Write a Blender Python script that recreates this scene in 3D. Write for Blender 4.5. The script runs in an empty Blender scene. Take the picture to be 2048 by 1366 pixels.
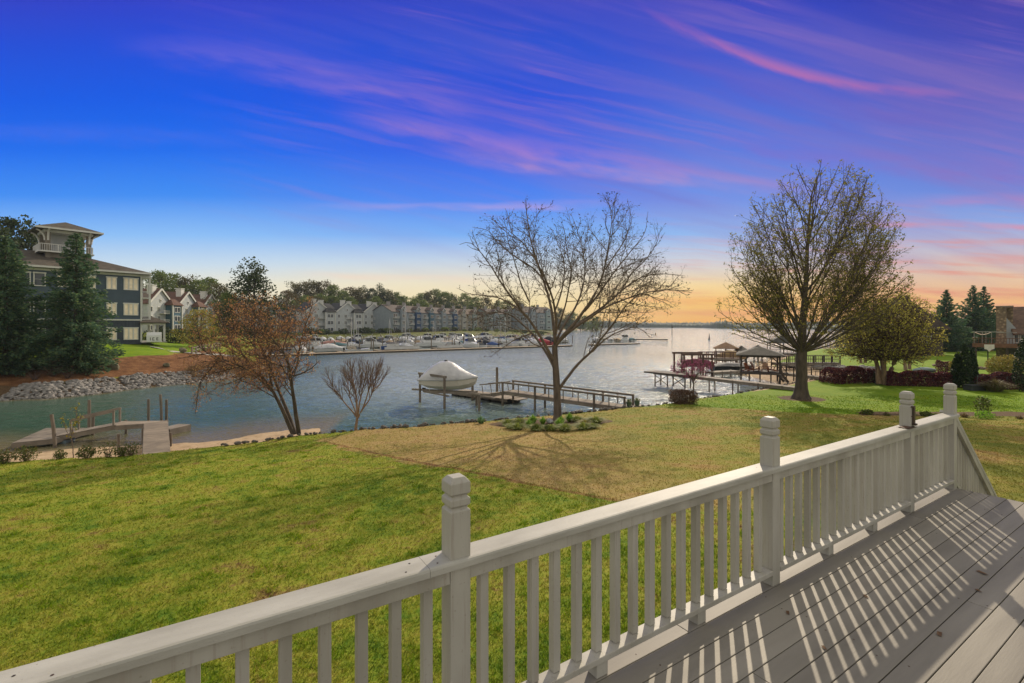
import bpy, math, random
import numpy as np
from mathutils import Vector, Matrix
R = math.radians
scene = bpy.context.scene
col = scene.collection
EYE = 7.2; FPX = 960.0; CX = 1024.0; HY = 650.0

# ------------------------------------------------------------------ camera
cam_d = bpy.data.cameras.new('camera'); cam = bpy.data.objects.new('camera', cam_d); col.objects.link(cam)
cam.location = (0, 0, EYE); cam.rotation_euler = (R(90), 0, 0)
cam_d.sensor_width = 36; cam_d.lens = 36 * FPX / 2048
cam_d.shift_y = -(683 - HY) / 2048
cam_d.clip_start = 0.05; cam_d.clip_end = 20000
scene.camera = cam
scene.view_settings.view_transform = 'Standard'; scene.view_settings.look = 'None'
scene.view_settings.exposure = 0; scene.view_settings.gamma = 1
scene.cycles.max_bounces = 8; scene.cycles.transparent_max_bounces = 8
scene.cycles.sample_clamp_indirect = 4; scene.cycles.sample_clamp_direct = 30

def srgb(r, g, b):
    f = lambda c: (c/255)/12.92 if c/255 <= .04045 else ((c/255+.055)/1.055)**2.4
    return (f(r), f(g), f(b), 1)

# ---------------------------------------------------------- node helpers
class S:
    """a float socket with arithmetic"""
    def __init__(s, nt, k): s.nt, s.k = nt, k
    def op(s, o, *a, clamp=False):
        n = s.nt.nodes.new('ShaderNodeMath'); n.operation = o; n.use_clamp = clamp
        for i, v in enumerate((s,) + a):
            if isinstance(v, S): s.nt.links.new(v.k, n.inputs[i])
            else: n.inputs[i].default_value = v
        return S(s.nt, n.outputs[0])
    def __add__(s, o): return s.op('ADD', o)
    __radd__ = __add__
    def __mul__(s, o): return s.op('MULTIPLY', o)
    __rmul__ = __mul__
    def __sub__(s, o): return s.op('SUBTRACT', o)
    def __rsub__(s, o): return (s * -1) + o
    def __truediv__(s, o): return s.op('DIVIDE', o)
    def max(s, o): return s.op('MAXIMUM', o)
    def min(s, o): return s.op('MINIMUM', o)
    def abs(s): return s.op('ABSOLUTE')
    def step(s, a, b):
        n = s.nt.nodes.new('ShaderNodeMapRange'); n.interpolation_type = 'SMOOTHSTEP'
        s.nt.links.new(s.k, n.inputs[0]); n.inputs[1].default_value = a; n.inputs[2].default_value = b
        return S(s.nt, n.outputs[0])
def mixc(nt, f, a, b, mode='MIX'):
    n = nt.nodes.new('ShaderNodeMix'); n.data_type = 'RGBA'; n.blend_type = mode; n.clamp_factor = True
    for i, v in ((0, f), (6, a), (7, b)):
        if isinstance(v, S): v = v.k
        if hasattr(v, 'is_linked'): nt.links.new(v, n.inputs[i])
        else: n.inputs[i].default_value = v
    return n.outputs[2]
def ramp(nt, f, stops):
    n = nt.nodes.new('ShaderNodeValToRGB'); e = n.color_ramp.elements
    while len(e) < len(stops): e.new(.5)
    for el, (p, c) in zip(e, stops): el.position = p; el.color = c
    nt.links.new(f.k if isinstance(f, S) else f, n.inputs[0])
    return n.outputs[0]
def noise(nt, vec, scale, detail=3, rough=.55, out=0):
    n = nt.nodes.new('ShaderNodeTexNoise'); n.inputs['Scale'].default_value = scale
    n.inputs['Detail'].default_value = detail; n.inputs['Roughness'].default_value = rough
    if vec is not None: nt.links.new(vec, n.inputs['Vector'])
    return S(nt, n.outputs[0])
def mapping(nt, vec, scale=(1,1,1), rot=(0,0,0)):
    n = nt.nodes.new('ShaderNodeMapping'); nt.links.new(vec, n.inputs[0])
    n.inputs['Scale'].default_value = scale; n.inputs['Rotation'].default_value = rot
    return n.outputs[0]
def combine(nt, x, y, z=0.0):
    n = nt.nodes.new('ShaderNodeCombineXYZ')
    for i, v in enumerate((x, y, z)):
        if isinstance(v, S): nt.links.new(v.k, n.inputs[i])
        else: n.inputs[i].default_value = v
    return n.outputs[0]

# ------------------------------------------------------------------ sun
SUN_AZ = math.atan2(1411 - CX, FPX); SUN_EL = R(28.8)
sd_ = bpy.data.lights.new('sun', 'SUN'); sun = bpy.data.objects.new('sun', sd_); col.objects.link(sun)
sd_.energy = 4.3; sd_.angle = R(.55); sd_.color = (1, .85, .64)
sdir = Vector((math.sin(SUN_AZ)*math.cos(SUN_EL), math.cos(SUN_AZ)*math.cos(SUN_EL), math.sin(SUN_EL)))
sun.rotation_euler = sdir.to_track_quat('Z', 'Y').to_euler(); sun.location = sdir * 100

# ------------------------------------------------------------------ sky
def make_sky():
    w = bpy.data.worlds.new('World'); scene.world = w; w.use_nodes = True
    nt = w.node_tree; nt.nodes.clear()
    tc = nt.nodes.new('ShaderNodeTexCoord'); sp = nt.nodes.new('ShaderNodeSeparateXYZ')
    nt.links.new(tc.outputs['Generated'], sp.inputs[0])
    x, y, z = (S(nt, sp.outputs[i]) for i in range(3))
    yy = y.max(.12); U = x / yy; V = z / yy
    fv = (V / .75).op('ADD', 0.0, clamp=True)
    v = lambda py: max(0, (HY - py) / FPX / .75)
    def rp(lst): return ramp(nt, fv, [(v(p), srgb(*c)) for p, c in sorted(lst, reverse=True)])
    left = rp([(645,(250,236,200)),(605,(247,234,206)),(568,(236,233,214)),(530,(202,222,238)),(470,(140,192,248)),(390,(62,142,244)),(300,(24,110,238)),(200,(14,92,230)),(90,(30,78,216)),(0,(48,66,200))])
    mid = rp([(645,(252,212,130)),(605,(250,228,172)),(565,(242,230,200)),(520,(198,216,234)),(470,(124,178,246)),(400,(80,136,242)),(300,(52,100,230)),(200,(44,84,218)),(90,(44,82,208)),(0,(52,72,196))])
    rgt = rp([(645,(255,180,66)),(608,(254,200,104)),(570,(250,218,158)),(528,(214,212,216)),(470,(150,188,240)),(400,(112,150,234)),(300,(88,124,224)),(200,(74,104,214)),(90,(54,84,204)),(0,(46,68,192))])
    far = rp([(640,(250,178,96)),(600,(250,190,118)),(550,(238,204,166)),(500,(202,196,206)),(440,(140,168,228)),(380,(108,138,220)),(300,(98,116,208)),(200,(86,96,194)),(90,(70,78,184)),(0,(60,64,172))])
    c = mixc(nt, U.step(-.75, -.05), left, mid)
    c = mixc(nt, U.step(.0, .45), c, rgt)
    c = mixc(nt, U.step(.42, 1.0), c, far)
    # broad cirrus veil, streaked along a shallow slope
    dist = noise(nt, combine(nt, U*1.6, V*5.0), 1.0, 3)
    wv = combine(nt, U*.9 + V*2.2, V*7.0 + U*1.9 + dist*.5)
    n1 = noise(nt, wv, 1.3, 5, .5)
    veil = n1.step(.42, .74) * U.step(-.75, .55) * V.step(.03, .16) * .55
    c = mixc(nt, veil, c, srgb(152, 118, 184))
    n1b = noise(nt, combine(nt, U*1.1 + V*1.4, V*10.0 + U*2.4 + dist*.5), 1.5, 5, .52)
    c = mixc(nt, n1b.step(.5, .76) * U.step(-.9, .1) * V.step(.1, .3) * .42, c, srgb(122, 106, 192))
    fil = noise(nt, combine(nt, U*1.6 + V*.9, V*30.0 + U*6.5 + dist*1.4), 1.5, 6, .6)
    patch = noise(nt, combine(nt, U*1.2 + 3.7, V*3.2 + U*.8), 1.7, 3)
    c = mixc(nt, fil.step(.44, .72) * patch.step(.40, .62) * U.step(-.85, -.1) * V.step(.12, .26) * .3, c, srgb(172, 122, 186))
    n2 = noise(nt, combine(nt, U*1.4, V*24.0 + U*1.2 + dist), 2.2, 5, .6)
    c = mixc(nt, n2.step(.46, .72) * U.step(.05, .7) * (1 - V.step(.1, .3)) * V.step(.004, .03) * .75, c, srgb(232, 140, 118))
    # individual streaks: V = a + bU + cU^2 through three points
    def streak(p, wpx, rgb, k, seed):
        us = [(a - CX)/FPX for a, b in p]; vs = [(HY - b)/FPX for a, b in p]
        cc, bb, aa = np.polyfit(us, vs, 2)
        t = V - (U*float(bb) + U*U*float(cc) + float(aa))
        n = noise(nt, combine(nt, U*5 + seed, t*20.0 + U*2 + dist*.6), 1.2, 5, .55)
        w = wpx / FPX
        tt = t + (n - .5) * (w*3.0)
        prof = 1 - tt.abs().step(0, w*1.5)
        L = us[2] - us[0]
        ends = U.step(us[0], us[0] + L*.3) * (1 - U.step(us[2] - L*.3, us[2]))
        return prof * n.step(.2, .75) * ends * (k*.8), srgb(*rgb)
    for p, wpx, rgb, k, sd in [
        (((180,88),(560,122),(1010,250)), 30, (138,116,210), .5, 0),
        (((430,140),(760,185),(1010,228)), 16, (170,128,200), .45, 3),
        (((640,215),(1000,285),(1500,352)), 22, (180,132,200), .75, 7),
        (((820,290),(1150,338),(1650,372)), 16, (206,150,188), .75, 11),
        (((1240,-10),(1500,112),(1980,186)), 12, (200,116,170), .85, 17),
        (((1150,40),(1450,150),(2060,240)), 40, (120,78,178), .3, 23),
        (((1300,250),(1700,318),(2300,330)), 26, (150,100,186), .5, 29),
        (((560,412),(900,414),(1300,402)), 9, (206,168,214), .6, 31),
        (((-150,262),(200,268),(560,292)), 18, (96,116,226), .5, 37),
        (((1700,452),(1900,452),(2300,462)), 8, (238,132,140), .8, 41),
        (((1760,405),(1950,400),(2300,410)), 12, (190,128,186), .7, 43),
        (((1820,520),(1980,518),(2300,524)), 10, (228,160,146), .7, 47),
        (((1160,588),(1350,600),(1560,596)), 8, (246,158,84), .7, 53),
        (((1200,622),(1400,626),(1600,620)), 6, (244,150,66), .7, 59),
        (((560,545),(780,556),(1020,560)), 9, (250,216,190), .7, 61),
        (((1750,596),(1950,588),(2300,590)), 10, (226,140,108), .7, 67)]:
        m, cl = streak(p, wpx, rgb, k, sd)
        c = mixc(nt, m, c, cl)
    # behind and overhead: nishita daylight with added unseen pale fill in cloud shapes
    sky = nt.nodes.new('ShaderNodeTexSky'); sky.sky_type = 'NISHITA'; sky.sun_disc = False
    sky.sun_elevation = SUN_EL; sky.sun_rotation = SUN_AZ
    nish = nt.nodes.new('ShaderNodeVectorMath'); nish.operation = 'SCALE'
    nt.links.new(sky.outputs[0], nish.inputs[0]); nish.inputs['Scale'].default_value = .1
    cl = noise(nt, tc.outputs['Generated'], 2.5, 5).step(.3, .6)
    back = mixc(nt, cl * .35 + .6, nish.outputs[0], (.84, .79, .70, 1))
    front = y.step(.05, .5) * (1 - V.step(.70, .98))
    c = mixc(nt, front, back, c)
    bg = nt.nodes.new('ShaderNodeBackground'); out = nt.nodes.new('ShaderNodeOutputWorld')
    nt.links.new(c, bg.inputs[0]); bg.inputs[1].default_value = 1.0
    nt.links.new(bg.outputs[0], out.inputs[0])
    w.cycles.sampling_method = 'MANUAL'; w.cycles.sample_map_resolution = 1024
make_sky()

# ------------------------------------------------------------------ materials
MATS = {}
def mat(name, c1, c2=None, rough=.7, scale=3.0, bump=0.0, bscale=None, stretch=(1,1,1), spec=.3, metal=0.0, detail=4, island=0.0, lo=.35, hi=.65, coat=0):
    """painted / wooden / stony surface: two tones mixed by object-space noise, with bump"""
    if name in MATS: return MATS[name]
    m = bpy.data.materials.new(name); m.use_nodes = True; nt = m.node_tree
    b = nt.nodes['Principled BSDF']
    tc = nt.nodes.new('ShaderNodeTexCoord')
    vec = mapping(nt, tc.outputs['Object'], stretch)
    n = noise(nt, vec, scale, detail)
    c2 = c2 or tuple(v*.8 for v in c1[:3])
    cc = ramp(nt, n, [(lo, (*c1[:3], 1)), (hi, (*c2[:3], 1))])
    if island:
        g = nt.nodes.new('ShaderNodeNewGeometry'); r = S(nt, g.outputs['Random Per Island'])
        hs = nt.nodes.new('ShaderNodeHueSaturation'); nt.links.new(cc, hs.inputs['Color'])
        nt.links.new((r * (2*island) + (1 - island)).k, hs.inputs['Value']); cc = hs.outputs[0]
    nt.links.new(cc, b.inputs['Base Color'])
    b.inputs['Roughness'].default_value = rough; b.inputs['Specular IOR Level'].default_value = spec
    b.inputs['Metallic'].default_value = metal; b.inputs['Coat Weight'].default_value = coat
    if bump:
        bn = nt.nodes.new('ShaderNodeBump'); bn.inputs['Strength'].default_value = 1; bn.inputs['Distance'].default_value = bump
        nt.links.new(noise(nt, vec, bscale or scale*6, 4).k, bn.inputs['Height']); nt.links.new(bn.outputs[0], b.inputs['Normal'])
    MATS[name] = m; return m
def leafmat(name, ca, cb, cc=None, trans=.35):
    if name in MATS: return MATS[name]
    m = bpy.data.materials.new(name); m.use_nodes = True; nt = m.node_tree; b = nt.nodes['Principled BSDF']
    g = nt.nodes.new('ShaderNodeNewGeometry'); r = S(nt, g.outputs['Random Per Island'])
    st = [(0, (*ca, 1)), (.6, (*cb, 1))] + ([(1, (*cc, 1))] if cc else [])
    c = ramp(nt, r, st); nt.links.new(c, b.inputs['Base Color'])
    b.inputs['Roughness'].default_value = .6; b.inputs['Specular IOR Level'].default_value = .2
    t = nt.nodes.new('ShaderNodeBsdfTranslucent'); nt.links.new(c, t.inputs[0])
    mx = nt.nodes.new('ShaderNodeMixShader'); mx.inputs[0].default_value = trans
    out = nt.nodes['Material Output']
    nt.links.new(b.outputs[0], mx.inputs[1]); nt.links.new(t.outputs[0], mx.inputs[2]); nt.links.new(mx.outputs[0], out.inputs[0])
    MATS[name] = m; return m
def emat(name, c, e, strength):
    if name in MATS: return MATS[name]
    m = bpy.data.materials.new(name); m.use_nodes = True; b = m.node_tree.nodes['Principled BSDF']
    nt = m.node_tree; tc = nt.nodes.new('ShaderNodeTexCoord')
    cc = ramp(nt, noise(nt, tc.outputs['Object'], 1.6, 2), [(.35, (*c, 1)), (.65, (*[v*.75 for v in c], 1))])
    nt.links.new(cc, b.inputs['Base Color'])
    ee = ramp(nt, noise(nt, tc.outputs['Object'], 1.1, 1), [(.35, (*e, 1)), (.7, (*[v*.55 for v in e], 1))])
    nt.links.new(ee, b.inputs['Emission Color'])
    b.inputs['Emission Strength'].default_value = strength; b.inputs['Roughness'].default_value = .4
    MATS[name] = m; return m

# ------------------------------------------------------------------ mesh builder
def link(o, parent=None):
    col.objects.link(o)
    if parent is not None: o.parent = parent
    return o
def tag(o, label=None, cat=None, group=None, kind=None):
    if label: o['label'] = label
    if cat: o['category'] = cat
    if group: o['group'] = group
    if kind: o['kind'] = kind
    return o
def thing(name, label, cat, loc=(0,0,0), rz=0, group=None):
    o = bpy.data.objects.new(name, None); o.empty_display_size = .3
    o.location = loc; o.rotation_euler = (0, 0, rz); link(o)
    return tag(o, label, cat, group)
def np_mesh(name, V, F, mat_=None, smooth=False, attrs=None):
    V = np.asarray(V, np.float32); F = np.asarray(F, np.int32); k = F.shape[1]
    me = bpy.data.meshes.new(name)
    me.vertices.add(len(V)); me.vertices.foreach_set('co', V.ravel())
    me.loops.add(F.size); me.loops.foreach_set('vertex_index', F.ravel())
    me.polygons.add(len(F)); me.polygons.foreach_set('loop_start', np.arange(0, F.size, k, dtype=np.int32))
    if smooth: me.polygons.foreach_set('use_smooth', np.ones(len(F), bool))
    me.update(calc_edges=True)
    for an, av in (attrs or {}).items():
        a = me.attributes.new(an, 'FLOAT', 'POINT'); a.data.foreach_set('value', np.asarray(av, np.float32))
    if mat_: me.materials.append(mat_)
    return me
class MB:
    def __init__(s): s.v, s.f, s.smooth = [], [], False
    def add(s, vs, fs):
        o = len(s.v); s.v += [tuple(p) for p in vs]; s.f += [tuple(i + o for i in f) for f in fs]; return s
    def box(s, c, d, rz=0, taper=1.0):
        x, y, z = d[0]/2, d[1]/2, d[2]/2; ca, sa = math.cos(rz), math.sin(rz); vs = []
        for dz in (-1, 1):
            k = taper if dz > 0 else 1
            for dx, dy in ((-1,-1),(1,-1),(1,1),(-1,1)):
                px, py = dx*x*k, dy*y*k
                vs.append((c[0] + px*ca - py*sa, c[1] + px*sa + py*ca, c[2] + dz*z))
        return s.add(vs, [(3,2,1,0),(4,5,6,7),(0,1,5,4),(1,2,6,5),(2,3,7,6),(3,0,4,7)])
    def bar(s, a, b, w, h):
        a, b = Vector(a), Vector(b); d = (b - a).normalized()
        up = Vector((0,0,1)) if abs(d.z) < .95 else Vector((0,1,0))
        r = d.cross(up).normalized()*w/2; u = r.cross(d).normalized()*h/2
        vs = [p + q for p in (a, b) for q in (-r-u, r-u, r+u, -r+u)]
        return s.add(vs, [(0,1,2,3),(7,6,5,4),(1,0,4,5),(2,1,5,6),(3,2,6,7),(0,3,7,4)])
    def tube(s, pts, rad, n=8, cap=True):
        pts = [Vector(p) for p in pts]
        if not hasattr(rad, '__len__'): rad = [rad]*len(pts)
        rings = []
        for i, p in enumerate(pts):
            d = (pts[min(i+1, len(pts)-1)] - pts[max(i-1, 0)]).normalized()
            ref = Vector((0,0,1)) if abs(d.z) < .9 else Vector((1,0,0))
            a = d.cross(ref).normalized(); b = d.cross(a)
            rings.append([p + (a*math.cos(2*math.pi*j/n) + b*math.sin(2*math.pi*j/n))*rad[i] for j in range(n)])
        fs = [(i*n + j, i*n + (j+1) % n, (i+1)*n + (j+1) % n, (i+1)*n + j) for i in range(len(pts)-1) for j in range(n)]
        if cap: fs += [tuple(range(n))[::-1], tuple((len(pts)-1)*n + j for j in range(n))]
        return s.add([v for r in rings for v in r], fs)
    def lathe(s, c, prof, n=14):
        return s.tube_rings(c, prof, n)
    def tube_rings(s, c, prof, n):
        vs = [(c[0] + r*math.cos(2*math.pi*j/n), c[1] + r*math.sin(2*math.pi*j/n), c[2] + z) for r, z in prof for j in range(n)]
        fs = [(i*n + j, i*n + (j+1) % n, (i+1)*n + (j+1) % n, (i+1)*n + j) for i in range(len(prof)-1) for j in range(n)]
        fs += [tuple(range(n))[::-1], tuple((len(prof)-1)*n + j for j in range(n))]
        return s.add(vs, fs)
    def prism(s, poly, d):
        """extrude a polygon of 3d points by vector d"""
        n = len(poly); d = Vector(d)
        vs = [Vector(p) for p in poly] + [Vector(p) + d for p in poly]
        return s.add(vs, [tuple(range(n))[::-1], tuple(range(n, 2*n))] + [(i, (i+1) % n, n + (i+1) % n, n + i) for i in range(n)])
    def loft(s, rings, closed=True, caps=True):
        n = len(rings[0]); m = n if closed else n - 1
        fs = [(i*n + j, i*n + (j+1) % n, (i+1)*n + (j+1) % n, (i+1)*n + j) for i in range(len(rings)-1) for j in range(m)]
        if caps: fs += [tuple(range(n))[::-1], tuple((len(rings)-1)*n + j for j in range(n))]
        return s.add([p for r in rings for p in r], fs)
    def build(s, name, m, parent=None, world=False, bevel=0, smooth=False, loc=None):
        me = bpy.data.meshes.new(name)
        off = Vector((0,0,0))
        if world and parent is not None: off = parent.location
        me.from_pydata([(p[0]-off[0], p[1]-off[1], p[2]-off[2]) for p in s.v], [], s.f)
        me.materials.append(m)
        import bmesh
        bm = bmesh.new(); bm.from_mesh(me); bmesh.ops.recalc_face_normals(bm, faces=bm.faces); bm.to_mesh(me); bm.free()
        if smooth: me.polygons.foreach_set('use_smooth', [True]*len(me.polygons))
        o = bpy.data.objects.new(name, me); link(o, parent)
        if loc is not None: o.location = loc
        if bevel:
            md = o.modifiers.new('bevel', 'BEVEL'); md.width = bevel; md.segments = 2; md.limit_method = 'ANGLE'
        return o
KIDS = {}
def copy_tree(o, parent=None):
    c = o.copy(); link(c, parent)
    for ch in o.children: copy_tree(ch, c)
    return c
def place(proto, loc, rz=0, label=None, group=None, sc=1.0, used=set()):
    """first use moves the prototype itself, then copies"""
    o = proto if proto.name not in used else copy_tree(proto)
    used.add(proto.name)
    o.location = loc; o.rotation_euler = (0, 0, rz); o.scale = (sc, sc, sc)
    if label: o['label'] = label
    if group: o['group'] = group
    return o
def recolor(o, m):
    o.material_slots[0].link = 'OBJECT'; o.material_slots[0].material = m

# ------------------------------------------------------------------ terrain
def ray(px, py, D): return ((px - CX)/FPX*D, D, EYE - (py - HY)/FPX*D)
def onz(px, py, z=0.0):
    D = (EYE - z)*FPX/(py - HY); return ((px - CX)/FPX*D, D, z)
def lawn_h(x, y):
    p = 3.2 + .0364*np.clip(x, -40, 14) - .0861*(np.maximum(y, 3) - 5)
    t = (p - 1.0)/.25
    return 1.0 + .25*np.where(t > 30, t, np.log1p(np.exp(np.minimum(t, 30))))
def lawn_pt(px, py):
    D = 10.0
    for _ in range(60):
        z = float(lawn_h(np.float64((px-CX)/FPX*D), np.float64(D))); D = .5*D + .5*(EYE - z)*FPX/(py - HY)
    return ((px-CX)/FPX*D, D)
EDGE = [lawn_pt(*p) for p in [(-420,952),(-150,935),(0,924),(170,916),(345,904),(440,893),(520,884),(600,871),(715,861),(850,851),(950,843),(1040,836),(1120,829),(1200,821),(1262,815),(1335,808),(1400,797),(1480,786),(1560,772),(1640,757)]]
EDGE += [onz(*p, 1.0)[:2] for p in [(1600,748),(1548,738),(1556,726),(1582,712),(1610,703),(1645,697),(1720,694),(1800,691),(2300,686),(3600,686)]]
NEAR = np.array(EDGE + [(900, -60), (-120, -60), (-120, 14)])
LEFT = np.array([onz(-700,860)[:2], onz(-250,826)[:2], onz(0,801)[:2], onz(100,797)[:2], onz(180,789)[:2], onz(260,778)[:2], onz(350,769)[:2], onz(440,761)[:2], (-37.5,66), (-38,74), (-44,90), (-60,112), (-72,150), (-84,190), (-74,214), (-52,228), (-30,246), (-8,275), (12,318), (34,372), (42,420), (20,470), (60,620), (130,800), (200,1000), (-900,1000), (-900,40)])
def seg_sd(P, poly):
    """signed distance, positive inside"""
    x, y = P[:,0], P[:,1]; d = np.full(len(x), 1e9); ins = np.zeros(len(x), bool)
    for (ax, ay), (bx, by) in zip(poly, np.roll(poly, -1, 0)):
        ex, ey = bx-ax, by-ay; L = ex*ex + ey*ey + 1e-12
        t = np.clip(((x-ax)*ex + (y-ay)*ey)/L, 0, 1)
        d = np.minimum(d, np.hypot(x-ax-t*ex, y-ay-t*ey))
        c = ((ay > y) != (by > y)) & (x < (bx-ax)*(y-ay)/(by-ay + 1e-12) + ax); ins ^= c
    return np.where(ins, d, -d)
def sstep(a, b, x):
    t = np.clip((x-a)/(b-a), 0, 1); return t*t*(3-2*t)
def wob(x, y, k, ph=0):
    return np.sin(x*k+ph)*np.cos(y*k*1.3+ph*2) + .5*np.sin(x*k*2.3+y*k*1.7+ph*3) + .3*np.sin(x*k*4.1-y*k*3.7+ph)
def terrain(x, y, full=False):
    x = np.asarray(x, float); y = np.asarray(y, float); P = np.stack([x.ravel(), y.ravel()], 1)
    sn = seg_sd(P, NEAR).reshape(x.shape) + .08*wob(x, y, 1.9)
    sl = seg_sd(P, LEFT).reshape(x.shape) + .25*wob(x, y, .9)
    lh = lawn_h(x, y) + .025*wob(x, y, .5) + .008*wob(x, y, 2.7, 1)
    beach = 1 - sstep(-13.5, -9.5, x)
    right = sstep(25, 34, x)*sstep(40, 50, y)
    o = np.maximum(-sn, 0)
    steep = lh - .55*o
    bch = lh - .42*sstep(0, .6, o) - .085*np.maximum(o - .3, 0)
    flat = lh - .28*o
    hn = steep*(1-beach) + bch*beach; hn = hn*(1-right) + flat*right
    hn = np.maximum(np.where(sn > 0, lh, hn), -1.5)
    hl = np.interp(sl, [-6,-1,0,2.6,4.5,9.5,22,40,90], [-2.0,-.4,0,1.15,1.7,3.05,4.45,5.1,6.5]) + np.where(sl > 2, .06*wob(x, y, .8, 2), 0); hl = np.where(hl > 0, hl*(1 - .32*sstep(130, 205, y)), hl)
    h = np.maximum(hn, hl)
    if full: return h, sn, sl, beach, right
    return h
def ground_at(x, y): return float(terrain(np.array([x]), np.array([y]))[0])
_D = np.geomspace(3, 420, 2200)
def G(px, py):
    """point of the ground seen at a pixel of the photograph"""
    X = (px-CX)/FPX*_D; Z = EYE - (py-HY)/FPX*_D
    h = np.maximum(terrain(X, _D), 0)
    k = int(np.argmax(Z <= h)) if (Z <= h).any() else len(_D)-1
    return (X[k], _D[k], float(terrain(X[k:k+1], _D[k:k+1])[0]))
def onray(px, D):
    x = (px-CX)/FPX*D; return (x, D, ground_at(x, D))

# ------------------------------------------------------------------ ground
def axis(parts):
    out = [np.arange(a, b, s) for a, b, s in parts]
    return np.concatenate(out + [np.array([parts[-1][1]])])
def grid(xs, ys):
    X, Y = np.meshgrid(xs, ys); n, m = X.shape
    i = np.arange(n*m).reshape(n, m)
    F = np.stack([i[:-1,:-1], i[:-1,1:], i[1:,1:], i[1:,:-1]], -1).reshape(-1, 4)
    return X.ravel(), Y.ravel(), F
T0 = np.array(lawn_pt(640, 880)); T1 = np.array(lawn_pt(1222, 999)); T2 = np.array(lawn_pt(1640, 1040)); T3 = T2 + (12, -1)
def poly_px(pts): return np.array([lawn_pt(*p) for p in pts])
DRYP = np.array([tuple(T0), tuple(T1), tuple(T2), (40, 9)] + [lawn_pt(*p) for p in [(2300,834),(2048,829),(1800,828),(1600,824),(1395,812)]] + EDGE[12:15][::-1] + EDGE[8:12][::-1])
BRIGHTP = np.array([lawn_pt(*p) for p in [(1384,806),(1395,813),(1500,818),(1600,826),(1800,830),(2048,832),(2500,838)]] + [(140, 60), (140, 160), (40, 160)] + [lawn_pt(*p) for p in [(1640,752),(1480,782)]])
BEDC = lawn_pt(1103, 846)
def smin(sd, w): return sstep(-w, w, sd)
def masks(x, y):
    """surface cover: dormant turf, bright turf, sand, straw, soil"""
    x = np.asarray(x, float); y = np.asarray(y, float)
    h, sn, sl, beach, right = terrain(x, y, True)
    P = np.stack([x.ravel(), y.ravel()], 1)
    dry = smin(seg_sd(P, DRYP).reshape(x.shape) + .35*wob(x, y, .8, 1.3) + .12*wob(x, y, 3.1, .4), .95)
    bri = smin(seg_sd(P, BRIGHTP).reshape(x.shape) + .12*wob(x, y, .7, .3), .25)
    sand = np.where(h > -3, sstep(.25, .6, -sn), 0)*beach*(sl < -2)
    rs = np.array([onz(*p, 1.0)[:2] for p in [(1500,785),(1640,760),(1735,745),(1745,738),(1560,730),(1540,735)]])
    rsm = smin(seg_sd(P, rs).reshape(x.shape), .6)
    sand = np.maximum(sand, rsm)
    sand = np.maximum(sand, sstep(.1, .6, -sn)*right*(sl < -2))
    far = sl > -1
    straw = far*sstep(1.9, 3.2, sl + .4*wob(x, y, .6))*(1 - sstep(9.6, 10.6, sl + .35*wob(x, y, .5, 2)))*(y < 80)
    soil = sstep(.1, .5, -sn)*(1-beach)*(1-right)*(sl < -2)
    soil = np.maximum(soil, far*(1 - sstep(1.9, 3.2, sl)))
    bed = 1 - sstep(.85, 1.02, np.hypot((x-BEDC[0])/3.9, (y-BEDC[1]-.2)/2.0) + .05*wob(x, y, 2))
    tr = 1 - sstep(1.5, 2.0, np.hypot(x-OAK[0], y-OAK[1]) + .12*wob(x, y, 2.2))
    bl = np.array([lawn_pt(*p) for p in [(1720,823),(2048,824),(2400,828),(2400,838),(2048,834),(1720,830)]])
    bord = smin(seg_sd(P, bl).reshape(x.shape) + .1*wob(x, y, 2), .15)
    soil = np.clip(np.maximum.reduce([soil, bed, tr, bord]), 0, 1)
    lush = ((sn > 0) | (sl > 10)).astype(float)
    return h, dict(dry=dry*(1-bri), bright=np.maximum(bri, far*sstep(10, 10.6, sl)*(1 - .9*sstep(80, 120, y))), sand=sand*(1-np.maximum(bed, tr)), straw=straw, soil=soil)
OAK = lawn_pt(1603, 797)
TREE = lawn_pt(1116, 841)

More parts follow.
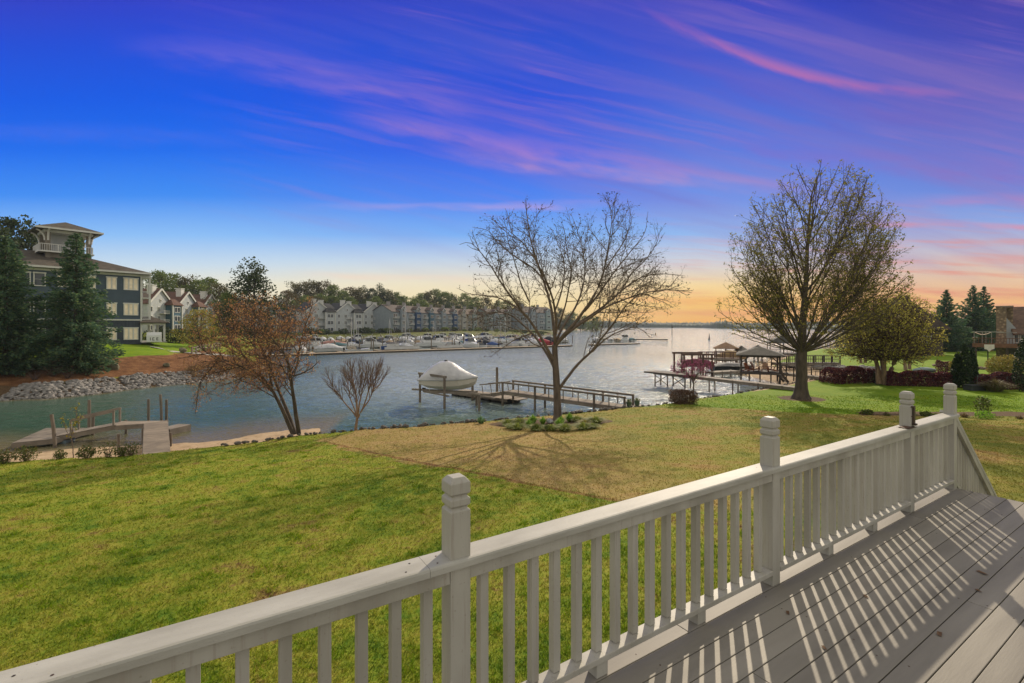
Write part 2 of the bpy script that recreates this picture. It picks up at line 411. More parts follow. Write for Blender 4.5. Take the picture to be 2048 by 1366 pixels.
def ground_colour(nt, pos):
    """procedural turf tones shared by the ground and the blades"""
    at = lambda n: (lambda a: (setattr(a, 'attribute_name', n), S(nt, a.outputs['Fac']))[1])(nt.nodes.new('ShaderNodeAttribute'))
    big = noise(nt, mapping(nt, pos, (1,1,.2)), .33, 4); med = noise(nt, pos, 1.3, 4, .6); fine = noise(nt, pos, 9, 4, .65); vf = noise(nt, pos, 42, 3, .7)
    f = big*.4 + med*.6 + fine*.4 - .2
    green = ramp(nt, f, [(.36, (.085,.16,.012,1)), (.46, (.175,.225,.018,1)), (.57, (.265,.265,.036,1)), (.66, (.22,.155,.05,1)), (.72, (.14,.085,.035,1))])
    dry = ramp(nt, f, [(.32, (.20,.19,.035,1)), (.44, (.28,.215,.065,1)), (.56, (.345,.245,.095,1)), (.70, (.24,.15,.06,1))])
    gdry = ramp(nt, big*.6 + med*.4, [(.40, (.13,.165,.018,1)), (.5, (.22,.215,.03,1)), (.62, (.29,.195,.06,1))])
    sp = nt.nodes.new('ShaderNodeSeparateXYZ'); nt.links.new(pos, sp.inputs[0])
    px, py = S(nt, sp.outputs[0]), S(nt, sp.outputs[1])
    dry = mixc(nt, (px + (big - .5)*9.0).step(1.0, 7.5)*.9, dry, gdry)
    bright = ramp(nt, big*.4 + med*.35 + fine*.3, [(.35, (.085,.17,.004,1)), (.52, (.15,.245,.008,1)), (.68, (.215,.265,.016,1))])
    c = mixc(nt, (at('dry') + (fine - .5)*.5 + (med - .5)*.7).step(.3, .7), green, dry)
    c = mixc(nt, (at('bright') + (fine - .5)*.3).step(.4, .6), c, bright)
    sp0 = nt.nodes.new('ShaderNodeSeparateXYZ'); nt.links.new(pos, sp0.inputs[0]); c = mixc(nt, S(nt, sp0.outputs[1]).step(140, 200)*.75, c, (.07,.075,.025,1))
    c = mixc(nt, vf.step(.55, .75)*.45, c, mixc(nt, .55, c, (.02,.02,.005,1)))
    # the shallow rut across the turf
    d = T1 - T0; L = float(np.hypot(*d)); tx, ty = d/L; nx, ny = -ty, tx
    along = ((px - float(T0[0]))*float(tx) + (py - float(T0[1]))*float(ty))
    off = (px - float(T0[0]))*float(nx) + (py - float(T0[1]))*float(ny) + (noise(nt, pos, .6, 2) - .5)*.5
    rut = (1 - off.abs().step(.05, .17 )) * along.step(-.5, 2.5) * (1 - along.step(L, L + 3)) * (fine*.6 + .5)
    c = mixc(nt, rut*.8, c, (.17,.075,.03,1))
    off2 = off + .42
    rut2 = (1 - off2.abs().step(.04, .2)) * along.step(1, 4) * (1 - along.step(L - 1, L + 2)) * med
    c = mixc(nt, rut2*.5, c, (.19,.10,.035,1))
    return c, at, med, fine, vf
def make_ground():
    xs = axis([(-1600,-600,200),(-600,-200,25),(-200,-80,5),(-80,-45,1),(-45,-26,.5),(-26,16,.22),(16,48,.4),(48,100,1.5),(100,220,6),(220,600,30),(600,1600,200)])
    ys = axis([(-60,-4,8),(-4,4,1),(4,38,.22),(38,60,.5),(60,110,1.2),(110,260,4),(260,600,20),(600,1600,200)])
    X, Y, F = grid(xs, ys)
    h, m = masks(X, Y)
    mt = bpy.data.materials.new('ground'); mt.use_nodes = True; nt = mt.node_tree; b = nt.nodes['Principled BSDF']
    g = nt.nodes.new('ShaderNodeNewGeometry'); pos = g.outputs['Position']
    c, at, med, fine, vf = ground_colour(nt, pos)
    lit = noise(nt, mapping(nt, pos, (1,2.2,1)), 3.5, 4)
    sand = ramp(nt, med*.5 + fine*.5, [(.35, (.30,.21,.125,1)), (.55, (.46,.34,.215,1)), (.7, (.53,.42,.28,1))])
    sand = mixc(nt, lit.step(.58, .7)*.75, sand, (.13,.075,.04,1))
    straw = ramp(nt, med*.4 + fine*.35 + vf*.25, [(.36, (.06,.03,.015,1)), (.5, (.17,.078,.033,1)), (.62, (.28,.15,.07,1))])
    soil = ramp(nt, fine*.6 + vf*.4, [(.38, (.05,.032,.018,1)), (.6, (.15,.095,.05,1))])
    c = mixc(nt, (at('straw') + (fine - .5)*.5).step(.35, .65), c, straw)
    c = mixc(nt, (at('soil') + (fine - .5)*.4).step(.35, .65), c, soil)
    c = mixc(nt, (at('sand') + (fine - .5)*.3).step(.35, .65), c, sand)
    nt.links.new(c, b.inputs['Base Color']); b.inputs['Roughness'].default_value = .9; b.inputs['Specular IOR Level'].default_value = .1
    bn = nt.nodes.new('ShaderNodeBump'); bn.inputs['Distance'].default_value = .05; bn.inputs['Strength'].default_value = .8
    nt.links.new((fine*.7 + vf*.5).k, bn.inputs['Height']); nt.links.new(bn.outputs[0], b.inputs['Normal'])
    me = np_mesh('ground', np.stack([X, Y, h], 1), F, mt, True, m)
    tag(link(bpy.data.objects.new('ground', me)), kind='structure')
make_ground()

# ------------------------------------------------------------------ lake
def make_lake():
    xs = axis([(-1600,-1200,400),(-1200,-200,100),(-200,-60,10),(-60,-46,.8),(-46,34,.2),(34,60,.5),(60,220,10),(220,1200,100),(1200,1600,400)])
    ys = axis([(8,24,.8),(24,72,.2),(72,132,.36),(132,260,6),(260,1580,60)])
    X, Y, F = grid(xs, ys); h = terrain(X, Y)
    rg = np.random.default_rng(3); Z = np.zeros_like(X); near = (X > -47) & (X < 59) & (Y > 23) & (Y < 131)
    for lam, n, am in ((2.9, 7, .012), (1.5, 12, .0075), (.8, 14, .0045)):
        for k in range(n):
            th = R(90) + SUN_AZ*.3 + rg.normal(0, .42); l = lam*rg.uniform(.7, 1.4); kx, ky = math.cos(th)*6.283/l, math.sin(th)*6.283/l
            Z[near] += am*np.sin(kx*X[near] + ky*Y[near] + rg.uniform(0, 6.28) + .5*np.sin(X[near]*.21 + k)*np.cos(Y[near]*.17 - k))
    Z *= sstep(-47, -40, X)*(1 - sstep(50, 59, X))*(1 - sstep(48, 131, Y))*np.clip(-h*1.2, 0, 1)*(.55 + .45*sstep(-30, -14, X))
    mt = bpy.data.materials.new('lake'); mt.use_nodes = True; nt = mt.node_tree; b = nt.nodes['Principled BSDF']
    g = nt.nodes.new('ShaderNodeNewGeometry'); pos = g.outputs['Position']
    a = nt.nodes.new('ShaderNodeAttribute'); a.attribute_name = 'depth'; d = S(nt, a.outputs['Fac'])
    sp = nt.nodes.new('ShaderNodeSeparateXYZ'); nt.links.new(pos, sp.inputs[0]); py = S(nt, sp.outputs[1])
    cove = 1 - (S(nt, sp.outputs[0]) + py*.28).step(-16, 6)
    deep = mixc(nt, py.step(24, 60) * (1 - cove*.75), (.024,.075,.046,1), (.27,.305,.285,1))  # pale sky reflection of the open water put into the base colour
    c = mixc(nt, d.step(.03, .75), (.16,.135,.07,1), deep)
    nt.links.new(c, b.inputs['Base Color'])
    b.inputs['Roughness'].default_value = .095; b.inputs['IOR'].default_value = 1.333; b.inputs['Specular IOR Level'].default_value = .29
    sx, sy = math.sin(.12), math.cos(.12)
    w1 = noise(nt, mapping(nt, pos, (.55,1.5,1), (0,0,.15)), .55, 3, .5)
    w2 = noise(nt, mapping(nt, pos, (.8,1.7,1), (0,0,-.2)), 1.9, 3, .55)
    w3 = noise(nt, mapping(nt, pos, (1,1.5,1), (0,0,.4)), 6.5, 2, .5)
    gust = noise(nt, mapping(nt, pos, (.4,1,1)), .05, 2).step(.35, .65)
    wind = py.step(22, 45)*.35 + .65
    hgt = (w1*.8 + w2*.55 + w3*.14) * (gust*.5 + .6) * wind
    bn = nt.nodes.new('ShaderNodeBump'); bn.inputs['Strength'].default_value = 1; bn.inputs['Distance'].default_value = .36
    nt.links.new(hgt.k, bn.inputs['Height']); nt.links.new(bn.outputs[0], b.inputs['Normal'])
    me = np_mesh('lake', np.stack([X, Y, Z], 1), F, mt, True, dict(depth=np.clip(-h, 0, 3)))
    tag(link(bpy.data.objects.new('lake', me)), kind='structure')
make_lake()

# ------------------------------------------------------------------ far wooded shore
def far_shore(name, pts, dep, m, seed):
    """pts: (px, py_top, D) skyline; a wooded ridge with its own thickness"""
    rng = np.random.default_rng(seed)
    px = np.array([p[0] for p in pts], float); top = np.array([p[1] for p in pts], float); D = np.array([p[2] for p in pts], float)
    s = np.linspace(px[0], px[-1], int(abs(px[-1]-px[0])/1.2)); Dn = np.interp(s, px, D)
    hz = EYE - (np.interp(s, px, top) - HY)/FPX*Dn
    k = np.convolve(rng.normal(0, 1, len(s)+8), np.ones(3)/3, 'same')[:len(s)]
    hz = np.maximum(hz*(1 + .10*k), 1.0)
    x = (s - CX)/FPX*Dn; V = []; n = len(s)
    prof = [(0, -.5), (.02, .5), (.10, .8), (.30, 1.0), (.65, .93), (1, .3)]
    for f, hf in prof:
        jj = 1 + .12*rng.normal(0, 1, n)*(hf > .2)
        V.append(np.stack([x*(1 + f*dep/Dn), Dn + f*dep, np.where(hf < 0, -1, hz*hf*jj)], 1))
    V = np.concatenate(V); i = np.arange(n*len(prof)).reshape(len(prof), n)
    F = np.stack([i[:-1,:-1], i[:-1,1:], i[1:,1:], i[1:,:-1]], -1).reshape(-1, 4)
    tag(link(bpy.data.objects.new(name, np_mesh(name, V, F, m))), kind='structure')
FOREST = mat('far_forest', (.035,.055,.032), (.06,.08,.045), .9, .03, 0, detail=5)
far_shore('far_hill', [(1000,640,1500),(1250,644,1500),(1300,646,1300),(1360,647.5,1300),(1405,648,1200),(1424,645,1000),(1436,641,960),(1452,642,950),(1466,646,940),(1480,650,900),(1560,653,900),(1700,650,700),(1850,640,500),(2300,620,420)], 120, FOREST, 3)
far_shore('distant_hill', [(900,640,1420),(1100,641,1420),(1300,645,1420),(1500,645.5,1420),(1800,640,1420),(2300,636,1000)], 100, FOREST, 5)

# ------------------------------------------------------------------ grass blades
def make_grass():
    rng = np.random.default_rng(7)
    N = 420000
    D = 3.0*np.exp(rng.random(N)**1.05*math.log(42/3.0)); u = rng.uniform(-1.6, 1.3, N)
    x = u*D; y = D
    h, m = masks(x, y); _, sn, sl, _, _ = terrain(x, y, True)
    keep = (sn > .05) & (m['soil'] < .5) & (m['sand'] < .3)
    lx = (x-DECK_O[0])*math.cos(DECK_A) + (y-DECK_O[1])*math.sin(DECK_A); ly = -(x-DECK_O[0])*math.sin(DECK_A) + (y-DECK_O[1])*math.cos(DECK_A)
    keep &= ~((ly < .2) & (lx < 7))
    x, y, h, D = x[keep], y[keep], h[keep], D[keep]; m = {k: v[keep] for k, v in m.items()}; n = len(x)
    NT = 420; tD = 3.2*np.exp(rng.random(NT)**.8*math.log(24/3.2)); tx = rng.uniform(-1.1, 1.0, NT)*tD; kk = 46
    wx = (tx[:,None] + rng.normal(0, .09, (NT, kk))*rng.uniform(.5, 1.8, (NT, 1))).ravel(); wy = (tD[:,None] + rng.normal(0, .09, (NT, kk))).ravel(); th_, tm = masks(wx, wy); tsn = terrain(wx, wy, True)[1]
    wl = (wx-DECK_O[0])*math.cos(DECK_A) + (wy-DECK_O[1])*math.sin(DECK_A); wl2 = -(wx-DECK_O[0])*math.sin(DECK_A) + (wy-DECK_O[1])*math.cos(DECK_A)
    ok = (tsn > .3) & (tm['dry'] < .5) & (tm['soil'] < .5) & ~((wl2 < .25) & (wl < 7)); nb = n
    x = np.r_[x, wx[ok]]; y = np.r_[y, wy[ok]]; h = np.r_[h, th_[ok]]; D = np.r_[D, wy[ok]]; m = {k: np.r_[m[k], tm[k][ok]] for k in m}; n = len(x)
    m['bright'] = np.where(np.arange(n) >= nb, 1.0, m['bright'])
    a = rng.uniform(0, 2*np.pi, n); hh = rng.uniform(.025, .06, n)*np.where(np.arange(n) >= nb, 1.5, 1.0)*(1 - .35*m['dry'])*(.9 + D*.012); w = .006 + .0016*D*rng.uniform(.6, 1.3, n)
    lean = rng.uniform(.3, 1.5, n)*hh; la = rng.uniform(0, 2*np.pi, n)
    p0 = np.stack([x - np.cos(a)*w/2, y - np.sin(a)*w/2, h-.005], 1); p1 = np.stack([x + np.cos(a)*w/2, y + np.sin(a)*w/2, h-.005], 1)
    p2 = np.stack([x + np.cos(la)*lean, y + np.sin(la)*lean, h + hh], 1)
    V = np.stack([p0, p1, p2], 1).reshape(-1, 3); F = np.arange(3*n).reshape(-1, 3)
    mt = bpy.data.materials.new('grass_blades'); mt.use_nodes = True; nt = mt.node_tree; b = nt.nodes['Principled BSDF']
    g = nt.nodes.new('ShaderNodeNewGeometry')
    c, *_ = ground_colour(nt, g.outputs['Position'])
    hs = nt.nodes.new('ShaderNodeHueSaturation'); nt.links.new(c, hs.inputs['Color'])
    r = S(nt, g.outputs['Random Per Island']); nt.links.new((r*.9 + .62).k, hs.inputs['Value']); nt.links.new((r*-.03 + .515).k, hs.inputs['Hue'])
    nt.links.new(hs.outputs[0], b.inputs['Base Color']); b.inputs['Roughness'].default_value = .65; b.inputs['Specular IOR Level'].default_value = .15
    t = nt.nodes.new('ShaderNodeBsdfTranslucent'); nt.links.new(hs.outputs[0], t.inputs[0])
    mx = nt.nodes.new('ShaderNodeMixShader'); mx.inputs[0].default_value = .4
    nt.links.new(b.outputs[0], mx.inputs[1]); nt.links.new(t.outputs[0], mx.inputs[2]); nt.links.new(mx.outputs[0], nt.nodes['Material Output'].inputs[0])
    at3 = {k: np.repeat(m[k], 3) for k in ('dry', 'bright')}
    tag(link(bpy.data.objects.new('grass', np_mesh('grass', V, F, mt, False, at3))), 'short mown green and straw coloured grass of the lawn', 'grass', kind='stuff')

# ------------------------------------------------------------------ deck and railing
DECK_A = R(32.6); DECK_Z = EYE - 2.0
DECK_O = (2.008, 3.737)                      # post two
d_ = np.array([math.cos(DECK_A), math.sin(DECK_A)])
WHITE = mat('weathered_white_paint', (.42,.405,.36), (.29,.275,.235), .55, 3, .0012, 30, (1,1,.25), detail=6, lo=.36, hi=.66)
def white_paint():
    """white painted timber with vertical cracks and worn spots"""
    m = WHITE; nt = m.node_tree; b = nt.nodes['Principled BSDF']
    tc = nt.nodes.new('ShaderNodeTexCoord')
    cr = noise(nt, mapping(nt, tc.outputs['Object'], (38,38,1.3)), 1.0, 4, .7)
    sp = noise(nt, tc.outputs['Object'], 60, 2); src = b.inputs['Base Color'].links[0].from_socket
    c = mixc(nt, cr.step(.55, .66)*.6, src, (.30,.27,.23,1)); c = mixc(nt, sp.step(.64, .74)*.4, c, (.2,.17,.13,1))
    nt.links.new(c, b.inputs['Base Color'])
white_paint()
CAP = mat('grey_white_cap_board', (.42,.41,.37), (.30,.29,.255), .6, 9, .001, 120, (.3,1,1), detail=6, lo=.3, hi=.7)
PLANK = mat('taupe_composite_plank', (.25,.23,.195), (.175,.16,.135), .6, 5, .0008, 90, (.12,1,1), detail=6, island=.13)
BLACKM = mat('dark_iron', (.035,.028,.022), (.10,.05,.03), .55, 8, .002)
def specks(m, k=.5):
    nt = m.node_tree; b = nt.nodes['Principled BSDF']; tc = nt.nodes.new('ShaderNodeTexCoord')
    sp = noise(nt, tc.outputs['Object'], 95, 3, .7); s2 = noise(nt, tc.outputs['Object'], 21, 3); src = b.inputs['Base Color'].links[0].from_socket
    c = mixc(nt, sp.step(.62, .75)*k, src, (.22,.19,.16,1)); c = mixc(nt, s2.step(.72, .75)*.6, c, (.12,.09,.07,1))
    nt.links.new(c, b.inputs['Base Color'])
specks(CAP); specks(PLANK, .3)
P4 = 4.0; POSTS = [-8.07, -5.37, -2.70, 0, 2.67, P4]
def make_deck():
    t = thing('deck', 'raised taupe composite plank deck in the foreground', 'deck', (*DECK_O, DECK_Z), DECK_A)
    fl = MB(); w, gap, y = .142, .006, .085; rng = random.Random(4)
    k = 0
    while y > -7:
        x0, x1 = -9.5, P4 + .07
        j = [x0] + sorted(x for x in [(-6.6, -1.05, 9), (-4.1, 2.55, 9), (-7.2, -2.7, 9), (-3.3, .95, 9)][k % 4] if x < x1 - .3) + [x1]
        for a, b in zip(j, j[1:]):
            fl.box(((a+b)/2, y - w/2, -.013), (b - a - .004, w - gap, .026))
        y -= w; k += 1
    f = fl.build('floor_boards', PLANK, t, bevel=.003)
    scm = MB().lathe((0, 0, 0), [(.0055, -.002), (.0055, .001)], 6).build('screw', BLACKM, f, loc=(-2.4, .03, 0))
    for i in range(5):
        for j in range(9):
            o = scm.copy(); link(o, f); o.location = (-1.5 + i*1.22 + (j % 2)*.05, .014 - j*.142 + (.03 if i % 2 else -.03), 0)
    fr = MB().box((-2.75, .07, -.16), (13.4, .035, .24)).box((P4 + .045, -3.4, -.16), (.035, 6.9, .24))
    for x in range(-9, 5): fr.box((x*1.0 - .2, -3.45, -.15), (.045, 7.0, .20))
    fr.build('joist_frame', mat('grey_joist', (.20,.17,.14), None, .8, 4, .002), t)
    for x in (-8, -5.4, -2.7, 0, 2.7, P4 - .1):
        for yy in (-.1, -3.4):
            zg = ground_at(*(np.array(DECK_O) + d_*x + np.array([-d_[1], d_[0]])*yy)) - DECK_Z
            MB().box((x, yy - .04, (zg - .1 - .28)/2 - .02), (.14, .14, -zg - .22)).build('support_post', WHITE, t)
def post_mb(h, base=0.0):
    """square post with two cut grooves and a chamfered head"""
    s = .0515; prof = [(s, base), (s, h-.155), (s-.011, h-.145), (s-.011, h-.139), (s, h-.129), (s, h-.100), (s-.011, h-.090), (s-.011, h-.084), (s, h-.074), (s, h-.024), (s-.020, h)]
    m = MB(); rings = [[(-r,-r,z),(r,-r,z),(r,r,z),(-r,r,z)] for r, z in prof]
    return m.loft(rings)
RAILTOP = .912
def make_railing():
    t = thing('deck_railing', 'weathered white wooden railing with square posts along the deck edge', 'railing', (*DECK_O, DECK_Z), DECK_A)
    rng = random.Random(2)
    post = post_mb(1.285)
    me = None
    for i, x in enumerate(POSTS):
        h = 1.285 + (0 if x != P4 else .0)
        o = post_mb(h, 0.001 if x != P4 else -.30).build('post', WHITE, t, bevel=.003, loc=(x, 0, 0))
        if i == 4:
            lt = MB().box((0, -.062, 1.035), (.045, .012, .20)).box((0, -.07, .94), (.05, .03, .02)).bar((-.06, -.058, 1.13), (.0, -.064, 1.13), .012, .012).bar((-.06, -.058, 1.03), (.0, -.064, 1.03), .006, .006)
            lt.box((-.09, -.035, .917), (.19, .10, .006))
            lt.build('iron_latch', BLACKM, o)
    # cap boards, jointed near the posts
    ends = [(-9.6, -5.55), (-5.55, -2.86), (-2.86, 2.56), (2.56, P4 + .075)]
    for a, b in ends:
        w, hh, r = .150, .038, .012
        sec = [(-w/2, -hh), (w/2, -hh), (w/2, -r), (w/2 - r*.3, -r*.3), (w/2 - r, 0), (-w/2 + r, 0), (-w/2 + r*.3, -r*.3), (-w/2, -r)]
        rings = [[(x, yy + .004, RAILTOP + zz) for yy, zz in sec] for x in (a + .001, b - .001)]
        cp = MB().loft(rings).build('cap_rail', CAP, t)
        for sx, sy in ((b - .06, .03), (b - .10, -.035), (a + .07, .03), (a + .05, -.035), ((a+b)/2, .02), ((a+b)/2 + .1, -.04)):
            MB().lathe((sx, sy, RAILTOP), [(.005, -.002), (.005, .001)], 6).build('screw', BLACKM, cp)
    s = .0515
    for a, b in zip([-9.6] + POSTS, POSTS):
        a2 = a + s + .001 if a > -9.5 else a; b2 = b - s - .001; c, L = (a2+b2)/2, b2 - a2
        MB().box((c, -.030, RAILTOP - .038 - .036), (L, .034, .07)).build('sub_rail', WHITE, t, bevel=.002)
        MB().box((c, -.012, .105), (L, .088, .036)).build('bottom_rail', WHITE, t, bevel=.004)
        n = round((b - a)/.150); stp = (b - a)/n
        for k in range(1, n):
            x = a + stp*k
            if x < -9.3: continue
            MB().box((x + rng.uniform(-.004, .004), .009, .498), (.045, .045, .746)).build('baluster', WHITE, t, bevel=.002)
        m = max(1, round((b - a)/.9))
        for k in range(1, m):
            x = a + (b - a)*k/m
            MB().box((x, -.005, .0435), (.085, .075, .085)).build('support_block', WHITE, t, bevel=.002)
def make_stairs():
    """stairs down to the lawn beyond the last post"""
    g = ground_at(*(np.array(DECK_O) + d_*(P4 + 2.6))) - DECK_Z
    t = thing('staircase', 'white railed wooden stairs dropping from the far deck end', 'stairs', (*(np.array(DECK_O) + d_*P4), DECK_Z), DECK_A)
    n = 10; rise = -g/n; run = rise/.785
    tr = MB(); st = MB()
    for k in range(1, n):
        tr.box((.08 + run*(k - .45), -.95, -rise*k - .015), (run + .02, 1.75, .03))
    tr.build('tread', PLANK, t)
    for yy in (-.04, -1.86):
        st.prism([(.07, yy, -.02), (.07, yy, -.34), (n*run, yy, -n*rise - .05), (n*run + .15, yy, -n*rise + .2)], (0, .04, 0))
    st.build('stringer', WHITE, t)
    top = (.02, 0, RAILTOP + .01); sl = -.785; L = n*run - .1
    MB().bar((.0, .03, RAILTOP + .02), (L, .03, RAILTOP + .02 + sl*L), .14, .038).build('hand_rail', CAP, t)
    MB().bar((.055, -.02, RAILTOP - .07), (L, -.02, RAILTOP - .07 + sl*L), .034, .07).build('sub_rail', WHITE, t)
    MB().bar((.055, 0, .08), (L, 0, .08 + sl*L), .08, .036).build('bottom_rail', WHITE, t)
    k = 0; x = .12
    while x < L - .05:
        MB().box((x, .02, .485 + sl*x), (.037, .037, .76)).build('baluster', WHITE, t); x += .098; k += 1
    post_mb(1.15, -.1).build('post', WHITE, t, loc=(L + .05, 0, g + .0))
make_deck(); make_railing(); make_stairs(); make_grass()

# ------------------------------------------------------------------ trees
class Wood:
    """collects tapered branches into one mesh"""
    def __init__(s): s.V, s.F, s.n = [], [], 0; s.tips = []
    def branch(s, pts, rad, k):
        pts = np.asarray(pts, float); rad = np.asarray(rad, float); m = len(pts)
        t = np.gradient(pts, axis=0); t /= np.linalg.norm(t, axis=1)[:,None] + 1e-9
        ref = np.where(np.abs(t[:,2:3]) < .9, [[0,0,1.]], [[1.,0,0]])
        a = np.cross(t, ref); a /= np.linalg.norm(a, axis=1)[:,None] + 1e-9; b = np.cross(t, a)
        an = np.arange(k)*2*np.pi/k
        ring = pts[:,None,:] + rad[:,None,None]*(a[:,None,:]*np.cos(an)[None,:,None] + b[:,None,:]*np.sin(an)[None,:,None])
        s.V.append(ring.reshape(-1, 3))
        i = np.arange(m*k).reshape(m, k) + s.n
        j = np.roll(i, -1, 1)
        s.F.append(np.stack([i[:-1], j[:-1], j[1:], i[1:]], -1).reshape(-1, 4)); s.n += m*k
    def build(s, name, m, parent):
        return link(bpy.data.objects.new(name, np_mesh(name, np.concatenate(s.V), np.concatenate(s.F), m, True)), parent)
def smooth_path(pts, n):
    pts = np.asarray(pts, float); d = np.r_[0, np.cumsum(np.linalg.norm(np.diff(pts, axis=0), axis=1))]
    t = np.linspace(0, d[-1], n); P = np.stack([np.interp(t, d, pts[:,i]) for i in range(3)], 1)
    for _ in range(2): P[1:-1] = .5*P[1:-1] + .25*(P[:-2] + P[2:])
    return P
def interp_path(P, t):
    f = t*(len(P)-1); i = min(int(f), len(P)-2); return P[i] + (P[i+1]-P[i])*(f-i), (P[i+1]-P[i])
def grow(rng, W, P, r0, lvl, cfg, env, L):
    """side branches along path P"""
    c = cfg[lvl]
    n = max(1, int(round(L*c['dens']*rng.uniform(.8, 1.2))))
    az0 = rng.uniform(0, 6.28)
    for i in range(n):
        t = c['t0'] + (1 - c['t0'])*(i + rng.random())/n
        p, tan = interp_path(P, min(t, .999)); tan = tan/(np.linalg.norm(tan) + 1e-9)
        u = np.cross(tan, [0.,0,1]); nu = np.linalg.norm(u)
        u = u/nu if nu > .1 else np.array([1.,0,0]); v = np.cross(tan, u)
        az = az0 + i*2.4 + rng.normal(0, .4); ang = c['ang']*rng.uniform(.7, 1.3)
        d = tan*math.cos(ang) + (u*math.cos(az) + v*math.sin(az))*math.sin(ang)
        Lc = (c['len'] if 'len' in c else L*c['ratio'])*(1 - c.get('tl', .45)*t)*rng.uniform(.65, 1.25)
        for _ in range(5):
            e = p + d*Lc
            if env is None or env(e): break
            Lc *= .68
        else:
            if rng.random() < .8: continue
        m = c['seg']; q = p.copy(); pts = [q.copy()]; dd = d.copy()
        for k in range(m):
            dd = dd + rng.normal(0, c['wob'], 3) + np.array([0,0,c['trop']]); dd /= np.linalg.norm(dd)
            q = q + dd*Lc/m; pts.append(q.copy())
        r = max(min(r0*c['rr']*(1 - .5*t), c.get('rmax', 9)), c['rmin'])
        W.branch(pts, np.linspace(r, max(r*.35, c['rmin']*.6), m+1), c['k'])
        pts = np.array(pts)
        if lvl + 1 < len(cfg): grow(rng, W, pts, r, lvl+1, cfg, env, Lc)
        if c.get('tip'): W.tips.append((pts, c['tip']))
def leaves(rng, tips, per, size, name, m, parent, spread=.05, aspect=.6, droop=0.0, flat=0.0):
    C = []
    for pts, k in tips:
        n = rng.poisson(per*k)
        if n:
            t = rng.random(n)**.6*(len(pts)-1); i = np.minimum(t.astype(int), len(pts)-2)
            C.append(pts[i] + (pts[i+1]-pts[i])*(t-i)[:,None])
    C = np.concatenate(C); return cards(rng, C + rng.normal(0, spread, C.shape), size, name, m, parent, aspect, droop, flat)
def cards(rng, C, size, name, m, parent, aspect=.6, droop=0.0, flat=0.0, dirs=None):
    n = len(C); a = rng.normal(0, 1, (n, 3)) if dirs is None else dirs + rng.normal(0, .35, (n, 3))
    a[:,2] -= droop*1.5; a[:,2] *= (1 - flat); a /= np.linalg.norm(a, axis=1)[:,None]
    b = np.cross(a, rng.normal(0, 1, (n, 3))); b /= np.linalg.norm(b, axis=1)[:,None] + 1e-9
    s = (size*rng.uniform(.55, 1.35, n))[:,None] if np.isscalar(size) else size[:,None]
    V = np.stack([C - a*s/2, C + b*s*aspect/2, C + a*s/2, C - b*s*aspect/2], 1).reshape(-1, 3)
    return link(bpy.data.objects.new(name, np_mesh(name, V, np.arange(4*n).reshape(-1, 4), m)), parent)
def outline_env(outline, base, D, deep=1.0):
    """crown envelope: measured left and right extent at each height, round in plan"""
    pts = np.array([((px-CX)/FPX*D - base[0], EYE - (py-HY)/FPX*D - base[2]) for px, py in outline])
    z0, z1 = pts[:,1].min(), pts[:,1].max(); zs = np.linspace(z0+.02, z1-.02, 60); lo, hi = [], []
    for z in zs:
        xs = []
        for (ax, az), (bx, bz) in zip(pts, np.roll(pts, -1, 0)):
            if (az > z) != (bz > z): xs.append(ax + (z-az)/(bz-az)*(bx-ax))
        lo.append(min(xs) if xs else 0); hi.append(max(xs) if xs else 0)
    lo, hi = np.array(lo), np.array(hi)
    def env(p, k=1.0):
        if p[2] < z0 or p[2] > z1: return False
        l = np.interp(p[2], zs, lo); h = np.interp(p[2], zs, hi); c, w = (l+h)/2, (h-l)/2*k + 1e-6
        return ((p[0]-c)/w)**2 + (p[1]/(w*deep))**2 < 1
    env.z = (z0, z1); env.lo = lambda z: np.interp(z, zs, lo); env.hi = lambda z: np.interp(z, zs, hi); env.deep = deep
    return env
def px_path(pts, base, D, lean=0.0, rng=None):
    """limb traced in the photograph, given its own depth by a lean towards or away from the viewer"""
    out = []; x0, y0 = pts[0]; acc = 0
    for i, (px, py) in enumerate(pts):
        if i: acc += math.hypot(px - pts[i-1][0], py - pts[i-1][1])/FPX*D
        dy = lean*acc; Dd = D + dy
        out.append(((px-CX)/FPX*Dd - base[0], Dd - base[1], EYE - (py-HY)/FPX*Dd - base[2]))
    return np.array(out)
BARK = mat('grey_brown_bark', (.16,.125,.095), (.085,.065,.05), .9, 5, .012, 22, (1,1,.25))
BARKD = mat('dark_bark', (.11,.085,.062), (.055,.042,.032), .9, 5, .01, 22, (1,1,.25))
BARKR = mat('tan_peeling_bark', (.30,.20,.13), (.15,.095,.065), .85, 6, .006, 22, (1,1,.3))
TWIG = mat('brown_twig', (.11,.07,.05), (.07,.045,.035), .9, 3)

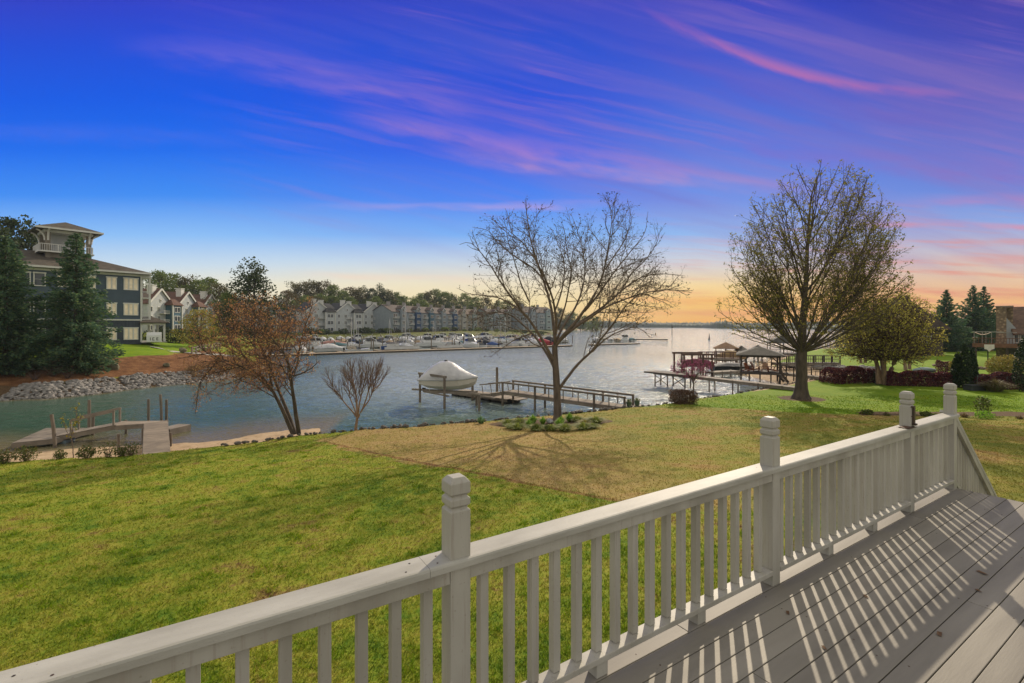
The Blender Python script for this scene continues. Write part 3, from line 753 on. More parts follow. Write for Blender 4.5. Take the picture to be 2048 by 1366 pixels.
def bare_tree():
    D = TREE[1]; base = (TREE[0], TREE[1], ground_at(*TREE) - .05); rng = np.random.default_rng(11)
    t = thing('shade_tree', 'tall nearly bare spreading tree standing in the round planting bed at the shore', 'tree', base)
    c = lambda *q: [(880 + x/2.628, 360 + y/2.628) for x, y in q]
    W = Wood()
    trunk = px_path(c((619,1268),(617,1180),(614,1090),(609,1000),(604,930),(603,868)), base, D)
    tr = Wood(); P = smooth_path(trunk, 16); rr = np.interp(np.linspace(0, 1, 16), [0,.06,.25,.6,1], [.36,.27,.23,.21,.17]); tr.branch(P, rr, 14)
    limbs = [  # path, start radius, lean
        (c((622,1105),(660,1050),(705,995),(745,945),(800,905),(850,835),(905,770),(950,700),(1000,630),(1080,590),(1150,600)), .125, -.25),
        (c((606,1000),(570,930),(530,870),(480,805),(420,752),(370,710),(300,690),(220,712),(150,760)), .12, .3),
        (c((606,960),(560,880),(520,800),(470,730),(410,660),(365,600),(310,520),(260,440),(200,360),(150,300),(100,340)), .13, -.3),
        (c((604,880),(600,760),(592,700),(575,620),(545,520),(520,440),(480,330),(465,200),(458,90)), .13, .15),
        (c((604,870),(612,740),(600,650),(560,540),(505,420),(430,330),(350,260),(300,230)), .11, -.5),
        (c((606,870),(625,800),(680,720),(720,660),(750,560),(760,450),(745,350),(715,240),(690,180)), .10, .5),
        (c((606,870),(640,820),(700,760),(770,670),(830,570),(870,470),(895,350),(910,220),(920,110)), .14, -.15),
        (c((607,872),(660,810),(740,745),(830,690),(890,640),(960,570),(1040,510),(1120,485),(1220,490),(1290,500)), .135, .25),
        (c((640,830),(720,770),(800,720),(880,665),(960,640),(1060,605),(1160,585),(1250,580),(1330,600)), .10, -.35),
        (c((760,690),(830,610),(900,500),(960,420),(1020,350),(1080,280),(1090,160)), .085, .45),
        (c((480,805),(440,825),(400,835),(350,870),(300,900),(262,935)), .055, -.2),
        (c((800,905),(850,850),(900,815),(960,790),(1020,770),(1070,785),(1110,830)), .07, .3),
        (c((560,545),(500,470),(440,430),(360,380),(290,320),(260,260),(170,250)), .07, .3),
        (c((430,690),(380,650),(320,625),(240,610),(150,600),(80,570)), .07, .4),
        (c((470,640),(430,560),(410,480),(390,400),(360,310),(340,180)), .06, -.5),
        (c((600,700),(640,600),(660,500),(650,400),(620,330),(600,270)), .075, .7),
        (c((620,780),(650,700),(670,590),(690,480),(660,330),(640,230)), .07, -.8),
        (c((870,470),(930,380),(980,300),(1010,210),(990,100)), .06, .6),
        (c((960,570),(1010,480),(1080,420),(1140,330),(1160,250)), .055, -.4),
        (c((545,880),(480,860),(430,800),(340,760),(250,770),(190,790)), .05, .5)]
    cfg = [dict(dens=1.9, t0=.28, ang=.72, ratio=.40, tl=.5, seg=6, wob=.13, trop=.035, rr=.5, rmin=.009, rmax=.026, k=5),
           dict(dens=3.4, t0=.15, ang=.75, ratio=.46, tl=.4, seg=5, wob=.16, trop=.03, rr=.6, rmin=.006, k=3, tip=1),
           dict(dens=4.4, t0=.2, ang=.7, len=.42, tl=.2, seg=3, wob=.16, trop=.04, rr=.7, rmin=.0045, k=3, tip=1.4)]
    env = outline_env(c((60,560),(80,330),(150,220),(270,230),(330,110),(450,60),(580,90),(610,220),(690,150),(830,150),(920,80),(1010,90),(1100,150),(1180,270),(1240,400),(1340,580),(1250,700),(1160,860),(1000,940),(760,1000),(500,960),(240,960),(60,700)), base, D, .8)
    for pts, r, ln in limbs:
        P = smooth_path(px_path(pts, base, D, ln), 22); L = float(np.linalg.norm(np.diff(P, axis=0), axis=1).sum())
        P[1:] += np.cumsum(rng.normal(0, .012, (21, 3)), 0)
        r *= .82; W.branch(P, np.linspace(r, .010, 22), 8); grow(rng, W, P, r, 0, cfg, env, L)
    tr.build('trunk', BARK, t); W.build('branches', mat('limb_bark', (.17,.13,.10), (.10,.078,.06), .9, 4), t)
    leaves(rng, W.tips, .62, .12, 'leaf_buds', leafmat('dark_bud', (.035,.03,.014), (.07,.06,.02), (.10,.05,.02), .2), t, .04, .45, .3)
bare_tree()

def limb_set(rng, base_path, env, n, z0f, rise, r):
    """limbs leaving a trunk and ending near the crown surface"""
    P = base_path; zt = P[-1][2]; z0, z1 = env.z; out = []
    for i in range(n):
        f = (i + .5)/n; z = z0 + (z1 - z0)*(.03 + .94*f**.85)
        az = i*2.39996 + rng.normal(0, .25); lo, hi = env.lo(z), env.hi(z); cx, w = (lo+hi)/2, (hi-lo)/2
        k = rng.uniform(.72, .97)
        e = np.array([cx + w*k*math.cos(az), w*k*env.deep*math.sin(az), z])
        hd = math.hypot(e[0], e[1]); za = np.clip(z - hd*rise*rng.uniform(.8, 1.2), z0f, zt*.97)
        j = int(np.argmin(np.abs(P[:,2] - za))); s = P[j]
        c = s + (e - s)*[.55, .55, .38] + [0, 0, -.02*hd]
        q = np.linspace(0, 1, 16)[:,None]; path = (1-q)**2*s + 2*q*(1-q)*c + q*q*e
        L = float(np.linalg.norm(np.diff(path, axis=0), axis=1).sum())
        path[1:] += np.cumsum(rng.normal(0, .008*L**.5, (15, 3)), 0)
        out.append((path, r*min(1, (L/8))**.8*rng.uniform(.8, 1.15), L))
    return out
def oak_tree():
    D = OAK[1]; base = (*OAK, ground_at(*OAK) - .05); rng = np.random.default_rng(21)
    t = thing('oak_tree', 'tall egg shaped tree with sparse new leaves and thick dark trunk on the bright lawn', 'tree', base)
    out = [(1430,665),(1422,610),(1440,560),(1447,490),(1472,430),(1512,375),(1556,342),(1610,322),(1655,315),(1700,330),(1738,352),(1752,400),(1795,445),(1818,490),(1806,545),(1810,590),(1792,640),(1720,668),(1640,690),(1560,690),(1490,684)]
    env = outline_env([(1618 + (a_-1618)*.97, b_) for a_, b_ in out], base, D, .72)
    tp = px_path([(1602,800),(1603,760),(1603,700),(1606,640),(1612,560),(1616,470),(1622,390),(1640,340)], base, D)
    P = smooth_path(tp, 40); W = Wood(); tr = Wood()
    rr = np.interp(P[:,2], [0,.25,.7,1.6,4.0,5.0,9,14,20], [.86,.66,.50,.43,.40,.32,.19,.10,.025])
    ks = int(np.argmin(np.abs(P[:,2] - 5.6))); tr.branch(P[:ks+1], rr[:ks+1], 18); W.branch(P[ks:], rr[ks:], 12)
    cfg = [dict(dens=1.5, t0=.3, ang=.62, ratio=.36, tl=.45, seg=6, wob=.10, trop=.05, rr=.5, rmin=.012, rmax=.035, k=4),
           dict(dens=2.2, t0=.2, ang=.65, ratio=.42, tl=.4, seg=4, wob=.13, trop=.04, rr=.6, rmin=.008, k=3, tip=1),
           dict(dens=2.4, t0=.2, ang=.7, len=.5, tl=.2, seg=2, wob=.14, trop=.03, rr=.7, rmin=.006, k=3, tip=1.3)]
    for path, r, L in limb_set(rng, P[8:], env, 84, 3.6, 1.9, .075):
        W.branch(path, np.linspace(r, .018, len(path)), 7); grow(rng, W, path, r, 0, cfg, env, L)
    tr.build('trunk', BARKD, t); W.build('branches', mat('oak_limb_bark', (.12,.095,.066), (.075,.06,.045), .9, 4), t)
    leaves(rng, W.tips, 1.6, .16, 'crown', leafmat('young_olive_leaf', (.12,.125,.025), (.24,.225,.045), (.34,.28,.06), .55), t, .07, .6)
oak_tree()

def stem_tree(name, label, base, D, stems, out, cfg, bark, leaf, per, size, seed, group=None, deep=.9, spread=.06, stemr=.09, n=0, rise=1.0, leafname='crown', r_end=.012, droop=0.2, branch_m=None):
    rng = np.random.default_rng(seed); t = thing(name, label, 'tree', base, 0, group)
    env = outline_env(out, base, D, deep); W = Wood(); tr = Wood()
    for k, st in enumerate(stems):
        pts, ln = st[0], st[1]; r = st[2] if len(st) > 2 else stemr
        P = smooth_path(px_path(pts, base, D, ln), 20); P[1:] += np.cumsum(rng.normal(0, .006, (19, 3)), 0)
        L = float(np.linalg.norm(np.diff(P, axis=0), axis=1).sum())
        tr.branch(P, np.linspace(r, r_end, 20), 9); grow(rng, W, P, r, 0, cfg, env, L)
        if n:
            for path, rr, L2 in limb_set(rng, P[6:], env, n, P[7][2], rise, r*.5):
                W.branch(path, np.linspace(rr, .01, len(path)), 5); grow(rng, W, path, rr, 1 if len(cfg) > 2 else 0, cfg, env, L2)
    tr.build('trunk', bark, t); W.build('branches', branch_m or TWIG, t)
    if per: leaves(rng, W.tips, per, size, leafname, leaf, t, spread, .6, droop)
    return t
bx = lawn_pt(592, 871); B = (*bx, ground_at(*bx) - .05)
stem_tree('maple_tree', 'leaning three stemmed tree with rusty red buds over the beach', B, bx[1],
    [([(586,868),(572,835),(553,795),(535,762),(510,745),(480,732),(440,716),(405,700)], -.15, .12), ([(590,868),(580,835),(566,800),(556,778),(545,740),(520,690),(500,640),(480,600)], .3, .11),
     ([(598,868),(592,830),(586,780),(580,730),(570,705),(545,680),(520,650),(500,610)], -.3, .12), ([(583,750),(594,735),(600,690),(607,660),(618,630),(625,600)], .2, .06), ([(545,775),(535,730),(545,690),(560,640),(560,600)], .5, .06),
     ([(510,745),(480,700),(450,660),(430,620),(420,600)], .1, .07), ([(440,716),(420,740),(400,760),(395,790),(390,830)], -.3, .05), ([(586,752),(600,748),(622,738),(640,722)], -.1, .05)],
    [(375,690),(385,650),(395,610),(440,592),(480,580),(520,588),(555,578),(590,600),(625,590),(638,640),(640,690),(645,720),(630,750),(560,790),(480,790),(440,860),(395,850),(385,780),(360,740)],
    [dict(dens=3.4, t0=.25, ang=.75, ratio=.42, tl=.4, seg=6, wob=.14, trop=.02, rr=.5, rmin=.009, rmax=.03, k=4),
     dict(dens=4.6, t0=.15, ang=.8, ratio=.46, tl=.4, seg=4, wob=.17, trop=.0, rr=.6, rmin=.0055, k=3, tip=1),
     dict(dens=5.5, t0=.15, ang=.75, len=.42, tl=.2, seg=3, wob=.18, trop=-.01, rr=.7, rmin=.0045, k=3, tip=1.2)],
    BARKD, leafmat('rusty_leaf', (.24,.13,.075), (.44,.20,.085), (.50,.34,.12), .55), 2.3, .08, 31, droop=.4)
cx_ = lawn_pt(713, 861); C_ = (*cx_, ground_at(*cx_) - .05)
stem_tree('crepe_myrtle', 'small leafless vase shaped tree with tan stems at the stony shore', C_, cx_[1],
    [([(711,862),(713,845),(716,835),(714,815),(712,790),(705,760),(700,725)], .1, .085), ([(716,836),(725,818),(740,800),(747,778),(755,750),(765,725)], .25, .05), ([(712,833),(705,822),(690,808),(680,795),(665,775),(655,755)], -.1, .045),
     ([(716,836),(718,810),(724,785),(730,755),(735,720)], -.3, .05), ([(714,838),(708,815),(700,795),(697,770),(688,740)], .4, .04), ([(725,818),(735,790),(742,760),(750,725)], -.4, .04), ([(747,778),(760,768),(772,750),(780,735)], -.1, .03)],
    [(648,760),(640,735),(665,728),(690,712),(730,708),(765,712),(785,735),(780,765),(760,790),(725,810),(690,806),(660,785)],
    [dict(dens=6, t0=.35, ang=.5, ratio=.42, tl=.3, seg=5, wob=.12, trop=.10, rr=.55, rmin=.009, rmax=.022, k=4),
     dict(dens=8, t0=.25, ang=.5, ratio=.5, tl=.3, seg=4, wob=.14, trop=.12, rr=.6, rmin=.006, k=3, tip=1)],
    BARKR, None, 0, .05, 41, branch_m=mat('tan_twig', (.20,.13,.09), (.12,.08,.06), .9, 3))
rb = onray(1386, 39.0); rbase = (rb[0], rb[1], rb[2] - .05)
stem_tree('redbud_tree', 'small flat topped tree in magenta blossom behind the clipped brown bush', rbase, rb[1],
    [([(1386,798),(1387,778),(1388,762),(1380,752),(1370,742),(1358,732)], .1, .075), ([(1388,762),(1393,752),(1402,742),(1415,730)], .3, .05), ([(1387,766),(1385,750),(1388,735),(1392,722)], -.3, .045), ([(1380,752),(1372,748),(1355,744),(1345,738)], -.2, .035)],
    [(1342,748),(1340,728),(1350,720),(1375,714),(1410,715),(1432,722),(1434,745),(1420,757),(1390,752),(1365,758)],
    [dict(dens=7, t0=.35, ang=.85, ratio=.5, tl=.3, seg=5, wob=.14, trop=.02, rr=.5, rmin=.009, rmax=.022, k=4),
     dict(dens=9, t0=.15, ang=.8, ratio=.5, tl=.3, seg=3, wob=.16, trop=.02, rr=.6, rmin=.006, k=3, tip=1)],
    BARK, leafmat('magenta_blossom', (.26,.05,.13), (.42,.10,.22), (.20,.045,.07), .3), 4.5, .085, 43, leafname='blossom', droop=0)
yb = onray(1765, 49.5); ybase = (yb[0], yb[1], yb[2] - .05)
stem_tree('river_birch', 'broad yellow green tree with several pale trunks rising from the dark hedge', ybase, yb[1],
    [([(1758,768),(1756,735),(1750,712),(1735,690),(1715,665),(1700,650)], .2, .26), ([(1768,768),(1768,735),(1770,700),(1775,660),(1785,620)], -.2, .27), ([(1776,768),(1783,735),(1795,712),(1812,680),(1835,655),(1850,640)], .1, .25), ([(1766,740),(1760,700),(1750,660),(1752,620)], .5, .18)],
    [(1655,700),(1668,650),(1700,610),(1740,590),(1790,582),(1835,595),(1862,620),(1872,665),(1862,710),(1830,730),(1780,722),(1720,728),(1680,722)],
    [dict(dens=2.2, t0=.3, ang=.75, ratio=.42, tl=.35, seg=6, wob=.12, trop=.03, rr=.5, rmin=.02, rmax=.07, k=4),
     dict(dens=2.8, t0=.15, ang=.8, ratio=.46, tl=.4, seg=4, wob=.15, trop=.01, rr=.6, rmin=.013, k=3, tip=1),
     dict(dens=3.2, t0=.15, ang=.75, len=.7, tl=.2, seg=2, wob=.16, trop=-.03, rr=.7, rmin=.01, k=3, tip=1.2)],
    BARKR, leafmat('yellow_green_leaf', (.32,.30,.05), (.46,.42,.08), (.56,.48,.11), .62), 1.7, .18, 47, n=16, rise=.9, droop=.3)
sx_ = onray(148, 23.6); sb = (sx_[0], sx_[1], sx_[2] - .03)
stem_tree('sapling', 'thin young tree with yellow green leaves beside the old dock', sb, sx_[1],
    [([(147,916),(146,895),(142,875),(146,855),(152,838),(153,815)], .05, .022), ([(143,880),(134,862),(128,846),(124,835)], .1, .014), ([(145,862),(150,850),(160,838),(164,830)], -.2, .012)],
    [(118,850),(120,828),(140,812),(155,808),(168,828),(166,850),(140,860)],
    [dict(dens=8, t0=.4, ang=.7, ratio=.3, tl=.3, seg=3, wob=.15, trop=.05, rr=.5, rmin=.004, rmax=.008, k=3, tip=1.2)],
    BARK, leafmat('lime_leaf', (.16,.17,.02), (.26,.24,.03), (.36,.26,.03), .4), 3.2, .10, 53, spread=.05)

# ---- conifers
def conifer(name, label, base, h, rad, seed, leaf, n_whorl=34, per=150, size=.34, group=None, top=.12, clear=.06, power=.8, up=-.15, build=True, rag=.35):
    rng = np.random.default_rng(seed); t = thing(name, label, 'tree', base, 0, group); tr = Wood()
    zs = np.linspace(0, h, 14); tr.branch(np.stack([rng.normal(0, .03, 14).cumsum()*.3, rng.normal(0, .03, 14).cumsum()*.3, zs], 1), np.interp(zs, [0, h], [h*.019, .02]), 9)
    C, Dr = [], []
    for i in range(n_whorl):
        f = clear + (1 - clear)*(i + .3*rng.random())/n_whorl; z = f*h
        R0 = rad*((1 - f)/(1 - clear))**power*(1 - .55*math.exp(-(f - clear)*14)) + top
        nb = max(4, int(10*(1 - f*.5)))
        a0 = rng.uniform(0, 6.28)
        for j in range(nb):
            az = a0 + j*6.283/nb + rng.normal(0, .2); L = R0*rng.uniform(1 - rag*1.3, 1 + rag*.35)
            d = np.array([math.cos(az), math.sin(az), up + .35*f + rng.normal(0, .08)])
            e = np.array([0, 0, z]) + d*L
            mid = np.array([0, 0, z]) + d*L*.5 + [0, 0, .05*L]
            tr.branch([[0, 0, z], mid, e], [.018*L**.5 + .01, .012*L**.5 + .006, .004], 3)
            k = max(6, int(per*L/rad*rng.uniform(.7, 1.3)*.25)); q = rng.uniform(.12, 1.05, k)**.75
            side = np.array([-d[1], d[0], 0]); wv = .22*L*(1.15 - q)*rng.normal(0, 1, k)
            p = np.array([0, 0, z]) + d*L*q[:,None] + side*wv[:,None] + np.stack([rng.normal(0, .06, k)*L**.5]*2 + [rng.normal(-.02, .10, k)*L**.5], 1)*[.6, .6, 1]
            C.append(p); Dr.append(np.tile(d + [0, 0, -.05], (k, 1)) + side*np.sign(wv)[:,None]*.5)
    C, Dr = np.concatenate(C), np.concatenate(Dr)
    tr.build('trunk', BARKD, t); cards(rng, C, size, 'needles', leaf, t, .42, 0, 0, Dr)
    return t
FIR = leafmat('dark_needle', (.05,.11,.068), (.09,.165,.085), (.17,.23,.09), .4)
def con_at(px, pyb, D=None): 
    return G(px, pyb) if D is None else onray(px, D)
p = G(152, 742); conifer('conifer', 'dark green conifer in front of the blue building, right one of the pair', (p[0], p[1], p[2]-.1), (742-462)/FPX*p[1], 80/FPX*p[1], 61, FIR, 54, 640, .33, clear=.01, power=.74, rag=.5)
p = G(12, 748); conifer('conifer', 'wide dark conifer at the left edge above the straw bank', (p[0], p[1], p[2]-.1), (748-468)/FPX*p[1], 78/FPX*p[1], 62, FIR, 50, 620, .35, clear=.03, power=.68, rag=.45)

# ---- background broadleaf trees: one builder, a few prototypes, copies
def broadleaf(name, h, w, seed, leaf, ncl=26, per=70, size=.55, trunk=.25, gap=.30):
    rng = np.random.default_rng(seed); t = thing(name, 'tree', 'tree', (0, 0, 0)); tr = Wood()
    zs = np.linspace(0, h*.8, 9); tp = np.stack([np.cumsum(rng.normal(0, .06, 9)), np.cumsum(rng.normal(0, .06, 9)), zs], 1); tr.branch(tp, np.linspace(h*.018, h*.005, 9), 8)
    C = []
    for i in range(ncl):
        f = (i + .5)/ncl; z = h*(trunk + (1 - trunk)*f*.96); prof = math.sin(math.pi*min(1, (f*.86 + .14)))**.6
        az = i*2.4 + rng.normal(0, .4); r = w/2*prof*rng.uniform(.25, .95)
        c = np.array([r*math.cos(az), r*math.sin(az), z + rng.normal(0, .03)*h]); s = w*.5*rng.uniform(gap*.7, gap*1.25)
        j = min(8, int(max(0, (z/h - .18))/.8*9)); tr.branch([tp[j], tp[j]*.4 + c*.6 - [0,0,.04*h], c], [h*.006, h*.004, .02], 4)
        k = rng.poisson(per); dv = rng.normal(0, 1, (k, 3)); dv /= np.linalg.norm(dv, axis=1)[:,None]
        C.append(c + dv*(s*rng.random((k, 1))**.45)*[1, 1, .75])
    tr.build('trunk', BARKD, t); cards(rng, np.concatenate(C), size, 'crown', leaf, t, .75)
    return t
LG = leafmat('mid_green_leaf', (.075,.125,.028), (.125,.175,.04), (.19,.21,.05), .4)
LD = leafmat('dark_green_leaf', (.022,.042,.018), (.042,.068,.022), (.075,.095,.03), .3)
LO = leafmat('olive_leaf', (.06,.065,.02), (.10,.095,.03), (.15,.12,.04), .3)
LR = leafmat('brownish_leaf', (.07,.05,.025), (.12,.085,.035), (.10,.10,.03), .3)
PROTO = [broadleaf('broadleaf_tree', 24, 17, 71, LG, 56, 95, .62, .10, .28), broadleaf('broadleaf_tree', 24, 18, 72, LO, 52, 80, .6, .14, .26), broadleaf('broadleaf_tree', 26, 16, 73, LD, 56, 105, .62, .12, .28),
         broadleaf('broadleaf_tree', 22, 17, 74, LR, 48, 70, .55, .14, .25), broadleaf('broadleaf_tree', 23, 18, 75, LG, 58, 85, .6, .10, .25), broadleaf('pine_tree', 26, 11, 76, LD, 40, 95, .6, .25, .30)]
PH = [24, 24, 26, 22, 23, 26]
def back_tree(px, pytop, D, k, label, group=None, rz=None, wide=1.0):
    x, y, z = onray(px, D); top = EYE - (pytop - HY)/FPX*D; s = (top - z + .2)/PH[k]
    o = place(PROTO[k], (x, y, z - .2), (px*1.7) % 6.28 if rz is None else rz, label, group)
    o.scale = (s*wide, s*wide, s)
rngb = random.Random(9)
LBL = ['full mid green tree in the wood behind the waterside apartments', 'thin olive leaved tree in the wood behind the waterside apartments', 'dense dark tree in the wood behind the waterside apartments', 'brown budding tree in the wood behind the waterside apartments', 'loose crowned green tree in the wood behind the waterside apartments', 'dark pine in the wood behind the waterside apartments']
back_tree(508, 527, 128, 2, 'tallest dark rounded tree rising behind the rusty tree', wide=1.15)
back_tree(455, 580, 126, 0, 'green tree beside the tall dark tree left of centre')
for px, top, D, k in [(318,537,190,0),(345,545,205,4),(372,552,200,1),(398,556,196,4),(420,553,205,0),(440,566,190,1),(575,578,215,3),(592,566,290,1),(610,562,300,3),(628,560,295,1),(648,562,300,3),(667,568,295,4),(686,577,300,0),(640,585,280,0),(612,588,275,4),(668,590,285,0),
    (700,574,310,3),(716,576,305,1),(730,577,315,2),(744,576,310,5),(760,572,320,2),(776,577,325,1),(792,583,330,4),(806,588,335,0),(700,592,290,0),(752,592,295,4),(840,584,360,4),(856,580,365,1),(872,577,370,4),(890,582,375,0),(905,588,380,1),(828,596,350,0),(930,586,400,4),(950,590,410,0),
    (972,594,420,1),(995,598,430,4),(1015,596,440,0),(1040,604,450,1),(1065,610,460,4),(1090,612,470,0),(1120,616,500,1),(1145,622,540,4),(1170,628,600,0),(1195,634,650,4),(1220,640,720,1)]:
    back_tree(px, top + rngb.uniform(-2, 2), D, k, LBL[k], 'trees of the wood behind the marina')
for j in range(26):
    px = 585 + j*24; D = float(np.interp(px, [585, 900, 1210], [262, 352, 560])) + rngb.uniform(0, 12); k = (0, 4, 1, 2, 5)[j % 5]
    back_tree(px, float(np.interp(px, [585, 700, 900, 1100, 1210], [598, 592, 604, 622, 640])) + rngb.uniform(-4, 4), D, k, 'low bushy tree filling the wood edge right behind the townhouses', 'understorey trees behind the townhouses', wide=1.25)
for px, top, D, k in [(-25,438,100,2),(12,440,105,5),(45,448,108,2),(62,462,112,2)]:
    back_tree(px, top, D, k, 'dark tree top showing beyond the blue building roof', 'trees behind the blue building')
yt = broadleaf('willow_tree', 7.0, 7.6, 81, leafmat('yellow_leaf', (.20,.19,.03), (.32,.27,.05), (.42,.34,.07), .4), 46, 80, .22, .12, .26)
p = onray(398, 82); yt.location = (p[0], p[1], p[2]-.1); yt['label'] = 'round yellow leaved tree at the end of the straw covered bank'
yt.scale = (1.02, 1.02, (EYE - (618-HY)/FPX*82 - p[2])/7.0*1.0)
for i, (px, top, D, hh, lb) in enumerate([(1893,577,112,0,'dark pointed conifer left of its taller twin behind the trimmed cypresses'),(1946,568,116,1,'tall dark conifer nearest the stone chimney, left stem'),(1968,570,118,2,'tall dark conifer nearest the stone chimney, right stem')]):
    b = onray(px, D); conifer('redwood_tree', lb, (b[0], b[1], b[2]-.2), EYE - (top-HY)/FPX*D - b[2], (5.6, 5.6, 5.8)[i], 90+i, FIR, 40, 330, .6, clear=.02, power=1.0, rag=.45, up=.1)
for i, (px, top, D, k, w) in enumerate([(1872,640,120,2,1.1),(1905,648,122,3,1.2),(1925,642,121,2,1.1),(1940,655,119,3,1.2),(1852,652,118,2,1.2),(1985,640,124,2,1.0),(1700,668,150,2,1.3),(1735,660,145,2,1.3),(1680,672,160,4,1.3)]):
    back_tree(px, top, D, k, 'low dark tree filling the wood edge under the right hand conifers' if i < 6 else 'low tree on the far right shore behind the birch', 'trees at the right wood edge' if i < 6 else 'trees on the right shore', wide=w)
for i, (px, D, hh) in enumerate([(1722,78,9.0),(1731,79,9.5),(1811,66,8.5),(1819,67,9.0)]):
    b = onray(px, D); s0 = [([(px, HY + (EYE-b[2])/FPX**-1*0 + (EYE-b[2])*FPX/D),(px-2, 700),(px-6, 670),(px-10, 640)], .1, .22)]
    stem_tree('birch_tree', ['pale trunked tree behind the birch, leftmost of the far pair','pale trunked tree behind the birch, right of the far pair','pale trunked tree behind the hedge, left of the nearer pair','pale trunked tree behind the hedge, right of the nearer pair'][i], (b[0], b[1], b[2]-.05), D, s0,
        [(px-34,690),(px-38,650),(px-14,615),(px+18,618),(px+34,655),(px+24,695)],
        [dict(dens=2.4, t0=.35, ang=.8, ratio=.5, tl=.3, seg=4, wob=.12, trop=.03, rr=.5, rmin=.02, rmax=.06, k=4), dict(dens=3.0, t0=.15, ang=.8, len=1.3, tl=.3, seg=3, wob=.14, trop=.02, rr=.6, rmin=.013, k=3, tip=1.5)],
        BARKR, MATS['yellow_green_leaf'], 2.6, .24, 100+i, 'pale trunked trees behind the birch')

# ---- shrubs and hedges
def shrub(name, label, cat, loc, shape, n, size, leaf, seed, group=None, rz=0, box=False, stems=6, smat=None, aspect=.7, lump=.12, taper=0.0):
    """leafy mass filling a rounded (or clipped) volume of half sizes `shape`"""
    rng = np.random.default_rng(seed); t = thing(name, label, cat, loc, rz, group)
    a, b, c = shape
    q = rng.normal(0, 1, (n, 3)); q /= np.linalg.norm(q, axis=1)[:,None]
    if box:
        q = q/np.maximum(np.abs(q).max(1), 1e-6)[:,None]*.55 + q*.45
    r = rng.random(n)**.28
    lum = 1 + lump*np.sin(q[:,0]*7 + seed)*np.sin(q[:,1]*6 + seed*2)*np.cos(q[:,2]*5 + seed) + rng.normal(0, .03, n)
    C = q*(r*lum)[:,None]*[a, b, c] + [0, 0, c*.98]; C[:,:2] *= (1 + taper*.35 - taper*C[:,2:3]/(2*c)); C = C[C[:,2] > .02]
    cards(rng, C, size, 'foliage', leaf, t, aspect)
    if stems:
        W = Wood()
        for k in range(stems):
            az = k*2.4; e = np.array([a*.55*math.cos(az), b*.55*math.sin(az), c*1.4*rng.uniform(.7, 1.1)])
            W.branch([[a*.1*math.cos(az), b*.1*math.sin(az), -.05], e*.5, e], [.03*c + .006, .02*c + .004, .004], 4)
        W.build('stems', smat or TWIG, t)
    return t
BUR = leafmat('burgundy_leaf', (.05,.015,.019), (.11,.03,.036), (.26,.075,.07), .25)
ARB = leafmat('cypress_leaf', (.010,.026,.010), (.022,.045,.015), (.05,.08,.02), .15)
def hedge(label, px0, px1, D0, D1, h, dep, n, seed):
    a, b = onray(px0, D0), onray(px1, D1); c = [(a[i]+b[i])/2 for i in range(3)]
    L = math.hypot(b[0]-a[0], b[1]-a[1]); rz = math.atan2(b[1]-a[1], b[0]-a[0])
    rng = np.random.default_rng(seed); t = thing('hedge', label, 'hedge', c, rz)
    n2 = n; x = rng.uniform(-L/2, L/2, n2); k = rng.random(n2); y = rng.uniform(-dep/2, dep/2, n2); z = rng.uniform(0.02, h, n2)
    face = rng.integers(0, 4, n2); ins = rng.random(n2)**2*.3
    z = np.where(face == 0, h - ins, z); y = np.where(face == 1, -dep/2 + ins, np.where(face == 2, dep/2 - ins, y))
    bump = .10*np.sin(x*1.9 + seed) + .06*np.sin(x*4.3) ; z = z*(1 + bump*.9); y = y*(1 + bump)*(1 - .25*(z/h)**4)
    e = np.abs(x)/(L/2); z = z*(1 - .3*e**10)
    cards(rng, np.stack([x, y, z], 1), .15, 'foliage', BUR, t, .7)
    W = Wood()
    for xx in np.arange(-L/2 + .3, L/2, .55):
        W.branch([[xx, 0, -.1], [xx + rng.normal(0, .1), rng.normal(0, .1), h*.5], [xx + rng.normal(0, .2), rng.normal(0, .2), h*.85]], [.035, .025, .01], 4)
    W.build('stems', TWIG, t)
hedge('rounded burgundy hedge just right of the big tree', 1653, 1752, 51.0, 52.5, 1.55, 1.9, 11000, 1)
hedge('long dark burgundy hedge in front of the birch trunks', 1768, 1918, 49.5, 48.0, 1.45, 1.4, 13000, 2)
hedge('burgundy hedge behind the grey planter box at the right edge', 1948, 2110, 47.0, 46.0, 1.45, 1.4, 12000, 3)
hedge('low dark clipped hedge behind the long hedge and the parked boat', 1872, 1915, 62, 61, 1.6, 1.2, 2200, 4)
for i, (px, D, h, r) in enumerate([(1914,47.5,3.5,.58),(1929,47.2,4.5,.68),(1944,47.4,4.0,.56),(2048,44.5,5.2,.9)]):
    b = onray(px, D)
    shrub('cypress', ['narrow dark cypress, left of the trio by the hedge','tallest middle cypress of the trio by the hedge','narrow dark cypress, right of the trio by the hedge','tall dark cypress cut by the right edge of the photo'][i], 'shrub', b, (r*.92, r*.92, h*.5), 3000, .15, ARB, 120+i, None if i == 3 else 'trio of cypresses', stems=3, lump=.05, taper=.75)
b = onray(2012, 56); shrub('golden_shrub', 'rounded golden green shrub before the stone chimney house', 'shrub', b, (2.0, 1.6, 1.35), 3600, .2, leafmat('golden_leaf', (.16,.16,.03), (.30,.25,.05), (.40,.28,.08), .35), 130)
b = onray(1911, 60); shrub('golden_shrub', 'small golden shrub tucked behind the left cypress', 'shrub', b, (.7, .7, 1.0), 700, .2, MATS['golden_leaf'], 131)
b = onray(1366, 37.0); shrub('clipped_bush', 'clipped flat topped dark brown bush on the shore beneath the blossom tree', 'shrub', (b[0], b[1], b[2]-.05), (1.02, .95, .56), 5200, .085, leafmat('brown_bush_leaf', (.05,.028,.018), (.10,.055,.03), (.16,.09,.04), .25), 132, box=True, stems=9)
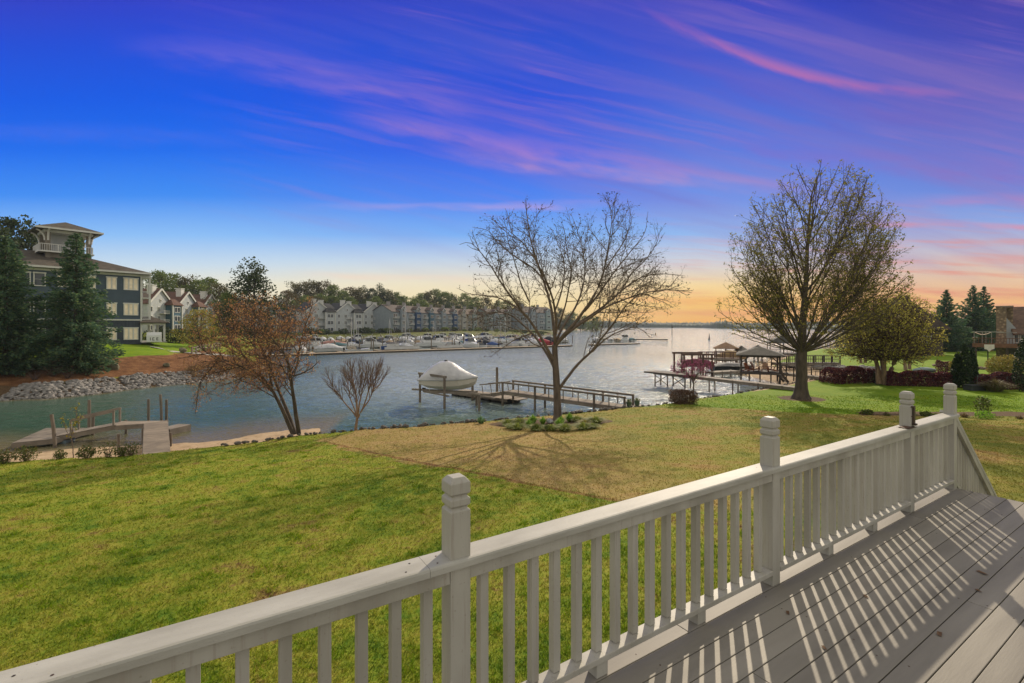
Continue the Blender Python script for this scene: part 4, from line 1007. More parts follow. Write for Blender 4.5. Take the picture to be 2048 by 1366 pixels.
def grass_clump(name, label, loc, h, r, n, leaf, seed, group=None, w=.03, arch=.8):
    rng = np.random.default_rng(seed); t = thing(name, label, 'plant', loc, 0, group)
    az = rng.uniform(0, 6.283, n); s = rng.random(n)**.7; hh = h*rng.uniform(.6, 1.05, n)*(1 - .25*s); V = []
    d = np.stack([np.cos(az), np.sin(az), 0*az], 1); side = np.stack([-np.sin(az), np.cos(az), 0*az], 1)
    up = np.array([0,0,1.])
    p0 = d*(r*.25*s)[:,None]; p1 = d*(r*.6*s)[:,None] + up*(hh*.75)[:,None]; p2 = d*(r*(.5 + arch*.6)*s)[:,None] + up*(hh*(1 - .35*s*arch))[:,None]
    V = np.stack([p0 - side*w/2, p0 + side*w/2, p1 + side*w*.45, p1 - side*w*.45, p1 - side*w*.45, p1 + side*w*.45, p2 + side*w*.08, p2 - side*w*.08], 1).reshape(-1, 3)
    me = np_mesh(name, V, np.arange(len(V)).reshape(-1, 4), leaf); o = link(bpy.data.objects.new('leaves', me), t)
    return t
LIR = leafmat('liriope_leaf', (.14,.20,.035), (.24,.29,.06), (.33,.31,.10), .45)
LIRB = leafmat('bright_strap_leaf', (.13,.29,.025), (.22,.40,.04), (.30,.42,.07), .45)
b = onray(1990, 44.5); grass_clump('ornamental_grass', 'wide tawny ornamental grass mound beside the grey planter', b, 1.3, 1.75, 900, leafmat('tawny_blade', (.13,.10,.05), (.22,.17,.08), (.16,.18,.05), .3), 140, w=.035, arch=.9)
q = lambda X, Y: (X/3.938 + 800, Y/3.938 + 680)
CL = [(845,655,.34,0),(870,682,.3,0),(925,690,.36,0),(935,645,.34,0),(1015,668,.26,1),(1048,640,.3,1),(1070,700,.38,0),(1125,648,.26,1),(1185,700,.34,0),(1253,672,.3,1),(1270,645,.26,1),(1300,700,.38,0),(1335,628,.32,1),(1395,630,.36,0),(1440,690,.38,0),(1455,650,.3,2),(1515,682,.3,0),(1540,640,.4,0)]
PL = [grass_clump('liriope_clump', '', (0,0,0), .31, .56, 340, LIR, 150, w=.02), grass_clump('liriope_clump', '', (0,0,0), .5, .36, 220, LIRB, 151, w=.022), grass_clump('liriope_clump', '', (0,0,0), .27, .56, 300, leafmat('yellow_strap_leaf', (.20,.20,.04), (.32,.28,.07), None, .4), 152, w=.02)]
for X, Y, s, k in CL:
    p = G(*q(X, Y + 14)); place(PL[k], (p[0], p[1], p[2]-.02), X % 6.28, ['arching olive green grassy clump edging the round tree bed', 'upright bright green grassy clump inside the round tree bed', 'yellowish grassy clump on the right side of the tree bed'][k], 'grassy clumps in the round tree bed', s/.25)
p = G(962, 847); grass_clump('iris_clump', 'spiky blue green iris clump on the stony shore left of the tree bed', (p[0], p[1], p[2]-.02), .55, .5, 70, leafmat('iris_leaf', (.08,.17,.06), (.13,.22,.09), None, .4), 160, w=.045, arch=.4)
EV = leafmat('border_leaf', (.05,.09,.015), (.10,.14,.025), (.17,.15,.04), .3)
for i, (px, py, s) in enumerate([(1722,826,.3),(1735,827,.42),(1772,829,.4),(1826,830,.42),(1852,831,.4),(1870,832,.48),(1930,833,.55),(1968,836,.6),(2040,836,.4),(1776,830,.25)]):
    p = G(px, py + 2)
    if i % 3 == 1 or i == 7: shrub('border_shrub', 'low green mound in the mulch strip between the two lawns', 'plant', (p[0], p[1], p[2]-.02), (s*.85, s*.7, s*.42), 420, .09, LIRB if i in (7,) else EV, 170+i, 'low plants in the mulch strip', stems=3)
    else: grass_clump('border_plant', 'low grassy tuft in the mulch strip between the two lawns', (p[0], p[1], p[2]-.02), s*.7, s, 90, LIR if i % 2 else leafmat('dry_tuft', (.16,.12,.06), (.24,.18,.09), None, .3), 180+i, 'tufts in the mulch strip', w=.03)
p = G(1966, 830); shrub('border_shrub', 'taller dark shrub in the mulch strip right of the last railing post', 'plant', (p[0], p[1], p[2]-.02), (.42, .4, .62), 420, .12, EV, 190, stems=5)
# bushes along the lawn edge at the old dock
for i, (px, py, s, k) in enumerate([(8,926,.5,0),(52,922,.6,0),(120,919,.36,1),(172,917,.48,0),(216,914,.6,1),(243,912,.38,1),(262,911,.55,1)]):
    p = onray(px, lawn_pt(px, py)[1])
    shrub('edge_shrub', 'small half bare shrub on the lawn edge above the little beach' if k else 'leafy green shrub on the lawn edge above the little beach', 'shrub', (p[0], p[1], p[2]-.03), (s*.75, s*.6, s*.62), 260 if k else 520, .085, leafmat('edge_leaf', (.06,.085,.02), (.11,.13,.03), (.17,.10,.04), .3), 200+i, 'shrubs on the lawn edge', stems=12, aspect=.6, lump=.3)

DRYB = leafmat('dry_brush_leaf', (.16,.10,.05), (.26,.15,.07), (.20,.17,.06), .4)
rngd = random.Random(77)
for i in range(26):
    px = rngd.uniform(375, 500); py = rngd.uniform(690, 752) if i % 3 else rngd.uniform(735, 758); p = G(px, py); s_ = rngd.uniform(.7, 1.5)
    shrub('dry_shrub', 'tawny half bare shrub on the bank below the yellow tree', 'shrub', (p[0], p[1], p[2] - .05), (s_, s_*.9, s_*.6), 380, .14, DRYB, 400 + i, 'tawny brush on the left bank', stems=14, aspect=.35, lump=.3)
for i, (px, py, s_) in enumerate([(105,752,1.6),(70,760,1.2),(135,757,1.1),(40,745,1.0),(175,752,.9)]):
    p = G(px, py); shrub('dry_shrub', 'greyish leafless brush pile under the conifers on the bank', 'shrub', (p[0], p[1], p[2] - .05), (s_, s_*.9, s_*.55), 260, .12, leafmat('grey_brush', (.07,.06,.045), (.12,.10,.07), (.09,.10,.06), .3), 440 + i, 'brush under the conifers', stems=22, aspect=.25, lump=.3)

# ------------------------------------------------------------------ building helpers
GLASS = mat('dark_window_glass', (.03,.04,.05), (.08,.09,.10), .12, .35, spec=.6)
TRIM = mat('white_trim_paint', (.62,.62,.58), (.54,.54,.50), .6, 1.5)
LITW = emat('lit_blind', (.62,.54,.40), (1.0,.80,.48), .20)
def siding(name, c, pitch=.16, vertical=False, dark=.7):
    """lap or board siding: shadow-free bump lines every `pitch` metres"""
    if name in MATS: return MATS[name]
    m = mat(name, c, tuple(v*.86 for v in c), .75, .8); nt = m.node_tree; b = nt.nodes['Principled BSDF']
    tc = nt.nodes.new('ShaderNodeTexCoord'); sp = nt.nodes.new('ShaderNodeSeparateXYZ'); nt.links.new(tc.outputs['Object'], sp.inputs[0])
    z = S(nt, sp.outputs[0 if vertical else 2])*(1/pitch)
    f = z.op('FRACT'); hgt = f if not vertical else 1 - (f - .5).abs().step(.38, .46)
    bn = nt.nodes.new('ShaderNodeBump'); bn.inputs['Distance'].default_value = .03; bn.inputs['Strength'].default_value = 1
    nt.links.new(hgt.k, bn.inputs['Height']); nt.links.new(bn.outputs[0], b.inputs['Normal']); return m
def shingle(name, c1, c2):
    if name in MATS: return MATS[name]
    m = mat(name, c1, c2, .9, .9, 0, detail=6); nt = m.node_tree; b = nt.nodes['Principled BSDF']; src = b.inputs['Base Color'].links[0].from_socket
    tc = nt.nodes.new('ShaderNodeTexCoord'); br = nt.nodes.new('ShaderNodeTexBrick'); nt.links.new(mapping(nt, tc.outputs['Object'], (1,1,1), (R(90),0,0)), br.inputs[0])
    br.inputs['Scale'].default_value = 1.6; br.inputs['Color1'].default_value = (1,1,1,1); br.inputs['Color2'].default_value = (.72,.72,.72,1); br.inputs['Mortar'].default_value = (.6,.6,.6,1); br.inputs['Mortar Size'].default_value = .01
    c = mixc(nt, 1.0, src, br.outputs[0], 'MULTIPLY'); nt.links.new(c, b.inputs['Base Color']); return m
def window(parent, x, y, z, w, h, n=1, glass=None, sill=True, muntin=False, side=-1):
    """window in the plane y (facing -y): frame with a pane behind; n lights"""
    f = MB(); t = .12; s = side
    f.box((x, y + s*.05, z + h/2 - t/2 + .02), (w + .12, .10, t + .06)).box((x, y + s*.05, z - h/2 + t/2), (w, .10, t))
    for k in range(n + 1):
        xx = x - w/2 + t/2 + (w - t)*k/n; f.box((xx, y + s*.05, z), (t if k in (0, n) else t*1.5, .094, h - 2*t))
    if muntin:
        for k in range(n): f.box((x - w/2 + w*(k + .5)/n, y + s*.03, z), (w/n - .1, .03, .03))
    o = f.build('window', TRIM, parent)
    MB().box((x, y + s*.012, z), (w - .04, .02, h - .04)).build('pane', glass or GLASS, o)
    return o
def gable(m, x0, x1, y0, y1, z0, zr, over=.4, th=.18, along='x'):
    """two roof slabs; the ridge runs along x or y"""
    if along == 'x':
        ym = (y0+y1)/2; k = (zr - z0)/(ym - y0)
        for ya, s in ((y0 - over, 1), (y1 + over, -1)):
            za = z0 - over*k
            m.prism([(x0 - over, ya, za), (x0 - over, ym, zr), (x0 - over, ym, zr + th), (x0 - over, ya, za + th)], (x1 - x0 + 2*over, 0, 0))
    else:
        xm = (x0+x1)/2; k = (zr - z0)/(xm - x0)
        for xa in (x0 - over, x1 + over):
            za = z0 - over*k
            m.prism([(xa, y0 - over, za), (xm, y0 - over, zr), (xm, y0 - over, zr + th), (xa, y0 - over, za + th)], (0, y1 - y0 + 2*over, 0))
def hip(m, x0, x1, y0, y1, z0, zr, over=.5, base=.16, ridge=None):
    x0 -= over; x1 += over; y0 -= over; y1 += over; d = min((y1-y0)/2, (x1-x0)/2)
    if ridge is None: ridge = d
    ym = (y0+y1)/2; xm = (x0+x1)/2
    r = [(x0 + ridge, ym), (x1 - ridge, ym)] if x1 - x0 >= y1 - y0 else [(xm, y0 + ridge), (xm, y1 - ridge)]
    v = [(x0,y0,z0),(x1,y0,z0),(x1,y1,z0),(x0,y1,z0),(x0,y0,z0+base),(x1,y0,z0+base),(x1,y1,z0+base),(x0,y1,z0+base),(*r[0],zr),(*r[1],zr)]
    if x1 - x0 >= y1 - y0: top = [(4,5,9,8),(5,6,9),(6,7,8,9),(7,4,8)]
    else: top = [(4,5,8),(5,6,9,8),(6,7,9),(7,4,8,9)]
    m.add(v, [(3,2,1,0),(0,1,5,4),(1,2,6,5),(2,3,7,6),(3,0,4,7)] + top); return m

# ------------------------------------------------------------------ the big blue building (local x along its visible wall)
def blue_building():
    D1 = 76.0; x1 = (283-CX)/FPX*D1; D0 = 65.2; x0 = (35-CX)/FPX*D0; rz = math.atan2(D1-D0, x1-x0)
    zg = 4.5; t = thing('apartment_building', 'large dark blue grey three storey building with lit windows and roof pavilion behind the conifers', 'building', (x1, D1, zg), rz)
    L = 42.0; dp = 15.0; H = 10.65
    low = siding('dark_board_siding', (.055,.068,.09), .42, True); up = siding('slate_blue_siding', (.085,.118,.16), .19); roof = shingle('brown_shingle', (.105,.088,.068), (.07,.06,.048))
    MB().box((-L/2, dp/2, 1.55), (L, dp, 3.7)).build('lower_wall', low, t)
    MB().box((-L/2, dp/2 - .0, 3.42 + (H - 3.42)/2), (L - .03, dp - .03, H - 3.42)).build('upper_wall', up, t)
    MB().box((-L/2, -.05, 3.5), (L, .12, .20)).box((-.05, -.06, H/2), (.22, .14, H - .1)).box((-L/2, -.05, H - .15), (L, .14, .34)).build('trim_band', TRIM, t)
    hip(MB(), -L, 0, 0, dp, H, H + 3.2, 1.0, .3, 8.2).build('roof', roof, t)
    MB().box((-L/2, -1.02, H + .16), (L + 2.06, .12, .26)).box((1.02, dp/2, H + .16), (.12, dp + 2.0, .26)).build('gutter', TRIM, t)
    # windows are placed by column
    for xc, w, n in ((-1.35, 1.85, 3), (-3.72, 1.25, 2), (-6.5, 1.85, 3), (-9.2, 1.25, 2), (-11.6, 1.25, 1), (-13.1, 1.25, 1), (-16, 1.85, 3), (-19, 1.85, 3)):
        for z in (9.08, 5.15, 1.35):
            window(t, xc, 0 if z > 3.5 else -.002, z, w, 1.9, n, LITW if xc > -11 else GLASS, muntin=True)
    # end porches
    pw = MB()
    for y in (.35, 4.5, 9.0):
        pw.box((1.15, y, H/2 + 1.6), (.26, .26, H - 3.3))
    for z in (3.6, 7.0): pw.box((.62, 5, z), (1.2, 9.6, .18))
    pw.box((.62, 5, H - .25), (1.3, 9.8, .5))
    for z in (3.6, 7.0):
        pw.box((1.15, 5, z + 1.05), (.08, 9.4, .08))
        for k in range(8): pw.box((.15 + k*.14, .3, z + .58), (.03, .03, .95))
        pw.box((.6, .3, z + 1.05), (1.1, .07, .07))
    pw.build('porch', TRIM, t)
    lp = MB(); hip(lp, .0, 3.2, -.3, 8, 3.0, 4.1, .35, .14); lp.build('porch_roof', roof, t)
    pc = MB()
    for x, y in ((3.0, -.1), (1.6, -.1), (3.0, 3.2), (3.0, 7.8)): pc.box((x, y, 1.4), (.26, .26, 3.1)).box((x, y, .25), (.34, .34, .5))
    pc.box((1.6, -.1, 2.86), (3.1, .2, .26)); pc.box((3.0, 3.8, 2.86), (.2, 7.6, .26)); pc.build('porch_column', TRIM, t)
    MB().box((1.6, 3.8, -.05), (3.4, 8.4, .16)).build('porch_floor', mat('concrete', (.42,.40,.36), None, .85, 2), t)
    # roof pavilion
    cx, cy, hw = -7.9, 6.5, 2.6; z0 = H + 1.2; zt = 16.75
    for k, (px_, py_) in enumerate(((cx-hw+.3, cy-hw+.3), (cx+hw-.3, cy-hw+.3), (cx+hw-.3, cy+hw-.3), (cx-hw+.3, cy+hw-.3))):
        MB().box((px_, py_, (z0+zt)/2), (.55, .55, zt-z0)).build('pavilion_post', siding('tan_siding', (.24,.21,.17), .2), t)
        br = MB(); sx = -1 if px_ < cx else 1; sy = -1 if py_ < cy else 1
        pts = [(px_ + sx*.3 + sx*1.0*(1-math.cos(a)), py_ + sy*.0, zt - 1.6 + 1.5*math.sin(a)) for a in np.linspace(0, 1.5, 7)]
        br.tube(pts, .13, 6)
        pts = [(px_, py_ + sy*.3 + sy*1.0*(1-math.cos(a)), zt - 1.6 + 1.5*math.sin(a)) for a in np.linspace(0, 1.5, 7)]
        br.tube(pts, .13, 6); br.build('bracket', TRIM, t)
    MB().box((cx, cy, z0 + .9), (2*hw - .4, 2*hw - .4, 1.6)).build('pavilion_base', siding('tan_siding', (.24,.21,.17), .2), t)
    MB().box((cx, cy + 1.2, (z0+zt)/2 + .8), (2*hw - 1.6, 2*hw - 2.4, zt - z0 - 1.7)).build('pavilion_core', mat('pale_wall', (.45,.46,.46), (.34,.36,.38), .6, .8), t)
    rl = MB()
    for (a, b) in (((cx-hw-.6, cy-hw-.4), (cx+hw, cy-hw-.4)), ((cx-hw-.6, cy-hw-.4), (cx-hw-.6, cy+hw))):
        n = 24
        for k in range(n + 1):
            rl.box((a[0] + (b[0]-a[0])*k/n, a[1] + (b[1]-a[1])*k/n, z0 + 2.2), (.05 if k % 8 else .14, .05 if k % 8 else .14, 1.0))
        for z in (1.72, 2.72): rl.bar((*a, z0 + z), (*b, z0 + z), .10, .09)
    rl.build('railing', TRIM, t)
    MB().box((cx - .3, cy - .2, z0 + 1.62), (2*hw + 1.0, 2*hw + .8, .16)).build('balcony_floor', TRIM, t)
    hip(MB(), cx-hw, cx+hw, cy-hw, cy+hw, zt, zt + 1.75, 1.15, .2).build('pavilion_roof', roof, t)
    MB().box((cx, cy, zt - .18), (2*hw + .3, 2*hw + .3, .38)).box((cx, cy-hw-1.16, zt+.1), (2*hw+2.4, .1, .26)).box((cx+hw+1.16, cy, zt+.1), (.1, 2*hw+2.4, .26)).build('pavilion_eave', TRIM, t)
    # ice chest on the porch
    M = Matrix.Translation((x1, D1, zg)) @ Matrix.Rotation(rz, 4, 'Z')
    w = M @ Vector((1.45, -.75, 0)); ic = thing('ice_chest', 'white ice chest with slanted lids and black letters ICE beside the blue building porch', 'ice chest', w, rz - .35)
    m = MB(); m.prism([(-.95, -.4, 0), (-.95, .4, 0), (-.95, .4, 1.55), (-.95, .05, 1.55), (-.95, -.4, .95)], (1.9, 0, 0)); m.build('cabinet', mat('white_enamel', (.72,.73,.72), (.66,.67,.66), .35, 1), ic, bevel=.02)
    for x in (-.45, .45): MB().prism([(x-.40, -.392, 1.0), (x-.40, .03, 1.53), (x-.40, .01, 1.555), (x-.40, -.412, 1.025)], (.8, 0, 0)).build('lid', MATS['white_enamel'], ic)
    lt = MB(); blk = mat('black_letter', (.02,.02,.025), None, .5)
    def L(x, segs):
        for a, b in segs: lt.bar((x + a[0]*.22, -.405, .30 + a[1]*.38), (x + b[0]*.22, -.405, .30 + b[1]*.38), .085 if abs(a[0]-b[0]) < .01 else .012, .012 if abs(a[0]-b[0]) < .01 else .085)
    L(-.55, [((.5,-.1),(.5,1.1))]); L(-.13, [((1,1),(0,1)),((0,1.1),(0,-.1)),((0,0),(1,0))]); L(.38, [((0,1.1),(0,-.1)),((0,1),(1,1)),((0,.5),(.8,.5)),((0,0),(1,0))])
    lt.build('lettering', blk, ic)
blue_building()

# ------------------------------------------------------------------ townhouse rows
def row_frame(pxa, Da, pxb, Db):
    a = np.array([(pxa-CX)/FPX*Da, Da]); b = np.array([(pxb-CX)/FPX*Db, Db]); L = float(np.hypot(*(b-a))); return a, math.atan2(b[1]-a[1], b[0]-a[0]), L
def balcony(parent, x, y, z, w, d, m):
    b = MB().box((x, y - d/2, z), (w, d, .16)).box((x, y - d + .04, z + 1.0), (w, .07, .07))
    for sx in (-1, 1): b.box((x + sx*(w/2 - .03), y - d/2, z + 1.0), (.06, d - .02, .07))
    n = max(4, int(w/.28))
    for k in range(n + 1): b.box((x - w/2 + .04 + (w - .08)*k/n, y - d + .04, z + .52), (.05, .05, .88))
    return b.build('balcony', m, parent)
def gabled_row(label, pxa, Da, pxb, Db, n, zg, eave, ridge, wall, accent, roofm, base, group='gabled townhouse rows'):
    """terrace whose units turn tall gables with chimneys to the water"""
    a, rz, L = row_frame(pxa, Da, pxb, Db); t = thing('townhouse_row', label, 'townhouses', (a[0], a[1], zg), rz, group); u = L/n; dp = 13
    body = MB(); roof = MB(); bay = MB(); rake = MB(); hipm = MB()
    for i in range(n):
        x0 = i*u; xm = x0 + u*.42; gx0, gx1 = x0, x0 + u*.80
        body.box((x0 + u/2 - .01, dp/2, eave/2), (u - .02, dp, eave))
        gm = (gx0+gx1)/2
        body.prism([(gx0 + .05, .02, eave), (gx1 - .05, .02, eave), (gm, .02, ridge - .1)], (0, dp - .1, 0))
        gable(roof, gx0, gx1, 0, dp, eave, ridge, .35, .2, 'y')
        k = (ridge - eave)/((gx1-gx0)/2)
        for s, xe in ((-1, gx0 - .3), (1, gx1 + .3)): rake.bar((xe, -.42, eave - .3*k), (gm, -.42, ridge + .02), .16, .55)
        body.box((x0 + u*.9, dp/2, eave/2 + .4), (u*.2, dp - .5, eave + .8))
        roof.prism([(x0 + u*.78, .1, eave + .7), (x0 + u*1.02, .1, eave + .7), (x0 + u*1.02, dp/2, ridge - .6), (x0 + u*.78, dp/2, ridge - .6)], (0, 0, .2))
        by = MB().box((x0 + u*.72, -1.15, eave*.48), (u*.30, 2.3, eave*.96)).build('bay', accent, t); hip(MB(), x0 + u*.55, x0 + u*.89, -2.4, .3, eave*.96, eave*.96 + 2.1, .4, .16).build('bay_roof', roofm, by)
    body.build('wall', wall, t); roof.build('roof', roofm, t); rake.build('rake_board', TRIM, t)
    for i in range(n):
        x0 = i*u
        for xx, hh, yy in ((u*.30, 1.3, 1.8), (u*.66, 1.0, 5.0)):
            z1 = ridge + hh*.8; MB().box((x0 + xx, yy, (eave + z1)/2), (1.9, 1.7, z1 - eave)).box((x0 + xx, yy, z1 + .1), (2.2, 2.0, .24)).build('chimney', TRIM, t)
        for f in range(3):
            z = base + 1.5 + f*(eave - .4)/3
            for xx, w in ((u*.10, 1.1), (u*.34, 1.4)): window(t, x0 + xx, -.01, z, w, 1.7, 1 if w < 1.2 else 2)
            window(t, x0 + u*.72, -2.31, z, u*.2, 1.8, 2)
            if f: balcony(t, x0 + u*.46, -.01, z - 1.35, u*.20, 1.5, TRIM)
        window(t, x0 + u*.4, -.03, eave + 1.0, .8, .9, 1)
        pm = MB()
        for xx in (u*.555, u*.885): pm.box((x0 + xx, -2.4, eave*.48), (.35, .35, eave*.96))
        pm.build('pilaster', TRIM, t)
    return t
def dormer_row(label, pxa, Da, pxb, Db, n, zg, eave, ridge, wall, accents, roofm, group='dormered townhouse rows'):
    """terrace with its ridge along the row and small arched dormers"""
    a, rz, L = row_frame(pxa, Da, pxb, Db); t = thing('townhouse_row', label, 'townhouses', (a[0], a[1], zg), rz, group); u = L/n; dp = 13
    MB().box((L/2, dp/2, eave/2), (L, dp, eave)).prism([(0.05, .05, eave), (.05, dp - .05, eave), (.05, dp/2, ridge - .1)], (L - .1, 0, 0)).build('wall', wall, t)
    r = MB(); gable(r, 0, L, 0, dp, eave, ridge, .5, .2, 'x'); ro = r.build('roof', roofm, t)
    for i in range(n):
        x0 = i*u; xm = x0 + u*.62
        MB().box((xm, -.6, eave*.5), (u*.34, 1.2, eave - .02)).build('bay', accents[i % len(accents)], t)
        m = MB().box((xm, .6, eave + .7), (u*.26, 3.0, 1.9)).prism([(xm - u*.13, -.88, eave + 1.65), (xm + u*.13, -.88, eave + 1.65), (xm, -.88, eave + 2.9)], (0, 3.4, 0)); d = m.build('dormer', wall, t)
        k = MB(); gable(k, xm - u*.13, xm + u*.13, -.95, 2.6, eave + 1.65, eave + 3.0, .3, .16, 'y'); k.build('dormer_roof', roofm, d)
        k = MB()
        for s in (-1, 1): k.bar((xm + s*u*.16, -1.3, eave + 1.5), (xm, -1.3, eave + 3.12), .12, .3)
        k.build('dormer_trim', TRIM, d)
        window(t, xm, -.91, eave + .9, 1.3, 1.5, 1)
        for f in range(3):
            z = 1.6 + f*(eave - .3)/3
            window(t, xm, -1.21, z, u*.20, 1.7, 2); window(t, x0 + u*.2, -.01, z, u*.22, 2.0, 2)
            if f: balcony(t, x0 + u*.2, -.01, z - 1.25, u*.30, 1.3, TRIM)
        MB().box((x0 + u*.30, dp*.42, (eave + ridge)/2 + 1.0), (1.6, 1.4, ridge - eave + 1.6)).build('chimney', mat('grey_chimney', (.30,.28,.27), None, .8, 1), t)
    for y in (3.5, 9): 
        for z in (1.8, 4.9, 8.0): window(t, -.01, 0, 0, .01, .01) if False else None
    return t
CREAM = siding('cream_siding', (.38,.37,.33), .25); WSID = siding('white_siding', (.48,.51,.52), .25); TEAL = siding('teal_siding', (.055,.125,.175), .25); NAVY = siding('navy_siding', (.03,.07,.15), .25); GREYS = siding('grey_siding', (.24,.28,.31), .25); TAN = siding('tan_wall_siding', (.36,.32,.25), .25); SAGE = siding('sage_siding', (.25,.31,.30), .25)
RBR = shingle('red_brown_shingle', (.16,.085,.06), (.11,.06,.045)); RDK = shingle('charcoal_shingle', (.05,.052,.056), (.033,.034,.038)); RGB = shingle('grey_brown_shingle', (.135,.105,.09), (.09,.072,.065)); RTAN = shingle('tan_shingle', (.17,.12,.085), (.11,.08,.06))
gabled_row('teal and white townhouses with red brown roofs just right of the blue building', 296, 150, 446, 196, 3, 4.9, 9.2, 14.0, WSID, TEAL, RBR, 0)
gabled_row('pale townhouses half hidden behind the rusty tree', 462, 196, 590, 222, 3, 3.8, 10.2, 14.4, WSID, GREYS, RTAN, 0)
gabled_row('white gabled townhouses with charcoal roofs behind the marina', 612, 226, 776, 262, 3, 3.6, 10.2, 14.9, WSID, WSID, RDK, 0)
dormer_row('blue and grey dormered townhouses right of the white gabled row', 784, 250, 916, 316, 5, 3.6, 10.7, 14.4, GREYS, [GREYS, NAVY, TEAL], RGB)
dormer_row('cream townhouses with brown roofs following the blue dormered row', 912, 318, 976, 345, 3, 3.7, 10.9, 14.4, TAN, [CREAM, SAGE], RTAN)
dormer_row('greenish grey townhouses behind the left half of the bare tree', 974, 338, 1048, 372, 3, 3.7, 11.5, 15.2, SAGE, [GREYS, CREAM], RGB)
dormer_row('last grey townhouse block of the row, at the trunk of the bare tree', 1046, 352, 1106, 378, 2, 3.7, 13.0, 17.4, GREYS, [GREYS, SAGE], RGB)
# dark hedge and low fence in front of the rows
def slat_fence(name, label, a, b, h, m, step=1.6, rails=(.25, .85), pick=0, group=None, th=.06):
    a, b = Vector(a), Vector(b); t = thing(name, label, 'fence', a, 0, group); L = (b-a).length; n = max(1, int(L/step)); pm = MB(); d = b - a
    for k in range(n + 1):
        p = a + d*k/n; zg = ground_at(p.x, p.y); pm.box((p.x - a.x, p.y - a.y, zg + h/2 - a.z), (th*1.5, th*1.5, h))
    rl = MB(); pk = MB()
    for k in range(n):
        p, q = a + d*k/n, a + d*(k+1)/n; zp, zq = ground_at(p.x, p.y), ground_at(q.x, q.y)
        for r in rails: rl.bar((p.x-a.x, p.y-a.y, zp + r*h - a.z), (q.x-a.x, q.y-a.y, zq + r*h - a.z), th*.7, th)
        for j in range(pick):
            f = (j + .5)/pick; rl.box((p.x + (q.x-p.x)*f - a.x, p.y + (q.y-p.y)*f - a.y, zp + (zq-zp)*f + h*.5 - a.z), (th*.4, th*.4, h*.92))
    pm.build('posts', m, t); rl.build('rails', m, t); return t
BLACKF = mat('black_fence', (.025,.025,.025), None, .5)
DARKW = mat('dark_timber', (.085,.062,.045), (.045,.034,.027), .85, 2, .004, 20)
